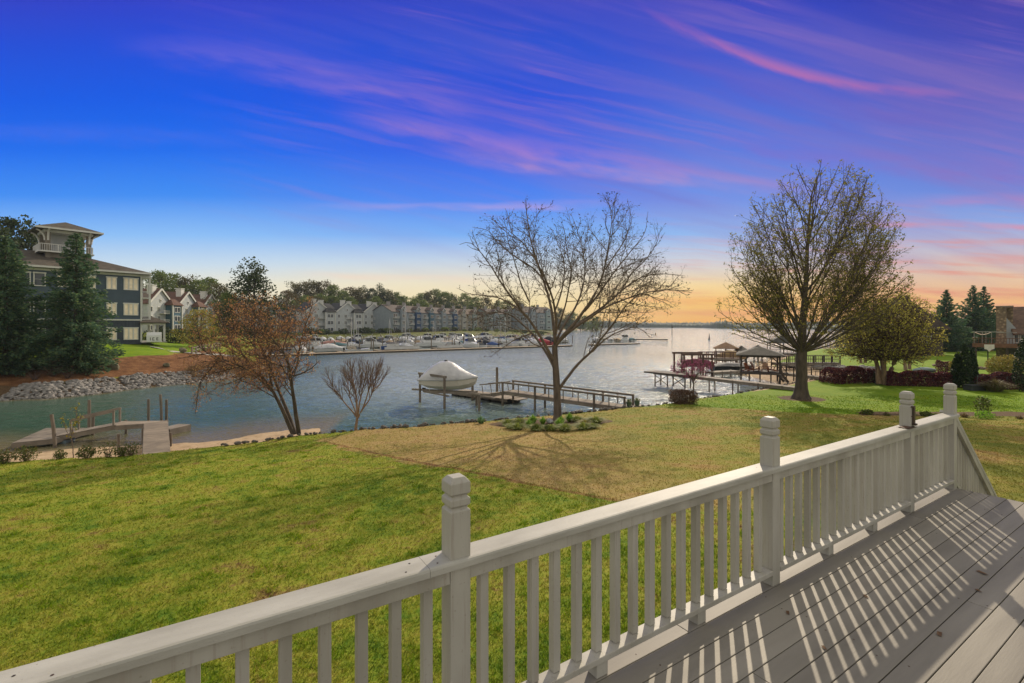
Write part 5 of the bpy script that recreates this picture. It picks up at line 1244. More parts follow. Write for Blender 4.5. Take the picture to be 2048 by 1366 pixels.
# ------------------------------------------------------------------ right hand neighbours
STONE = mat('tan_field_stone', (.30,.22,.14), (.17,.125,.085), .85, 3.2, .05, 3.5)
def stone_pattern(m):
    nt = m.node_tree; b = nt.nodes['Principled BSDF']; tc = nt.nodes.new('ShaderNodeTexCoord'); v = nt.nodes.new('ShaderNodeTexVoronoi'); v.inputs['Scale'].default_value = 2.4
    nt.links.new(tc.outputs['Object'], v.inputs[0]); c = mixc(nt, .55, b.inputs['Base Color'].links[0].from_socket, mixc(nt, S(nt, v.outputs['Distance']).step(.1, .55), (.42,.31,.19,1), (.10,.075,.055,1))); nt.links.new(c, b.inputs['Base Color'])
stone_pattern(STONE)
def stone_house():
    """local x across the view, y away from it"""
    D = 76.0; gx = (1996-CX)/FPX*D; zg = ground_at(gx, D); rz = -math.atan2(gx, D); t = thing('house', 'brown roofed house with tall stone chimney and timber deck at the right edge', 'house', (gx, D, zg), rz)
    wood = siding('brown_wood_siding', (.16,.085,.05), .25); roof = shingle('brown_house_shingle', (.19,.12,.085), (.13,.085,.062)); Z = lambda z: z - zg
    MB().box((11.4, 5.2, Z(5.7)/2), (21, 9.6, Z(5.7))).build('wall', wood, t)
    m = MB(); a, b = (.5, 5.2, Z(9.95)), (24, 5.2, Z(9.95))
    m.prism([a, b, (24, -.6, Z(5.7)), (1.75, -.6, Z(5.7))], (0, 0, .22)); m.prism([a, b, (24, 11, Z(5.7)), (1.75, 11, Z(5.7))], (0, 0, .22)); m.build('roof', roof, t)
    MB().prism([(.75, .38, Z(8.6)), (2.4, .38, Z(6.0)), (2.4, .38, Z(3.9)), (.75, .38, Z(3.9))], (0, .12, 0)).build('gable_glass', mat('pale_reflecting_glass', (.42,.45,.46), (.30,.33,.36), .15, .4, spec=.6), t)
    MB().bar((1.8, -.55, Z(5.72)), (.5, 5.2, Z(9.98)), .3, .3).build('rake_board', wood, t)
    MB().box((.35, -.2, Z(10.0)/2), (1.15, 1.1, Z(10.0))).box((1.0, .9, Z(9.9)/2 + 2.6), (1.3, 1.0, Z(9.9) - 5.2)).build('chimney', STONE, t); MB().box((.7, .2, Z(10.1)), (2.0, 2.2, .2)).build('chimney_cap', mat('cap_stone', (.24,.2,.16), None, .8, 2), t)
    RB = mat('red_brown_timber', (.19,.09,.055), (.12,.062,.038), .8, 2, .004, 20); dz = Z(4.2)
    MB().box((9.4, -2.6, dz - .12), (24.4, 5.0, .24)).build('deck_floor', RB, t)
    rr = MB(); rr.box((9.4, -5.16, dz - .1), (24.4, .1, .62)).box((9.4, -5.12, dz + 1.0), (24.4, .14, .08)).box((-2.76, -2.6, dz + 1.0), (.1, 5.0, .08))
    for k in range(80): rr.box((-2.7 + k*.3, -5.12, dz + .6), (.06, .06, .76))
    rr.build('deck_rail', RB, t)
    for k in range(6): MB().box((-2.4 + k*3.4, -4.9, dz/2 - .12), (.22, .22, dz - .24)).build('deck_post', DARKW, t)
    MB().box((10.8, .25, dz/2 - .2), (22, .16, dz - .5)).build('lower_glass', GLASS, t)
    pg = MB(); pz = Z(6.15)
    for x in (-2.6, -1.7, -1.3, -.7): pg.box((x, -4.7, (dz + pz)/2), (.07, .07, pz - dz))
    pg.box((-1.1, -4.7, pz), (3.4, .1, .1)).box((.9, -4.5, pz - .1), (2.2, .08, .08)); pg.build('pergola', mat('grey_steel', (.35,.33,.30), None, .5, 2), t)
    xs = np.linspace(-2.5, -.8, 9); sag = [pz - .10 - .32*math.sin(i/8*math.pi) for i in range(9)]
    MB().loft([[(x, -5.0, z), (x, -3.2, z + .02), (x, -3.2, z - .02), (x, -5.0, z - .03)] for x, z in zip(xs, sag)]).build('awning', mat('cream_canvas', (.62,.47,.32), (.5,.38,.27), .8, 1), t)
    for x in (2.0, 2.7, 4.2, 6): window(t, x, .18, dz + 1.15, .6, 1.9, 1)
stone_house()
def hip_house():
    D = 100; x = (1803-CX)/FPX*D; zg = ground_at(x, D); t = thing('house', 'dark hipped roof house mostly hidden behind the yellow green birch', 'house', (x, D, zg), -.62)
    apex = EYE - (592-HY)/FPX*D - zg
    MB().box((0, 5, 2.6), (13, 10, 5.4)).build('wall', mat('dark_brown_wall', (.10,.075,.055), (.07,.055,.04), .8, 1), t); hip(MB(), -6.5, 6.5, 0, 10, 5.2, apex, 1.2, .2, 6.6).build('roof', shingle('dark_brown_shingle', (.085,.06,.042), (.055,.042,.032)), t)
    for xx in (-4, 0, 4): window(t, xx, -.01, 3.2, 1.4, 1.6, 2)
    MB().box((1.2, 6, apex - .3), (1.2, 1.0, 1.3)).build('chimney', STONE, t)
hip_house()
def hoop():
    p = onray(1979, 72); t = thing('basketball_hoop', 'white fan shaped basketball backboard on a dark pole before the stone house', 'basketball hoop', p)
    z = EYE - (689-HY)/FPX*72 - p[2]
    MB().tube([(.25, .5, 0), (.25, .5, z - .9), (0, .1, z - .55)], .07, 8).build('pole', BLACKF, t)
    MB().prism([(-.75, 0, z), (.75, 0, z), (.75, 0, z - .68), (.35, 0, z - .75), (.0, 0, z - 1.12), (-.35, 0, z - .75), (-.75, 0, z - .68)], (0, .05, 0)).build('backboard', mat('backboard_white', (.66,.62,.56), (.58,.54,.48), .6, 3), t)
    m = MB(); m.tube([(.23*math.cos(a), -.27 + .23*math.sin(a), z - .95) for a in np.linspace(0, 6.283, 13)], .015, 5); m.build('rim', mat('orange_rim', (.4,.1,.03), None, .5), t)
hoop()
p = onray(1949, 45.5); t = thing('planter_box', 'low dark grey planter box on the bright lawn left of the ornamental grass', 'planter', (p[0], p[1], p[2]-.03))
MB().box((0, 0, .24), (1.35, .9, .5)).build('box', mat('slate_planter', (.055,.062,.07), (.04,.045,.05), .6, 2), t, bevel=.02); MB().box((0, 0, .51), (1.42, .97, .05)).build('rim', mat('slate_planter', (0,0,0)), t); MB().box((0,0,.50), (1.2,.78,.06)).build('soil', mat('dark_soil', (.05,.035,.02), None, .9, 8, .02), t)
a = onray(1955, 46.6); b = onray(2075, 45.6); slat_fence('wire_fence', 'thin dark fence with light top rail running past the planter box', a, b, 1.3, mat('fence_grey', (.16,.16,.16), None, .5), 2.4, (.95, .5), 0, None, .04)
a = onray(1738, 55); b = onray(1752, 50); slat_fence('metal_fence', 'short black metal fence between the burgundy hedges', a, b, 1.3, BLACKF, 1.2, (.15, .92), 6, None, .035)
a = onray(1612, 56.5); b = onray(1652, 54.5); slat_fence('metal_fence', 'little black picket fence between the big tree trunk and the hedge', a, b, 1.0, BLACKF, .9, (.2, .9), 3, None, .04)
# parked boat / tarp and stone edging in the neighbour's garden
p = onray(1850, 63); t = thing('covered_boat', 'small boat under a pale tarpaulin on the grass behind the long hedge', 'boat', (p[0], p[1], p[2]), .1); t.scale = (.6, .6, .6)
sec = lambda w, h: [(-w, .55), (-w*.6, .2), (0, .05), (w*.6, .2), (w, .55), (w*.5, .55 + h*.7), (0, .55 + h), (-w*.5, .55 + h*.7)]
MB().loft([[(x, yy, zz) for yy, zz in sec(w, h)] for x, w, h in ((-2.4, .7, .3), (-1, .9, .6), (.6, .9, .55), (2, .5, .3), (2.7, .06, .1))]).build('tarpaulin', mat('pale_blue_tarp', (.26,.32,.34), (.2,.26,.28), .6, 2), t, smooth=True)
MB().box((0, 0, .12), (3.6, 1.2, .1)).tube([(-.4, -.8, .22), (-.4, .8, .22)], .22, 10).build('trailer', BLACKF, t)
rng5 = random.Random(5)
def rock_mesh(seed, name='stone'):
    import bmesh
    bm = bmesh.new(); bmesh.ops.create_icosphere(bm, subdivisions=2, radius=.5); r = random.Random(seed); pl = [(Vector((r.gauss(0,1), r.gauss(0,1), r.gauss(0,1))).normalized(), r.uniform(.28, .44)) for _ in range(9)]
    sc = (r.uniform(.8, 1.25), r.uniform(.7, 1.0), r.uniform(.55, .8))
    for v in bm.verts:
        for n, d in pl:
            k = v.co.dot(n) - d
            if k > 0: v.co -= n*k
        v.co = Vector((v.co.x*sc[0], v.co.y*sc[1], v.co.z*sc[2]))
    me = bpy.data.meshes.new(name); bm.to_mesh(me); bm.free(); return me
RKL = mat('pale_riprap', (.30,.28,.26), (.12,.115,.11), .85, 2.2, .04, 7, detail=6); RKD = mat('dark_shore_stone', (.17,.15,.13), (.08,.072,.065), .85, 3, .04, 9)
ROCKS = [rock_mesh(i) for i in range(8)]
def rock(name, m, loc, s, label, group, k):
    me = ROCKS[k % 8]
    if not me.materials: me.materials.append(m)
    o = bpy.data.objects.new(name, me); o.location = loc; o.scale = (s, s*rng5.uniform(.8, 1.2), s*rng5.uniform(.8, 1.1)); o.rotation_euler = (rng5.uniform(-.5, .5), rng5.uniform(-.5, .5), rng5.uniform(0, 6.28)); link(o)
    o.material_slots[0].link = 'OBJECT'; o.material_slots[0].material = m
    return tag(o, label, 'stone', group)
def riprap(poly, lo, hi, n, s0, s1, m, label, group, as_things, name='riprap_stone', kind='left', zoff=.0):
    """stones thrown along a shore line between two offsets from the water's edge"""
    segs = [(np.array(a), np.array(b)) for a, b in zip(poly, poly[1:])]; Ls = [float(np.hypot(*(b-a))) for a, b in segs]; tot = sum(Ls); out = []
    for i in range(n):
        s = rng5.random()*tot; j = 0
        while s > Ls[j]: s -= Ls[j]; j += 1
        a, b = segs[j]; d = (b-a)/Ls[j]; nrm = np.array([-d[1], d[0]]); p = a + d*s + nrm*rng5.uniform(lo, hi); sz = s0 + (s1-s0)*rng5.random()**2
        out.append((p[0], p[1], max(ground_at(*p), -.25) + sz*.10 + zoff, sz))
    if as_things: out.sort(key=lambda q: q[0]**2 + q[1]**2)
    for i, (x, y, z, s) in enumerate(out[:as_things]): rock(name, m, (x, y, z), s, label, group, i)
    rest = out[as_things:]
    if rest:
        V, F, nv = [], [], 0; base = [np.array([v.co[:] for v in me.vertices]) for me in ROCKS]; fc = [np.array([p.vertices[:] for p in me.polygons]) for me in ROCKS]
        for i, (x, y, z, s) in enumerate(rest):
            a = rng5.uniform(0, 6.28); v = base[i % 8]*s; v = np.stack([v[:,0]*math.cos(a) - v[:,1]*math.sin(a), v[:,0]*math.sin(a) + v[:,1]*math.cos(a), v[:,2]], 1) + [x, y, z]
            V.append(v); F.append(fc[i % 8] + nv); nv += len(v)
        me = np_mesh('riprap', np.concatenate(V), np.concatenate(F), m)
        tag(link(bpy.data.objects.new('riprap', me)), 'loose riprap stones lining the %s shore' % kind, 'stones', kind='stuff')
lb = [tuple(p) for p in LEFT[1:9]]
riprap(lb, -.4, 2.9, 3000, .22, .62, RKL, 'pale angular riprap stone on the left bank', 'riprap stones of the left bank', 280, kind='left')
eb = EDGE[5:15]
riprap(eb, -.15, .38, 230, .16, .40, RKD, 'dark stone along the water edge of the lawn', 'dark stones edging the lawn shore', 230, 'shore_stone', zoff=.05)
riprap(EDGE[14:20], -.1, .4, 130, .16, .36, RKD, 'dark stone along the shore beside the big tree', 'dark stones edging the lawn shore by the big tree', 0, 'shore_stone', kind='right lawn', zoff=.05)
rp = [onz(*q_, 1.2)[:2] for q_ in [(1762,738),(1700,735),(1640,732),(1600,729),(1566,728)]]
riprap(rp, -.2, 5.0, 420, .4, .9, mat('grey_riprap', (.24,.23,.22), (.12,.115,.11), .85, 2, .04, 7), '', '', 0, kind='right neighbour', zoff=.3)
for i, (px, py, s) in enumerate([(225,738,1.6),(205,710,.5),(236,712,.55),(333,733,1.0)]):
    p = G(px, py); rock('boulder', mat('mossy_boulder', (.20,.17,.11), (.10,.095,.05), .9, 2, .05, 5), (p[0], p[1], p[2] + s*.15), s, ['mossy boulder low on the straw bank beside the conifer','small pale rock at the top of the straw bank by the conifer','small rock at the grass edge left of centre bank','flat rock half way up the bank under the rusty branches'][i], None, i)
p = G(*q(1190, 655)); rock('garden_stone', mat('speckled_stone', (.42,.42,.43), (.16,.17,.19), .8, 9, .02, 20, lo=.45, hi=.55), (p[0]-.1, p[1]-.2, p[2] + .16), .52, 'speckled grey stone at the foot of the bare tree trunk', None, 3)

# ------------------------------------------------------------------ docks and piers
GW = mat('grey_dock_timber', (.25,.215,.175), (.16,.135,.11), .85, 1.6, .006, 14, (1,1,1), detail=5, island=.18)
GWL = mat('pale_dock_plank', (.29,.24,.185), (.20,.165,.13), .85, 1.6, .005, 14, island=.14)
PILE = mat('weathered_pile', (.20,.165,.13), (.115,.095,.075), .9, 2.5, .01, 12, (1,1,.3))
def up(x, y, z): return Vector((x, y, z))
def deckway(t, a, b, w, z0, z1, plank=.14, name='planks', m=None, beam=.26, side=1):
    """plank walkway from a to b (world xy); a..b is the near edge, width on the far side"""
    a, b = np.array(a), np.array(b); L = float(np.hypot(*(b-a))); d = (b-a)/L; n = np.array([-d[1], d[0]])*side; rz = math.atan2(d[1], d[0]); k = int(L/plank); pm = MB()
    for i in range(k):
        f = (i + .5)/k; c = a + d*L*f + n*w/2; pm.box((*c, z0 + (z1-z0)*f), (plank - .012, w, .04), rz)
    pm.build(name, m or GWL, t, True); bm_ = MB()
    for o in (.06, w - .06): bm_.bar((*(a + n*o), z0 - .02 - beam/2), (*(b + n*o), z1 - .02 - beam/2), .07, beam)
    bm_.build('beam', GW, t, True); return d, n, L
def piles(t, pts, r=.09, name='pile', zb=-1.2):
    for x, y, zt in pts: MB().tube([(x, y, zb), (x + .01, y, (zb+zt)/2), (x, y, zt)], [r*1.08, r, r*.94], 9).build(name, PILE, t, True)
def pier():
    a = onz(1006, 783, 1.28)[:2]; b = onz(1250, 816, 1.0)[:2]; t = thing('pier', 'long grey timber pier with handrails leading from the lawn to the boat lift', 'pier', (*a, 0)); w = 1.46
    d, n, L = deckway(t, a, b, w, 1.28, .98); A, B = np.array(a), np.array(b)
    zat = lambda f: 1.28 - .30*f
    hs = [0, .30, .78, 1.0]
    for side, off in ((0, -.06), (1, w + .06)):
        rl = MB(); P = lambda f, z: (*(A + d*L*f + n*off), zat(f) + z)
        rl.bar(P(-.01, .86), P(1.01, .86), .14, .045); rl.bar(P(-.01, .78), P(1.01, .78), .04, .10); rl.build('handrail', GW, t, True)
        for f in hs: p = A + d*L*f + n*off; MB().box((p[0], p[1], (zat(f) + .84 - 1.2)/2), (.14, .14, zat(f) + .84 + 1.2), math.atan2(d[1], d[0])).build('post', PILE, t, True)
        for f in (.15, .42, .54, .66, .89): p = A + d*L*f + n*off; MB().box((p[0], p[1], zat(f) + .40), (.07, .07, .74), math.atan2(d[1], d[0])).build('baluster', GW, t, True)
    lp = MB(); c = B + d*1.0 + n*w/2; lp.box((c[0], c[1], 1.0), (2.6, 2.2, .06), math.atan2(d[1], d[0])); lp.build('landing', GWL, t, True)
    lb_ = MB(); c = B + d*1.0; lb_.box((c[0], c[1], .85), (2.5, .08, .24), math.atan2(d[1], d[0])); lb_.build('landing_beam', GW, t, True)
    g = thing('gangway', 'short hinged gangway with loose rails dropping from the pier end to the floating dock', 'gangway', (*A, 0))
    e = A - d*3.4 + n*.1
    deckway(g, tuple(A - d*.1 + n*.15), tuple(e), 1.1, 1.22, .62, side=-1)
    for off in (-.02, 1.2):
        q0 = A - d*.2 + n*(.15 + off); q1 = e + n*off + d*.6
        MB().bar((*q0, 2.02), (*q1, 1.66), .06, .10).build('handrail', GW, g, True)
        for f in (.12, .88): p = q0*(1-f) + q1*f; z = 1.22 + (.7-1.22)*f; MB().bar((*(p + d*.12), z), (*(p - d*.02), z + .82), .07, .07).build('post', GW, g, True)
    # floating dock
    fa = onz(899, 783, .42)[:2]; fb = onz(1013, 799, .42)[:2]; f = thing('floating_dock', 'low floating dock between the boat lift and the pier', 'dock', (*fa, 0))
    fd, fn, fl = deckway(f, fa, fb, 2.2, .42, .42, .16, beam=.22); FA = np.array(fa); rz = math.atan2(fd[1], fd[0])
    blk = mat('black_float', (.03,.032,.034), (.05,.05,.05), .5, 3)
    for k in range(7): c = FA + fd*fl*(k + .5)/7 + fn*1.1; MB().box((*c, .02), (fl/7 - .22, 1.9, .38), rz).build('float', blk, f, True, bevel=.05)
    fin = onz(1038, 801, .35)[:2]; c = (np.array(fb) + np.array(fin))/2; MB().box((c[0], c[1] + 1.2, .36), (2.4, 1.5, .08), rz).build('side_platform', GWL, f, True)
    ps = [onz(px, py)[:2] + (zt,) for px, py, zt in ((994, 800, 3.15), (945, 801, 1.5))]
    for (x, y, zt), lb2 in zip(ps, ('thick tall pile standing beside the floating dock and pier end', 'short pile at the front edge of the floating dock')):
        tp = thing('mooring_pile', lb2, 'pile', (x, y, 0)); piles(tp, [(x, y, zt)], .13)
    for i, (px, py, lb2) in enumerate(((1258, 815, 'green flower pot with plants on the pier landing, nearer one'), (1274, 812, 'green flower pot with plants at the pier landing, farther one'))):
        x, y, z = onz(px, py, 1.03); tp = thing('flower_pot', lb2, 'flower pot', (x, y, 1.035))
        MB().tube_rings((0,0,0), [(.15, 0), (.21, .36), (.23, .36), (.23, .42), (.19, .42), (.18, .36)], 14).build('pot', mat('green_glaze', (.07,.12,.06), (.05,.08,.045), .4, 3), tp, smooth=False)
        rg = np.random.default_rng(i); C = rg.normal(0, .09, (90, 3))*[1, 1, .7] + [0, 0, .5]; cards(rg, C, .10, 'plant', EV, tp)
pier()
def boat_lift():
    L0 = onz(840, 806); M0 = onz(889, 817); ax = np.array([.955, -.297]); t = thing('boat_lift', 'timber boat lift frame holding the shrink wrapped boat over the water', 'boat lift', (L0[0], L0[1], 0))
    a, b = np.array(L0[:2]), np.array(M0[:2]); zt = 2.72
    ps = [a, b, a + ax*5.6, b + ax*3.2]
    for i, p in enumerate(ps): MB().box((p[0], p[1], ((zt if i < 2 else 1.35) - 1.2)/2), (.16, .16, (zt if i < 2 else 1.35) + 1.2), -.3).build('pile', PILE, t, True)
    d = (b-a)/np.hypot(*(b-a)); MB().bar((*(a - d*.25), zt), (*(b + d*.25), zt), .12, .2).build('top_beam', GW, t, True)
    for o in (-.2, 1.9): s = a + d*o; MB().bar((*(s - ax*.7), 1.22), (*(s + ax*5.6), 1.22), .14, .16).build('bunk', GW, t, True)
    for o in (.4, 4.6): MB().bar((*(a + ax*o), 1.08), (*(b + ax*o), 1.08), .12, .12).build('cross_beam', GW, t, True)
    s = a + d*1.0 + ax*.35; MB().tube([(*s, 1.2), (*s, 3.0)], .025, 6).build('guide_pole', TRIM, t, True)
    return a, b, d, ax
def wrapped_boat(a, b, d, ax):
    nn_ = np.array([-ax[1], ax[0]]); c = a + ax*2.75 + nn_*.15; rz = math.atan2(ax[1], ax[0]); z0 = 1.31; t = thing('covered_boat', 'motorboat shrink wrapped in white plastic sitting high on the timber boat lift', 'boat', (c[0], c[1], z0), rz); t.scale = (.9, .95, .97)
    st = [(-2.75, 1.05, .95, .30), (-2.2, 1.16, 1.0, .10), (-1, 1.22, 1.02, 0), (.4, 1.2, 1.06, 0), (1.5, .98, 1.12, .08), (2.4, .58, 1.2, .30), (2.95, .22, 1.27, .62), (3.15, .03, 1.3, 1.0)]
    hull = []
    for x, w, zs, zk in st:
        ch = zk + (zs-zk)*.42; hull.append([(x, -w, zs), (x, -w*.9, ch), (x, -w*.82, ch - .04), (x, 0, zk), (x, w*.82, ch - .04), (x, w*.9, ch), (x, w, zs), (x, 0, zs)])
    MB().loft(hull).build('hull', mat('cream_gelcoat', (.60,.56,.49), (.54,.50,.43), .35, .6), t, smooth=False)
    cov = []; prof = [(-2.85, .04), (-2.65, .34), (-2.3, .72), (-1.7, 1.2), (-.9, 1.56), (-.1, 1.68), (.5, 1.5), (1.0, 1.18), (1.6, .80), (2.2, .48), (2.8, .20), (3.22, .02)]
    for x, h in prof:
        w = float(np.interp(x, [s[0] for s in st], [s[1] for s in st])) + .035; zs = float(np.interp(x, [s[0] for s in st], [s[2] for s in st])); r = []
        for k in range(13):
            th = math.pi*k/12; cxx = math.cos(th); f = math.sin(th); pw = 1.12 if h > .9 else 1.05
            wob_ = .02*math.sin(x*5 + k*2)
            r.append((x, -w*cxx*(1 - .0*f), zs + (h + wob_)*f**pw + .02))
        r = [(x, -w, zs - .10), ] + r + [(x, w, zs - .10)]; cov.append(r)
    o = MB().loft(cov).build('shrink_wrap', mat('white_shrink_wrap', (.56,.56,.57), (.46,.46,.48), .42, 1.2, .07, 2.2, spec=.4), t, smooth=True)
    MB().tube_rings((-.2, 0, 2.70), [(.16, 0), (.20, .05), (.14, .10)], 8).build('vent_cap', BLACKF, t)
    MB().bar((-2.75, -1.1, .62), (2.5, -.52, .72), .03, .05).build('strap', TRIM, t)
    sk = MB(); sk.prism([(-2.9, -.04, .1), (-2.5, -.04, .1), (-2.55, -.04, -.28), (-2.8, -.04, -.30)], (0, .08, 0)); sk.build('skeg', BLACKF, t)
wrapped_boat(*boat_lift())
def old_dock():
    A = onz(24, 884, .42)[:2]; P = lambda px, py, z=.42: onz(px, py, z)[:2]
    f = thing('old_floating_dock', 'tilted old floating dock platform at the left edge of the little beach', 'dock', (*A, 0))
    quad = [P(24, 886), P(80, 881), P(124, 874), P(184, 856), P(94, 856)]
    ax = np.array(quad[2]) - np.array(quad[0]); 
    m = MB(); a, b, c, e = [np.array(v) for v in (P(24,886), P(112,877), P(186,856), P(92,856))]
    n = 18
    for k in range(n):
        s0, s1 = k/n + .004, (k+1)/n - .004
        q0, q1, r0, r1 = a + (e-a)*s0, a + (e-a)*s1, b + (c-b)*s0, b + (c-b)*s1
        m.prism([(*q0, .38), (*r0, .38), (*r1, .38), (*q1, .38)], (0, 0, .045))
    m.build('planks', GW, f, True)
    MB().bar((*a, .25), (*b, .25), .07, .24).bar((*e, .25), (*c, .25), .07, .24).bar((*b, .25), (*c, .25), .07, .24).bar((*a, .25), (*e, .25), .07, .24).build('beam', GW, f, True)
    for g in (.25, .7): 
        p = a + (b-a)*g + (e-a)*.15; MB().box((p[0] + .2, p[1] + .5, .0), (1.2, .9, .34), .2).build('float', mat('blue_grey_float', (.16,.22,.26), (.10,.13,.15), .5, 2), f, True, bevel=.04)
    g = thing('old_gangway', 'sagging old gangway with one broken handrail rising to the boardwalk', 'gangway', (*P(124, 874), 0))
    g0 = P(112, 872, .5); g1 = P(232, 850, .92); deckway(g, g0, g1, 1.15, .48, .92, .14, m=GW)
    d = (np.array(g1) - np.array(g0)); d /= np.hypot(*d); nn = np.array([-d[1], d[0]])
    for off in (0, 1.15):
        q1 = np.array(g1) + nn*off - d*.12; q0 = np.array(g0) + nn*off + d*.7
        MB().box((*q1, 1.32), (.10, .10, .95), math.atan2(d[1], d[0])).build('post', GW, g, True); MB().box((*q0, .95), (.09, .09, .95), math.atan2(d[1], d[0])).build('post', GW, g, True)
        MB().bar((*q0, 1.38), (*(q1 + d*.06), 1.80), .05, .14).build('handrail', GW, g, True)
    b = thing('boardwalk', 'pale plank boardwalk crossing the little beach from the lawn edge', 'boardwalk', (*lawn_pt(313, 903), 0))
    r0 = lawn_pt(285, 905); r1 = P(288, 848, .95); R0 = np.array(lawn_pt(341, 904)); R1 = np.array(P(335, 842, .95)); r0, r1 = np.array(r0), np.array(r1); m = MB(); n = 44
    zb = ground_at(*lawn_pt(313, 903)) + .02
    for k in range(n):
        s0, s1 = k/n + .003, (k+1)/n - .002; z = zb + (.95 - zb)*k/n
        q0, q1, t0, t1 = r0 + (r1-r0)*s0, r0 + (r1-r0)*s1, R0 + (R1-R0)*s0, R0 + (R1-R0)*s1; m.prism([(*q0, z), (*t0, z), (*t1, z), (*q1, z)], (0, 0, .04))
    m.build('planks', GWL, b, True); MB().bar((*r0, zb - .12), (*r1, .82), .06, .2).bar((*R0, zb - .12), (*R1, .82), .06, .2).build('beam', GW, b, True)
    pl = MB(); q = [np.array(P(px, py, .94)) for px, py in ((231, 852), (288, 848), (335, 842), (243, 843))]
    for k in range(10):
        s0, s1 = k/10 + .004, (k+1)/10 - .004; u0, u1 = q[0] + (q[3]-q[0])*s0, q[0] + (q[3]-q[0])*s1; v0, v1 = q[1] + (q[2]-q[1])*s0, q[1] + (q[2]-q[1])*s1
        pl.prism([(*u0, .93), (*v0, .93), (*v1, .93), (*u1, .93)], (0, 0, .04))
    pl.build('landing', GWL, b, True); MB().bar((*q[0], .80), (*q[1], .80), .06, .24).build('landing_beam', GW, b, True)
    for px, py in ((237, 893), (341, 890), (286, 880), (334, 862), (252, 862)):
        x, y = onz(px, py, .2)[:2]; MB().tube([(x, y, -.6), (x, y, .93)], .075, 8).build('post', PILE, b, True)
    for px, py, zt, ln, lb2 in ((113, 895, 1.95, -.3, 'leaning pile at the inner corner of the old floating dock'), (178, 868, 2.25, .02, 'tallest pile behind the old dock platform'), (185, 870, 1.25, .05, 'short pile close behind the old dock platform'), (324, 842, 2.0, -.12, 'dark pile standing in the water past the boardwalk landing'), (297, 842, .75+.9, 0, 'stubby pile at the back of the boardwalk landing'), (333, 840, 1.55, 0, 'small dark post at the right corner of the boardwalk landing')):
        x, y = onz(px, py)[:2]; tp = thing('mooring_pile', lb2, 'pile', (x, y, 0)); MB().tube([(x, y, -1), (x + ln*.6, y, zt*.6), (x + ln, y, zt)], [.095, .09, .085], 9).build('pole', PILE, tp, True)
    s = P(349, 850, .5); tp = thing('low_float', 'low half sunken float lying right of the boardwalk landing', 'float', (*s, 0)); MB().box((*s, .15), (1.0, 1.6, .5), -.2).build('deck', GW, tp, True); MB().box((s[0], s[1] - .1, -.12), (.9, 1.4, .2), -.2).build('base', BLACKF, tp, True)
old_dock()

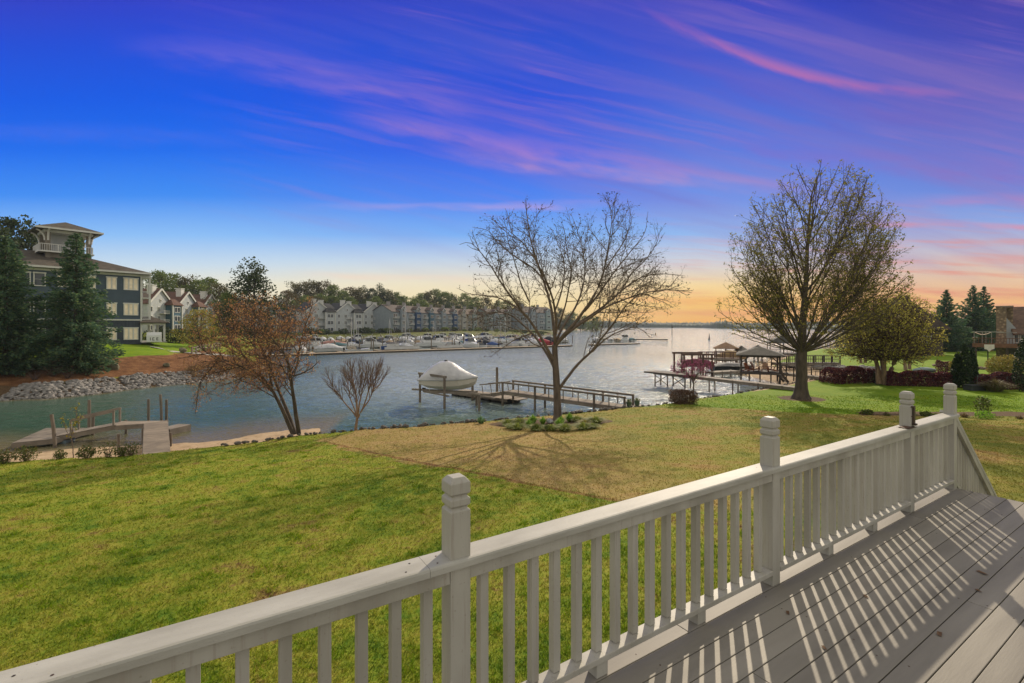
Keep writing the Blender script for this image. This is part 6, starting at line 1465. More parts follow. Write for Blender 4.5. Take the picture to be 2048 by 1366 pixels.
# ---- right hand piers
RUST = mat('red_brown_pier', (.13,.07,.05), (.075,.045,.035), .85, 2, .004, 14)
DK = mat('dark_pier_timber', (.10,.08,.065), (.055,.045,.038), .85, 2, .004, 14)
def right_docks():
    a = onz(1306, 744, 1.6)[:2]; m_ = onz(1402, 750, 1.55)[:2]; b = onz(1600, 777, 1.3)[:2]
    t = thing('long_pier', 'plain low pier on thin piles running out past the blossom tree', 'pier', (*b, 0)); A, B = np.array(a), np.array(b)
    d, n, L = deckway(t, tuple(B), a, 1.3, 1.3, 1.62, .2, side=-1, m=GW)
    MB().box((*(A + (B-A)*.17 + n*-.6), 1.70), (5.6, 2.2, .16), math.atan2((B-A)[1], (B-A)[0])).build('platform', DK, t, True)
    for f in (.10, .24, .40, .56, .74, .88, .985):
        for o in (.08, 1.22): p = B + d*L*f - n*0 + np.array([-d[1], d[0]])*-o; MB().tube([(*p, -1), (*p, 1.35 + .3*f)], .075, 8).build('pile', PILE, t, True)
    for f0, f1 in ((.88, .985), (.74, .84)):
        p, q_ = B + d*L*f0, B + d*L*f1; MB().bar((*p, .25), (*q_, 1.3), .05, .06).bar((*p, 1.3), (*q_, .25), .05, .06).build('brace', DK, t, True)
    # gazebo
    D = 58.0; X = lambda px, dd=D: (px-CX)/FPX*dd; Z = lambda py, dd=D: EYE - (py-HY)/FPX*dd
    gx0, gx1 = X(1482), X(1550); gy0, gy1 = 58.0, 62.6; fz = Z(744); ez = Z(711); t = thing('dock_gazebo', 'dark roofed dock gazebo with orange chairs beneath it', 'gazebo', (gx0, gy0, 0), -.45); GR = lambda x, y: (gx0 + (x-gx0)*math.cos(.45) + (y-gy0)*math.sin(.45), gy0 - (x-gx0)*math.sin(.45) + (y-gy0)*math.cos(.45)); cx, cy = (gx0+gx1)/2, (gy0+gy1)/2
    MB().box((cx, cy, fz - .1), (gx1-gx0 + .3, gy1-gy0 + .3, .22)).build('floor', DK, t, True)
    pm = MB()
    for x in (gx0, gx1):
        for y in (gy0, gy1): MB().box((x, y, (ez - 1.2)/2), (.2, .2, ez + 1.2)).build('post', DK, t, True)
        for y in (gy0,):
            s = 1 if x == gx0 else -1; MB().bar((x, y, ez - .9), (x + s*.9, y, ez - .05), .1, .12).build('brace', DK, t, True)
    for x in (gx0 + .9, cx, gx1 - .9): MB().tube([(x, gy0 + .5, -1), (x, gy0 + .5, fz - .1)], .08, 8).build('pile', PILE, t, True)
    hip(MB(), gx0, gx1, gy0, gy1, ez, Z(692, 60.3), .55, .12, 2.6).build('roof', shingle('grey_green_shingle', (.085,.08,.07), (.06,.058,.05)), t, True); MB().box((cx, cy, ez - .08), (gx1-gx0 + .2, gy1-gy0 + .2, .16)).build('ring_beam', DK, t, True)
    rl = MB()
    for z in (.45, .95): rl.box((cx, gy1 + .05, fz + z), (gx1-gx0, .05, .06)).box((gx0 - .05, cy + 1, fz + z), (.05, gy1-gy0 - 2, .06))
    for k in range(7): rl.box((gx0 + (gx1-gx0)*k/6, gy1 + .05, fz + .5), (.06, .06, .95))
    rl.build('railing', DK, t, True)
    CH = mat('orange_chair', (.34,.10,.035), (.24,.075,.03), .6, 3)
    c0 = thing('adirondack_chair', '', 'chair', (0,0,0))
    MB().prism([(-.3, .35, .34), (.3, .35, .34), (.3, -.35, .22), (-.3, -.35, .22)][::-1], (0, 0, .03)).build('seat', CH, c0)
    bk = MB()
    for k in range(5): x = -.24 + k*.12; bk.prism([(x - .052, -.30, .25), (x + .052, -.30, .25), (x + .052 , -.66, .98 + .08*math.cos((k-2)*.6)), (x - .052, -.66, .98 + .08*math.cos((k-2)*.6))], (0, .022, .01))
    bk.build('backrest', CH, c0)
    for s in (-1, 1):
        MB().box((s*.36, -.05, .55), (.13, .78, .025)).build('arm', CH, c0); MB().box((s*.34, .32, .27), (.05, .10, .54)).build('leg', CH, c0); MB().bar((s*.31, .34, .28), (s*.31, -.72, .06), .03, .12).build('leg', CH, c0)
    for i, (px, y, r) in enumerate(((.9, 1.6, -1.2), (1.7, 2.4, -2.3), (2.6, 1.5, 2.6), (3.3, 2.4, 1.2))): place(c0, (*GR(gx0 + px, gy0 + y), fz + .015), r, ['orange wooden chair nearest the left gazebo post', 'orange wooden chair second from the left gazebo post', 'orange wooden chair seen from behind in the gazebo', 'orange wooden chair nearest the right gazebo post'][i], 'chairs in the gazebo')
    # walkway to the bank
    w = thing('walkway', 'railed timber walkway from the gazebo to the bank behind the big tree', 'walkway', (gx1, gy0, 0)); e = onz(1668, 757, 1.35)[:2]; s = GR(gx1 + .2, gy0 + .8)
    d, n, L = deckway(w, s, e, 1.3, fz, 1.3, .2, m=GW); S0 = np.array(s)
    for o in (0, 1.3):
        rl = MB(); P = lambda f, z: (*(S0 + d*L*f + n*o), fz + (1.3 - fz)*f + z); rl.bar(P(0, .95), P(1, .95), .08, .06)
        k = max(4, int(L/1.5))
        for i in range(k + 1): p = P(i/k, 0); MB().box((p[0], p[1], p[2] + .1), (.10, .10, 1.75)).build('post', DK, w, True)
        rl.build('handrail', GW, w, True)
    st = thing('dock_steps', 'steep dark steps descending from the walkway to the beach', 'steps', (*onz(1557, 748, 1.5)[:2], 0)); p0 = np.array(onz(1558, 747, 1.55)[:2]) + (0, -.6); p1 = np.array(onz(1577, 762, .75)[:2])
    for o in (0, .9): MB().bar((*(p0 + (0, o)), 1.5), (*(p1 + (0, o)), .55), .06, .26).build('stringer', DK, st, True); MB().bar((*(p0 + (0, o)), 2.4), (*(p1 + (0, o)), 1.45), .05, .07).build('handrail', DK, st, True)
    tr = MB()
    for k in range(6): c = p0 + (p1-p0)*(k + .5)/6; tr.box((c[0], c[1] + .45, 1.5 - .95*(k + .5)/6), (.26, .9, .04))
    tr.build('tread', GW, st, True)
    # red brown lift frame behind the blossom
    D = 66.0; t = thing('boat_lift', 'red brown timber lift frame with top beam behind the blossom tree', 'boat lift', (X(1368, D), D, 0)); zt = Z(709, D)
    for px in (1368, 1384, 1406, 1424): MB().box((X(px, D), D, (zt - 1.2)/2), (.2, .2, zt + 1.2)).build('post', RUST, t, True); MB().box((X(px, D), D + 4, (zt - 1.2)/2), (.2, .2, zt + 1.2)).build('post', RUST, t, True)
    for y in (D, D + 4): MB().box((X(1396, D), y, zt), (X(1428, D) - X(1364, D), .2, .26)).build('beam', RUST, t, True)
    MB().box((X(1415, D), D - .05, zt - .5), (1.8, .14, .14)).build('beam', RUST, t, True)
    bt = thing('covered_boat', 'boat under a plum red cover hanging in the lift behind the blossom tree', 'boat', (X(1396, 68), 68, 1.25), -.05); bt.scale = (.8, .8, .75)
    MB().loft([[(x, yy, zz) for yy, zz in [(-wd, .8), (-wd*.7, .2), (0, 0), (wd*.7, .2), (wd, .8), (wd*.5, .8 + h), (-wd*.5, .8 + h)]] for x, wd, h in ((-2.4, 1.0, .5), (-.5, 1.1, .8), (1.2, .9, .6), (2.3, .4, .3), (2.8, .05, .1))]).build('cover', mat('plum_canvas', (.16,.04,.06), (.11,.03,.045), .8, 2), bt)
    # tan gazebo, far
    def far_gazebo(px0, px1, ye, ya, yf, yw, rm, pm_, label, name='boathouse', dep=4.5):
        D = EYE*FPX/(yw - HY); X = lambda px: (px-CX)/FPX*D; Z = lambda py: EYE - (py-HY)/FPX*D; x0, x1 = X(px0), X(px1); t = thing(name, label, 'boathouse', (x0, D, 0), -.40); cx = (x0+x1)/2; ez, fz = Z(ye), Z(yf)
        for x in (x0 + .3, cx, x1 - .3):
            for y in (D, D + dep): MB().box((x, y, (ez - 1)/2), (.16, .16, ez + 1)).build('post', pm_, t, True)
        MB().box((cx, D + dep/2, fz - .1), (x1-x0, dep + .4, .22)).build('floor', pm_, t, True); hip(MB(), x0 + .3, x1 - .3, D, D + dep, ez, Z(ya) + .5, .45, .1, 2.2).build('roof', rm, t, True)
        r = MB().box((cx, D - .1, fz + .9), (x1-x0, .07, .07))
        for k in range(9): r.box((x0 + (x1-x0)*k/8, D - .1, fz + .45), (.05, .05, .9))
        r.build('railing', pm_, t, True); return D
    tan = shingle('tan_dock_shingle', (.27,.16,.09), (.20,.125,.075))
    far_gazebo(1428, 1472, 697, 690, 712, 729, tan, RUST, 'tan roofed boathouse on stilts left of the dark gazebo')
    far_gazebo(1471, 1494, 702, 697, 713, 728, MATS['grey_green_shingle'], DK, 'small dark roofed shelter between the tan boathouse and the gazebo', dep=3)
    far_gazebo(1537, 1590, 686, 675, 707, 717, MATS['grey_green_shingle'], DK, 'tall dark roofed boathouse showing left of the big trunk', dep=6)
    far_gazebo(1506, 1526, 699, 695, 712, 722, MATS['grey_green_shingle'], DK, 'tiny low roof peeking over the dark gazebo', dep=3)
    # stepped red pier left of tan boathouse
    def simple_pier(name, label, pa, pb, z, w, m, npile, rail=True, zr=.95, nb=2):
        a, b = onz(*pa, z)[:2], onz(*pb, z)[:2]; t = thing(name, label, 'pier', (*a, 0)); d, n, L = deckway(t, a, b, w, z, z, .3, m=m, beam=.3); A = np.array(a)
        for k in range(npile):
            for o in (.1, w - .1): p = A + d*L*(k + .02)/(npile - .95) + n*o; MB().tube([(*p, -1), (*p, z + (zr if rail else .1))], .08, 6).build('pile', m, t, True)
        if rail:
            r = MB()
            for o in (0.02, w - .02): p, q_ = A + n*o, A + d*L + n*o; r.bar((*p, z + zr), (*q_, z + zr), .08, .07); r.bar((*p, z + zr*.5), (*q_, z + zr*.5), .04, .05)
            k2 = int(L/(.30*nb))
            for i in range(k2): p = A + d*L*i/k2; r.box((*p, z + zr*.5), (.045, .045, zr))
            r.build('railing', m, t, True)
        return t
    simple_pier('railed_pier', 'red brown railed pier joining the lift frame to the tan boathouse', (1400, 716), (1484, 717), 1.8, 1.6, RUST, 6)
    simple_pier('railed_pier', 'dark railed footbridge crossing the riprap behind the big trunk', (1556, 727), (1682, 726), 1.9, 1.6, DK, 8, True, 1.0, 1)
    simple_pier('far_pier', 'far dock on many stilts at the lake edge behind the birch', (1618, 679), (1684, 678), 2.6, 5, DK, 7, False)
    simple_pier('low_pier', 'low grey dock section left of the gazebo legs', (1428, 745), (1480, 742), .8, 1.6, GW, 4, False)
    # boats by the right docks
    def loft_boat(name, label, px, py, L, rz, hm, cm, z=0.0, h=.8):
        D = (EYE - z)*FPX/(py - HY); t = thing(name, label, 'boat', ((px-CX)/FPX*D, D, z), rz); s = L/5.6
        MB().loft([[(x*s, yy*s, zz*s) for yy, zz in [(-w, .8), (-w*.8, .25), (0, zk), (w*.8, .25), (w, .8), (0, .82)]] for x, w, zk in ((-2.6, .95, .0), (-.5, 1.1, -.05), (1.2, .95, 0), (2.2, .5, .2), (2.9, .04, .7))]).build('hull', hm, t)
        MB().loft([[(x*s, yy*s, zz*s) for yy, zz in [(-w, .80), (-w*.5, .8 + hh*h), (0, .82 + hh*h*1.2), (w*.5, .8 + hh*h), (w, .80)]] for x, w, hh in ((-2.5, .9, .4), (-.8, 1.0, 1.0), (.6, .95, .9), (1.8, .6, .3), (2.6, .15, .08))]).build('cover', cm, t); return t
    loft_boat('moored_boat', 'boat under a tan canvas cover lifted beneath the tan boathouse', 1463, 722, 6.0, .3, mat('tan_hull', (.22,.15,.08), None, .5), mat('tan_canvas', (.26,.17,.07), (.19,.13,.06), .8, 2), 1.0)
    loft_boat('moored_boat', 'dark hulled boat moored low beside the grey dock section', 1462, 743, 6.2, .05, mat('navy_hull', (.02,.025,.03), None, .3), mat('grey_canvas', (.22,.21,.21), (.15,.15,.15), .8, 2), .25, .35)
    for px, py, h, lb2 in ((1344, 666, 12, 'tall thin channel marker pole far out on the lake'), (1418.5, 679, 3.4, 'small dark channel buoy far out on the lake')):
        D = EYE*FPX/(py - HY) if py > 670 else 330; x = (px-CX)/FPX*D; t = thing('channel_marker', lb2, 'channel marker', (x, D, 0)); top = 7.5 if h > 5 else 2.4
        if h > 5: MB().tube([(x, D, -1), (x, D, 9.2 - 2)], .2, 7).build('pole', DK, t, True); MB().box((x, D - .3, 5.6), (1.0, .08, 1.0)).build('sign_board', DK, t, True)
        else: MB().tube_rings((x, D, 0), [(.5, -.3), (.5, .5), (.3, .6), (.14, 2.2), (.05, 2.6)], 9).build('float', BLACKF, t, True); MB().box((x, D, 2.75), (.3, .3, .3)).build('lamp_top', BLACKF, t, True)
    p = onray(1795, 76); q_ = onray(1985, 70); rngk = random.Random(3)
    for i in range(26):
        f = i/25; px = 1868 + f*110; D = 72 - 6*f; g = onray(px, D); rock('border_stone', STONE, (g[0], g[1], g[2] + .15), rngk.uniform(.5, .9), 'tan stone of the low garden edging before the stone house', 'garden edging stones', i)
right_docks()

# ------------------------------------------------------------------ marina
GEL = mat('white_gelcoat', (.58,.59,.59), (.50,.51,.51), .3, .5); NAV = mat('navy_gelcoat', (.03,.045,.09), None, .3, .5); REDG = mat('red_gelcoat', (.30,.04,.04), None, .35, .5); TANG = mat('sand_gelcoat', (.42,.37,.29), None, .4, .5)
CAN = {k: mat(k + '_boat_canvas', c, None, .8, 1.5, .02, 4) for k, c in dict(red=(.30,.025,.04), blue=(.03,.07,.20), white=(.50,.51,.53), tan=(.30,.22,.13), black=(.018,.022,.032), teal=(.05,.13,.15), grey=(.20,.21,.22), pink=(.36,.19,.16)).items()}
SCREEN = mat('tinted_windscreen', (.02,.025,.03), None, .1, 1, spec=.6); STEEL = mat('bright_rail', (.55,.55,.55), None, .25, 1, metal=.8)
def hull_mb(L, w, fb, bow=.35):
    m = MB(); st = [(-.5, .92, 0, .0), (-.25, 1, -.02, 0), (.1, 1, 0, .04), (.3, .78, .05, .12), (.43, .40, .3, .22), (.5, .03, .85, bow)]; r = []
    for f, k, zk, sh in st:
        ww = w/2*k; zs = fb*(1 + sh); r.append([(f*L, -ww, zs), (f*L, -ww*.86, fb*.35 + zk*.3), (f*L, 0, -.35 + zk*fb*1.2), (f*L, ww*.86, fb*.35 + zk*.3), (f*L, ww, zs), (f*L, 0, zs + .05)])
    return m.loft(r)
def outboard(t, L, fb): MB().box((-L/2 - .25, 0, fb + .25), (.42, .36, .62), 0, .8).box((-L/2 - .28, 0, .15), (.18, .12, 1.2)).build('outboard', BLACKF, t)
def b_covered(L=7, w=2.5, fb=1.0, hm=GEL, cm='blue', peak=1.1):
    t = thing('covered_motorboat', '', 'boat', (0,0,0)); hull_mb(L, w, fb).build('hull', hm, t)
    MB().loft([[(f*L, yy*w/2*k, fb*(1 + .1*max(f, 0)) + zz*h) for yy, zz in ((-1, 0), (-.93, .25), (-.5, .8), (0, 1), (.5, .8), (.93, .25), (1, 0))] for f, k, h in ((-.5, .95, .35), (-.3, 1.03, .7*peak), (-.05, 1.03, peak), (.12, 1.0, peak*.85), (.3, .8, .45), (.46, .3, .25))], True).build('cover', CAN[cm], t, smooth=True)
    outboard(t, L, fb); return t
def b_open(L=6.5, w=2.4, fb=.9, hm=GEL):
    t = thing('open_motorboat', '', 'boat', (0,0,0)); hull_mb(L, w, fb).build('hull', hm, t)
    MB().prism([(.06*L, -w*.42, fb), (.10*L, -w*.42, fb), (-.02*L, -w*.36, fb + .75), (-.05*L, -w*.36, fb + .75)], (0, w*.8, 0)).build('windscreen', SCREEN, t)
    s = MB()
    for x in (-.12*L, -.32*L):
        for y in (-.5, .5): s.box((x, y, fb + .25), (.55, .55, .5)).box((x - .25, y, fb + .6), (.12, .55, .6))
    s.build('seats', TANG, t); outboard(t, L, fb)
    ar = MB().tube([(-.18*L, -w*.46, fb), (-.14*L, -w*.44, fb + 1.5), (-.12*L, 0, fb + 1.8), (-.14*L, w*.44, fb + 1.5), (-.18*L, w*.46, fb)], .05, 6); ar.build('tower', STEEL, t); return t
def b_cruiser(L=10.5, w=3.3, fb=1.5):
    t = thing('cabin_cruiser', '', 'boat', (0,0,0)); hull_mb(L, w, fb, .45).build('hull', GEL, t)
    MB().loft([[(f*L, s*w/2*k, z) for s, z in ((-1, fb*1.05), (-.8, fb + h), (.8, fb + h), (1, fb*1.05))] for f, k, h in ((-.30, .86, .95), (.0, .86, 1.05), (.2, .7, .6), (.38, .35, .3))]).build('cabin', GEL, t)
    MB().loft([[(f*L, s*w/2*k, z) for s, z in ((-1, fb + z0), (-.86, fb + z1), (.86, fb + z1), (1, fb + z0))] for f, k, z0, z1 in ((-.22, .88, 1.0, 1.75), (-.02, .86, 1.05, 1.75), (.10, .76, .95, 1.02))]).build('windscreen', SCREEN, t)
    MB().prism([(-.34*L, 0, fb + .6), (-.24*L, 0, fb + .6), (-.10*L, 0, fb + 2.3), (-.18*L, 0, fb + 2.3)], (0, .14, 0)).build('radar_arch', GEL, t); MB().box((-.17*L, 0, fb + 2.05), (1.2, w*.84, .14)).build('hard_top', GEL, t)
    rl = MB().tube([(.05*L, -w*.45, fb + .8), (.3*L, -w*.36, fb + .95), (.48*L, 0, fb + 1.2), (.3*L, w*.36, fb + .95), (.05*L, w*.45, fb + .8)], .03, 5); rl.build('bow_rail', STEEL, t); return t
def b_pontoon(L=8, w=2.5, cm='blue'):
    t = thing('pontoon_boat', '', 'boat', (0,0,0)); p = MB()
    for y in (-.85, .85): p.tube([(-L/2, y, .2), (L*.38, y, .2), (L/2, y, .42)], [.32, .32, .08], 10)
    p.build('pontoons', STEEL, t); MB().box((0, 0, .58), (L*.96, w, .12)).build('floor', TANG, t)
    f = MB().box((0, -w/2 + .03, .95), (L*.9, .04, .62)).box((0, w/2 - .03, .95), (L*.9, .04, .62)).box((-L*.45, 0, .95), (.04, w, .62)).box((L*.45, 0, .95), (.04, w, .62)); f.build('side_panels', GEL, t)
    MB().loft([[(x, yy, z + 2.55) for yy, z in ((-w/2, -.1), (0, .06), (w/2, -.1), (0, .02))] for x in (-L*.35, -L*.15, L*.08)]).build('bimini', CAN[cm], t); k = MB()
    for x in (-L*.33, L*.06):
        for y in (-w/2 + .05, w/2 - .05): k.bar((-L*.14, y, 1.25), (x, y, 2.46), .04, .04)
    k.build('bimini_frame', STEEL, t); MB().box((-.3, .5, .95), (1.8, .7, .6)).build('bench', TANG, t); return t
def b_slide():
    t = b_pontoon(11, 3.6, 'black'); t['category'] = 'boat'
    for y, n_ in ((-.7, 'slide'), (.7, 'slide')):
        m = MB(); P = [(1.0, y, 3.3), (1.8, y, 3.2), (3.0, y, 2.1), (3.9, y, 1.9), (5.2, y, 1.0), (6.2, y, .75)]
        for a_, b_ in zip(P, P[1:]): m.bar(a_, b_, .62, .14)
        m.build(n_, GEL, t)
    MB().box((-2.6, 0, 1.4), (3.4, 3.0, 1.5)).build('cabin', GEL, t); MB().box((-5.0, -1.2, 1.1), (1.3, .8, .9)).build('blue_locker', CAN['blue'], t); return t
def b_sail(mast=13, L=9):
    t = thing('sailboat', '', 'boat', (0,0,0)); hull_mb(L, 2.8, 1.1, .3).build('hull', GEL, t); MB().box((.3, 0, 1.35), (3.2, 1.7, .6), 0, .85).build('cabin', GEL, t)
    MB().tube([(.6, 0, 1.1), (.6, 0, mast)], [.13, .09], 7).build('mast', STEEL, t); MB().tube([(.6, 0, 2.3), (-3.6, 0, 2.4)], .16, 7).build('furled_sail', CAN['blue'], t)
    st = MB()
    for e in ((L*.48, 0, 1.4), (-L*.48, 0, 1.2), (.4, 1.3, 1.1), (.4, -1.3, 1.1)): st.tube([(.6, 0, mast - .3), e], .025, 4)
    st.build('rigging', STEEL, t); return t
PB = dict(covblue=b_covered(cm='blue'), covwhite=b_covered(8, 2.7, 1.1, GEL, 'white', 1.3), covtan=b_covered(7.5, 2.5, 1.0, TANG, 'tan', 1.0), covblack=b_covered(8.5, 2.8, 1.1, NAV, 'black', 1.7), covred=b_covered(10, 3.0, 1.2, REDG, 'red', 1.5), covteal=b_covered(7, 2.5, 1, GEL, 'teal', 1.0), covgrey=b_covered(7, 2.5, .9, GEL, 'grey', .8), covpink=b_covered(9, 2.8, 1.1, GEL, 'pink', 1.2),
    open=b_open(), openn=b_open(7, 2.5, .95, NAV), openr=b_open(6.2, 2.3, .85, REDG), cruiser=b_cruiser(), cruiser2=b_cruiser(8.5, 2.9, 1.25), pontoon=b_pontoon(), pontoont=b_pontoon(7.4, 2.5, 'teal'), pontoong=b_pontoon(7.8, 2.5, 'tan'), slide=b_slide(), sail=b_sail(13.5), sail2=b_sail(9.5, 7.5))
DESC = dict(covblue='white motorboat under a blue cover in the marina crowd', covwhite='motorboat under a humped white cover in the marina crowd', covtan='sand coloured motorboat under a tan cover in the marina crowd', covgrey='white motorboat under a low grey cover in the marina crowd', covteal='white motorboat under a teal cover in the marina crowd', covpink='large motorboat under a faded pink cover in the marina crowd', covblack='navy motorboat under a black cover in the marina crowd',
    open='open white motorboat with tower in the marina crowd', openn='open navy motorboat with tower in the marina crowd', openr='open red motorboat with tower in the marina crowd', cruiser2='small white cabin cruiser in the marina crowd', cruiser='big white cabin cruiser in the marina crowd', pontoon='pontoon boat with blue canopy in the marina crowd', pontoont='pontoon boat with teal canopy in the marina crowd', pontoong='pontoon boat with tan canopy in the marina crowd', sail2='short masted sailboat in the marina crowd')
MO = np.array(onz(560, 708.5, .45)[:2]); ME = np.array(onz(1141, 690, .45)[:2]); MD = (ME-MO)/np.hypot(*(ME-MO)); MN = np.array([-MD[1], MD[0]]); MR = math.atan2(MD[1], MD[0])
DOCKC = mat('tan_dock_boards', (.40,.32,.23), (.32,.26,.19), .8, .6, .003, 6)  # tan board tone varied by noise
def marina_dock(label, a, b, w=2.2, z=.45):
    t = thing('marina_dock', label, 'dock', (*a, 0)); c = (np.array(a)+np.array(b))/2; L = float(np.hypot(*(np.array(b)-np.array(a)))); rz = math.atan2(b[1]-a[1], b[0]-a[0])
    MB().box((*c, z - .03), (L, w, .08), rz).build('boards', DOCKC, t, True); MB().box((*c, z - .27), (L - .1, w - .1, .38), rz).build('fascia', DK, t, True); return t
rm = random.Random(12)
def spot(s, off): return MO + MD*s + MN*off
LT = float(np.hypot(*(ME-MO)))
marina_dock('long outer marina dock facing the open water', spot(-6, 0), spot(LT, 0), 2.4)
marina_dock('second marina dock behind the outer boats', spot(-4, 30), spot(LT + 20, 30)); marina_dock('third marina dock in the middle of the marina', spot(0, 60), spot(LT + 28, 60)); marina_dock('innermost marina dock below the townhouse lawn', spot(6, 86), spot(LT + 32, 86))
marina_dock('detached low dock right of the bare tree trunk', onz(1180, 688.5, .45)[:2], onz(1277, 686, .45)[:2], 2.0); marina_dock('dark low breakwater dock at the far right end of the marina', onz(1200, 677.5, .6)[:2], onz(1336, 679, .6)[:2], 3.5, .8)
special = {}
def px_s(px, off):
    """position along the dock for a pixel column at a given offset"""
    u = (px-CX)/FPX; o = MO + MN*off; return float((u*o[1] - o[0])/(MD[0] - u*MD[1]))
def moor(kind, s, off, flip, label=None, along=False):
    p = spot(s, off); key = PB[kind]; r = MR + (0 if along else math.pi/2*(1 if flip else -1)) + rm.uniform(-.04, .04)
    return place(key, (p[0], p[1], rm.uniform(-.03, .05)), r, label or DESC[kind], None if label else 'boats in the marina crowd', rm.uniform(.94, 1.06) if not label else 1)
taken = []
for kind, px, off, along, lb_ in [('slide', 800, 4.5, True, 'pontoon boat with two white curved slides and blue locker at the outer dock'), ('covred', 1082, 9, False, 'big motorboat under a bright red cover beside the bare tree trunk'), ('cruiser', 862, 20, True, 'largest white cabin cruiser, broadside behind the slide pontoon'), ('cruiser2', 745, 24, True, 'white cabin cruiser with dark windscreen left of the tall mast'), ('sail', 812, 17, False, 'tall masted sailboat rising above the marina'), ('covblack', 965, 16, False, 'motorboat under a tall black humped cover left of the bare tree'), ('covblue', 985, 5.5, False, 'motorboat under a vivid blue cover at the outer dock'), ('sail2', 704, 34, False, 'short masted sailboat on the left side of the marina'), ('covpink', 668, 40, True, 'faded pink covered motorboat at the left of the marina'), ('covwhite', 660, 8, True, 'white covered motorboat at the left end of the outer dock'), ('pontoong', 900, 4.2, True, 'tan canopied pontoon lying along the outer dock'), ('open', 715, 4, True, 'open white motorboat lying along the outer dock left of the slides'), ('covteal', 676, 26, True, 'teal covered motorboat at the left of the marina')]:
    s = px_s(px, off); moor(kind, s, off, True, lb_, along); taken.append((s, off, 7 if along else 3.2))
kinds = ['covwhite']*3 + ['sail2'] + ['covblue', 'covtan', 'covtan', 'covgrey', 'covgrey', 'covteal', 'covblack', 'open', 'open', 'openn', 'openr', 'cruiser2', 'cruiser2', 'pontoon', 'pontoont', 'pontoong', 'cruiser']
pile_proto = thing('marina_pile', 'slim timber mooring pile between the marina slips', 'pile', (0, 0, 0), 0, 'marina piles'); MB().tube([(0, 0, -1.2), (0, 0, 1.5), (0, 0, 3.0)], [.17, .16, .15], 7).build('pole', PILE, pile_proto)
MB().tube_rings((0, 0, 3.0), [(.19, 0), (.02, .22)], 7).build('cap', TRIM, pile_proto)
fin_proto = thing('finger_dock', 'narrow finger dock between two marina slips', 'dock', (0,0,0), 0, 'finger docks of the marina'); MB().box((0, 0, .40), (7.5, .9, .08)).build('boards', DOCKC, fin_proto); MB().box((0, 0, .2), (7.4, .8, .3)).build('fascia', DK, fin_proto)
npile = 0
for off0 in (0, 30, 60, 86):
    for side in ((1,) if off0 == 0 else (-1, 1)):
        off = off0 + side*6.2; s = 2 + off0*.1
        lim = LT + off0*.2 - 2 + (14 if off0 else 0)
        while s < lim:
            p = spot(s, off); px = CX + p[0]/p[1]*FPX
            if 590 < px < 1200 and all(abs(s - a_) > w_ or abs(off - b_) > 6.5 for a_, b_, w_ in taken) and rm.random() < .97 - (.1 if off0 > 50 else 0):
                moor(rm.choice(kinds), s, off, rm.random() < .5)
            if px > 585:
                e = spot(s + 2.2, off0 + side*4.8); k = int((s - 2)/4.4)
                if k % 2 == 0 and off0 < 80: place(fin_proto, (e[0], e[1], 0), MR + math.pi/2)
                if (k % 2 == 0 or off0 > 20) and npile < 120:
                    e = spot(s + 2.2, off0 + side*(9.6 if off0 < 80 else 8)); place(pile_proto, (e[0], e[1], rm.uniform(-.6, .5)), 0); npile += 1
            s += 3.5
for i, px in enumerate((1192, 1206, 1221, 1236, 1250, 1263)):
    p = onz(px, 685.2 - i*.25); place(PB[['covwhite','open','covgrey','covtan','cruiser2','covteal'][i]], (p[0], p[1], 0), rm.uniform(1.1, 1.9), DESC[['covwhite','open','covgrey','covtan','cruiser2','covteal'][i]].replace('in the marina crowd', 'at the detached marina dock'), None)
# dark posts and hedge below the townhouses
for i, (pa, Da, pb, Db, lb_) in enumerate([(600, 219, 780, 252, 'dark waterfront fence below the white gabled townhouses'), (780, 246, 920, 300, 'dark waterfront fence below the blue dormered townhouses')]):
    slat_fence('waterfront_fence', lb_, onray(pa, Da), onray(pb, Db), 1.5, DARKW, 2.5, (.3, .9), 3, None, .14)
rs_ = random.Random(31); WF = [shrub('waterfront_shrub', '', 'shrub', (0, 0, 0), (2.4, 2.0, 1.3), 420, .5, LD, 300, stems=3), shrub('waterfront_shrub', '', 'shrub', (0, 0, 0), (2.2, 2.0, 1.1), 380, .5, LG, 301, stems=3)]
for i in range(44):
    px = 330 + i*18 + rs_.uniform(-5, 5); D = (160 + (px-330)*.16 if px < 600 else np.interp(px, [600, 780, 920, 1110], [221, 252, 305, 345])) - 3
    b = onray(px, D); place(WF[i % 2], (b[0], b[1], b[2] - .1), rs_.uniform(0, 6), ['dark rounded shrub along the townhouse fronts', 'green rounded shrub along the townhouse fronts'][i % 2], 'shrubs along the townhouse fronts', rs_.uniform(.7, 1.3))
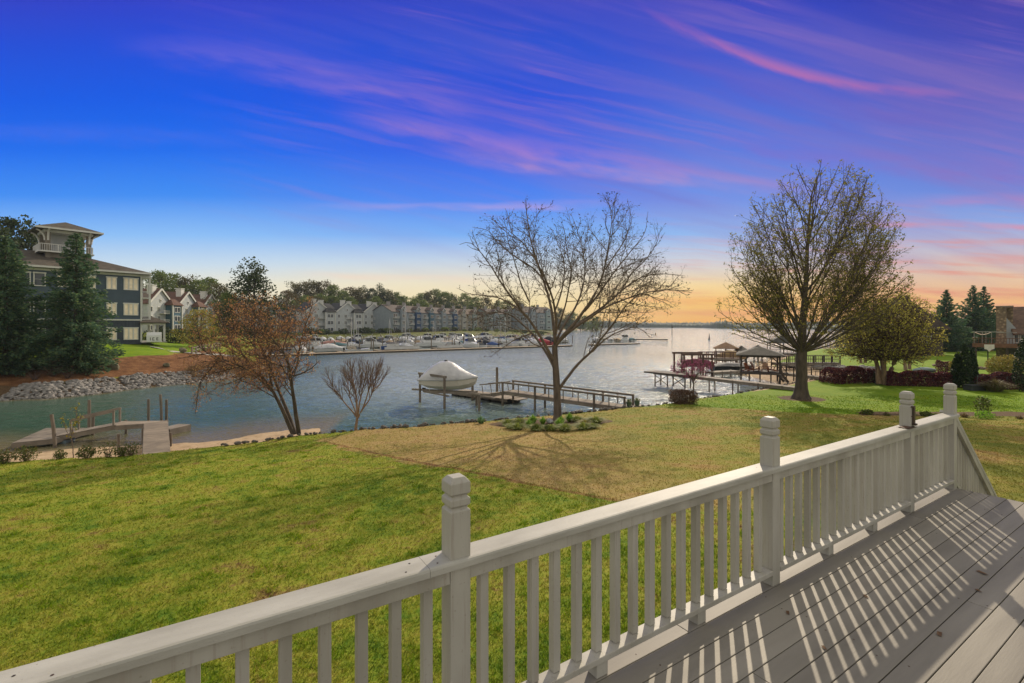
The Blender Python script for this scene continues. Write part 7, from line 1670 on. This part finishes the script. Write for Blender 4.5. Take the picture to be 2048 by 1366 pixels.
# hedge and fence by the yellow tree, path with post at the blue building
b = onray(345, 92); shrub('clipped_hedge', 'dark clipped hedge right of the blue building porch', 'hedge', (b[0], b[1], b[2]-.1), (5.0, 1.2, 1.35), 2600, .3, LD, 310, rz=.7, box=True, stems=4)
a, b = onray(384, 70), onray(440, 86); slat_fence('rail_fence', 'weathered rail fence beside the yellow tree above the bank', a, b, 1.1, GW, 2.0, (.5, .9), 0, None, .12)
p = onray(366, 70); rock('path_boulder', mat('mossy_boulder', (0,0,0)), (p[0], p[1], p[2] + .3), 1.1, 'grey boulder beside the path at the blue building', None, 2)
def path():
    L_, R_ = [], []
    for px, D in ((300, 74.5), (322, 72), (345, 70.5), (372, 70.5), (420, 74), (470, 80)):
        c = np.array(onray(px, D)); L_.append(c + [-.5, .7, .05]); R_.append(c + [.5, -.7, .05])
    V = []; 
    for l, r in zip(L_, R_): V += [[l[0], l[1], ground_at(l[0], l[1]) + .03], [r[0], r[1], ground_at(r[0], r[1]) + .03]]
    F = [(2*i, 2*i+1, 2*i+3, 2*i+2) for i in range(len(L_)-1)]
    tag(link(bpy.data.objects.new('path', np_mesh('path', V, F, mat('concrete', (.42,.40,.36), None, .85, 2)))), kind='structure')
path()

rl_ = random.Random(8); LEAFP = None
for i in range(16):
    x, y = rl_.uniform(-1.5, 3.8), rl_.uniform(-2.6, -.2); s_ = rl_.uniform(.018, .035); m = MB().add([(-s_, -s_*.5, .004), (s_, -s_*.4, .007), (s_*1.1, s_*.5, .003), (-s_*.8, s_*.45, .009), (0, 0, .0015)], [(0, 1, 4), (1, 2, 4), (2, 3, 4), (3, 0, 4)])
    o = m.build('fallen_leaf', mat('dead_leaf', (.10,.055,.03), (.16,.095,.05), .8, 9), None, loc=(DECK_O[0] + d_[0]*x - d_[1]*y, DECK_O[1] + d_[1]*x + d_[0]*y, DECK_Z + .001)); o.rotation_euler = (0, 0, rl_.uniform(0, 6)); tag(o, 'tiny dry brown leaf lying on the deck boards', 'leaf', 'dry leaves on the deck')

# ------------------------------------------------------------------ air
HAZE = True
if HAZE:
    hz = MB().box((0, 820, 23), (3300, 1780, 60)).build('haze', bpy.data.materials.new('haze_air'), None); tag(hz, kind='stuff')
    m = hz.data.materials[0]; m.use_nodes = True; nt = m.node_tree; nt.nodes.clear(); out = nt.nodes.new('ShaderNodeOutputMaterial'); v = nt.nodes.new('ShaderNodeVolumePrincipled')
    v.inputs['Color'].default_value = (.70, .78, .90, 1); v.inputs['Density'].default_value = .00017; nt.links.new(v.outputs[0], out.inputs['Volume'])
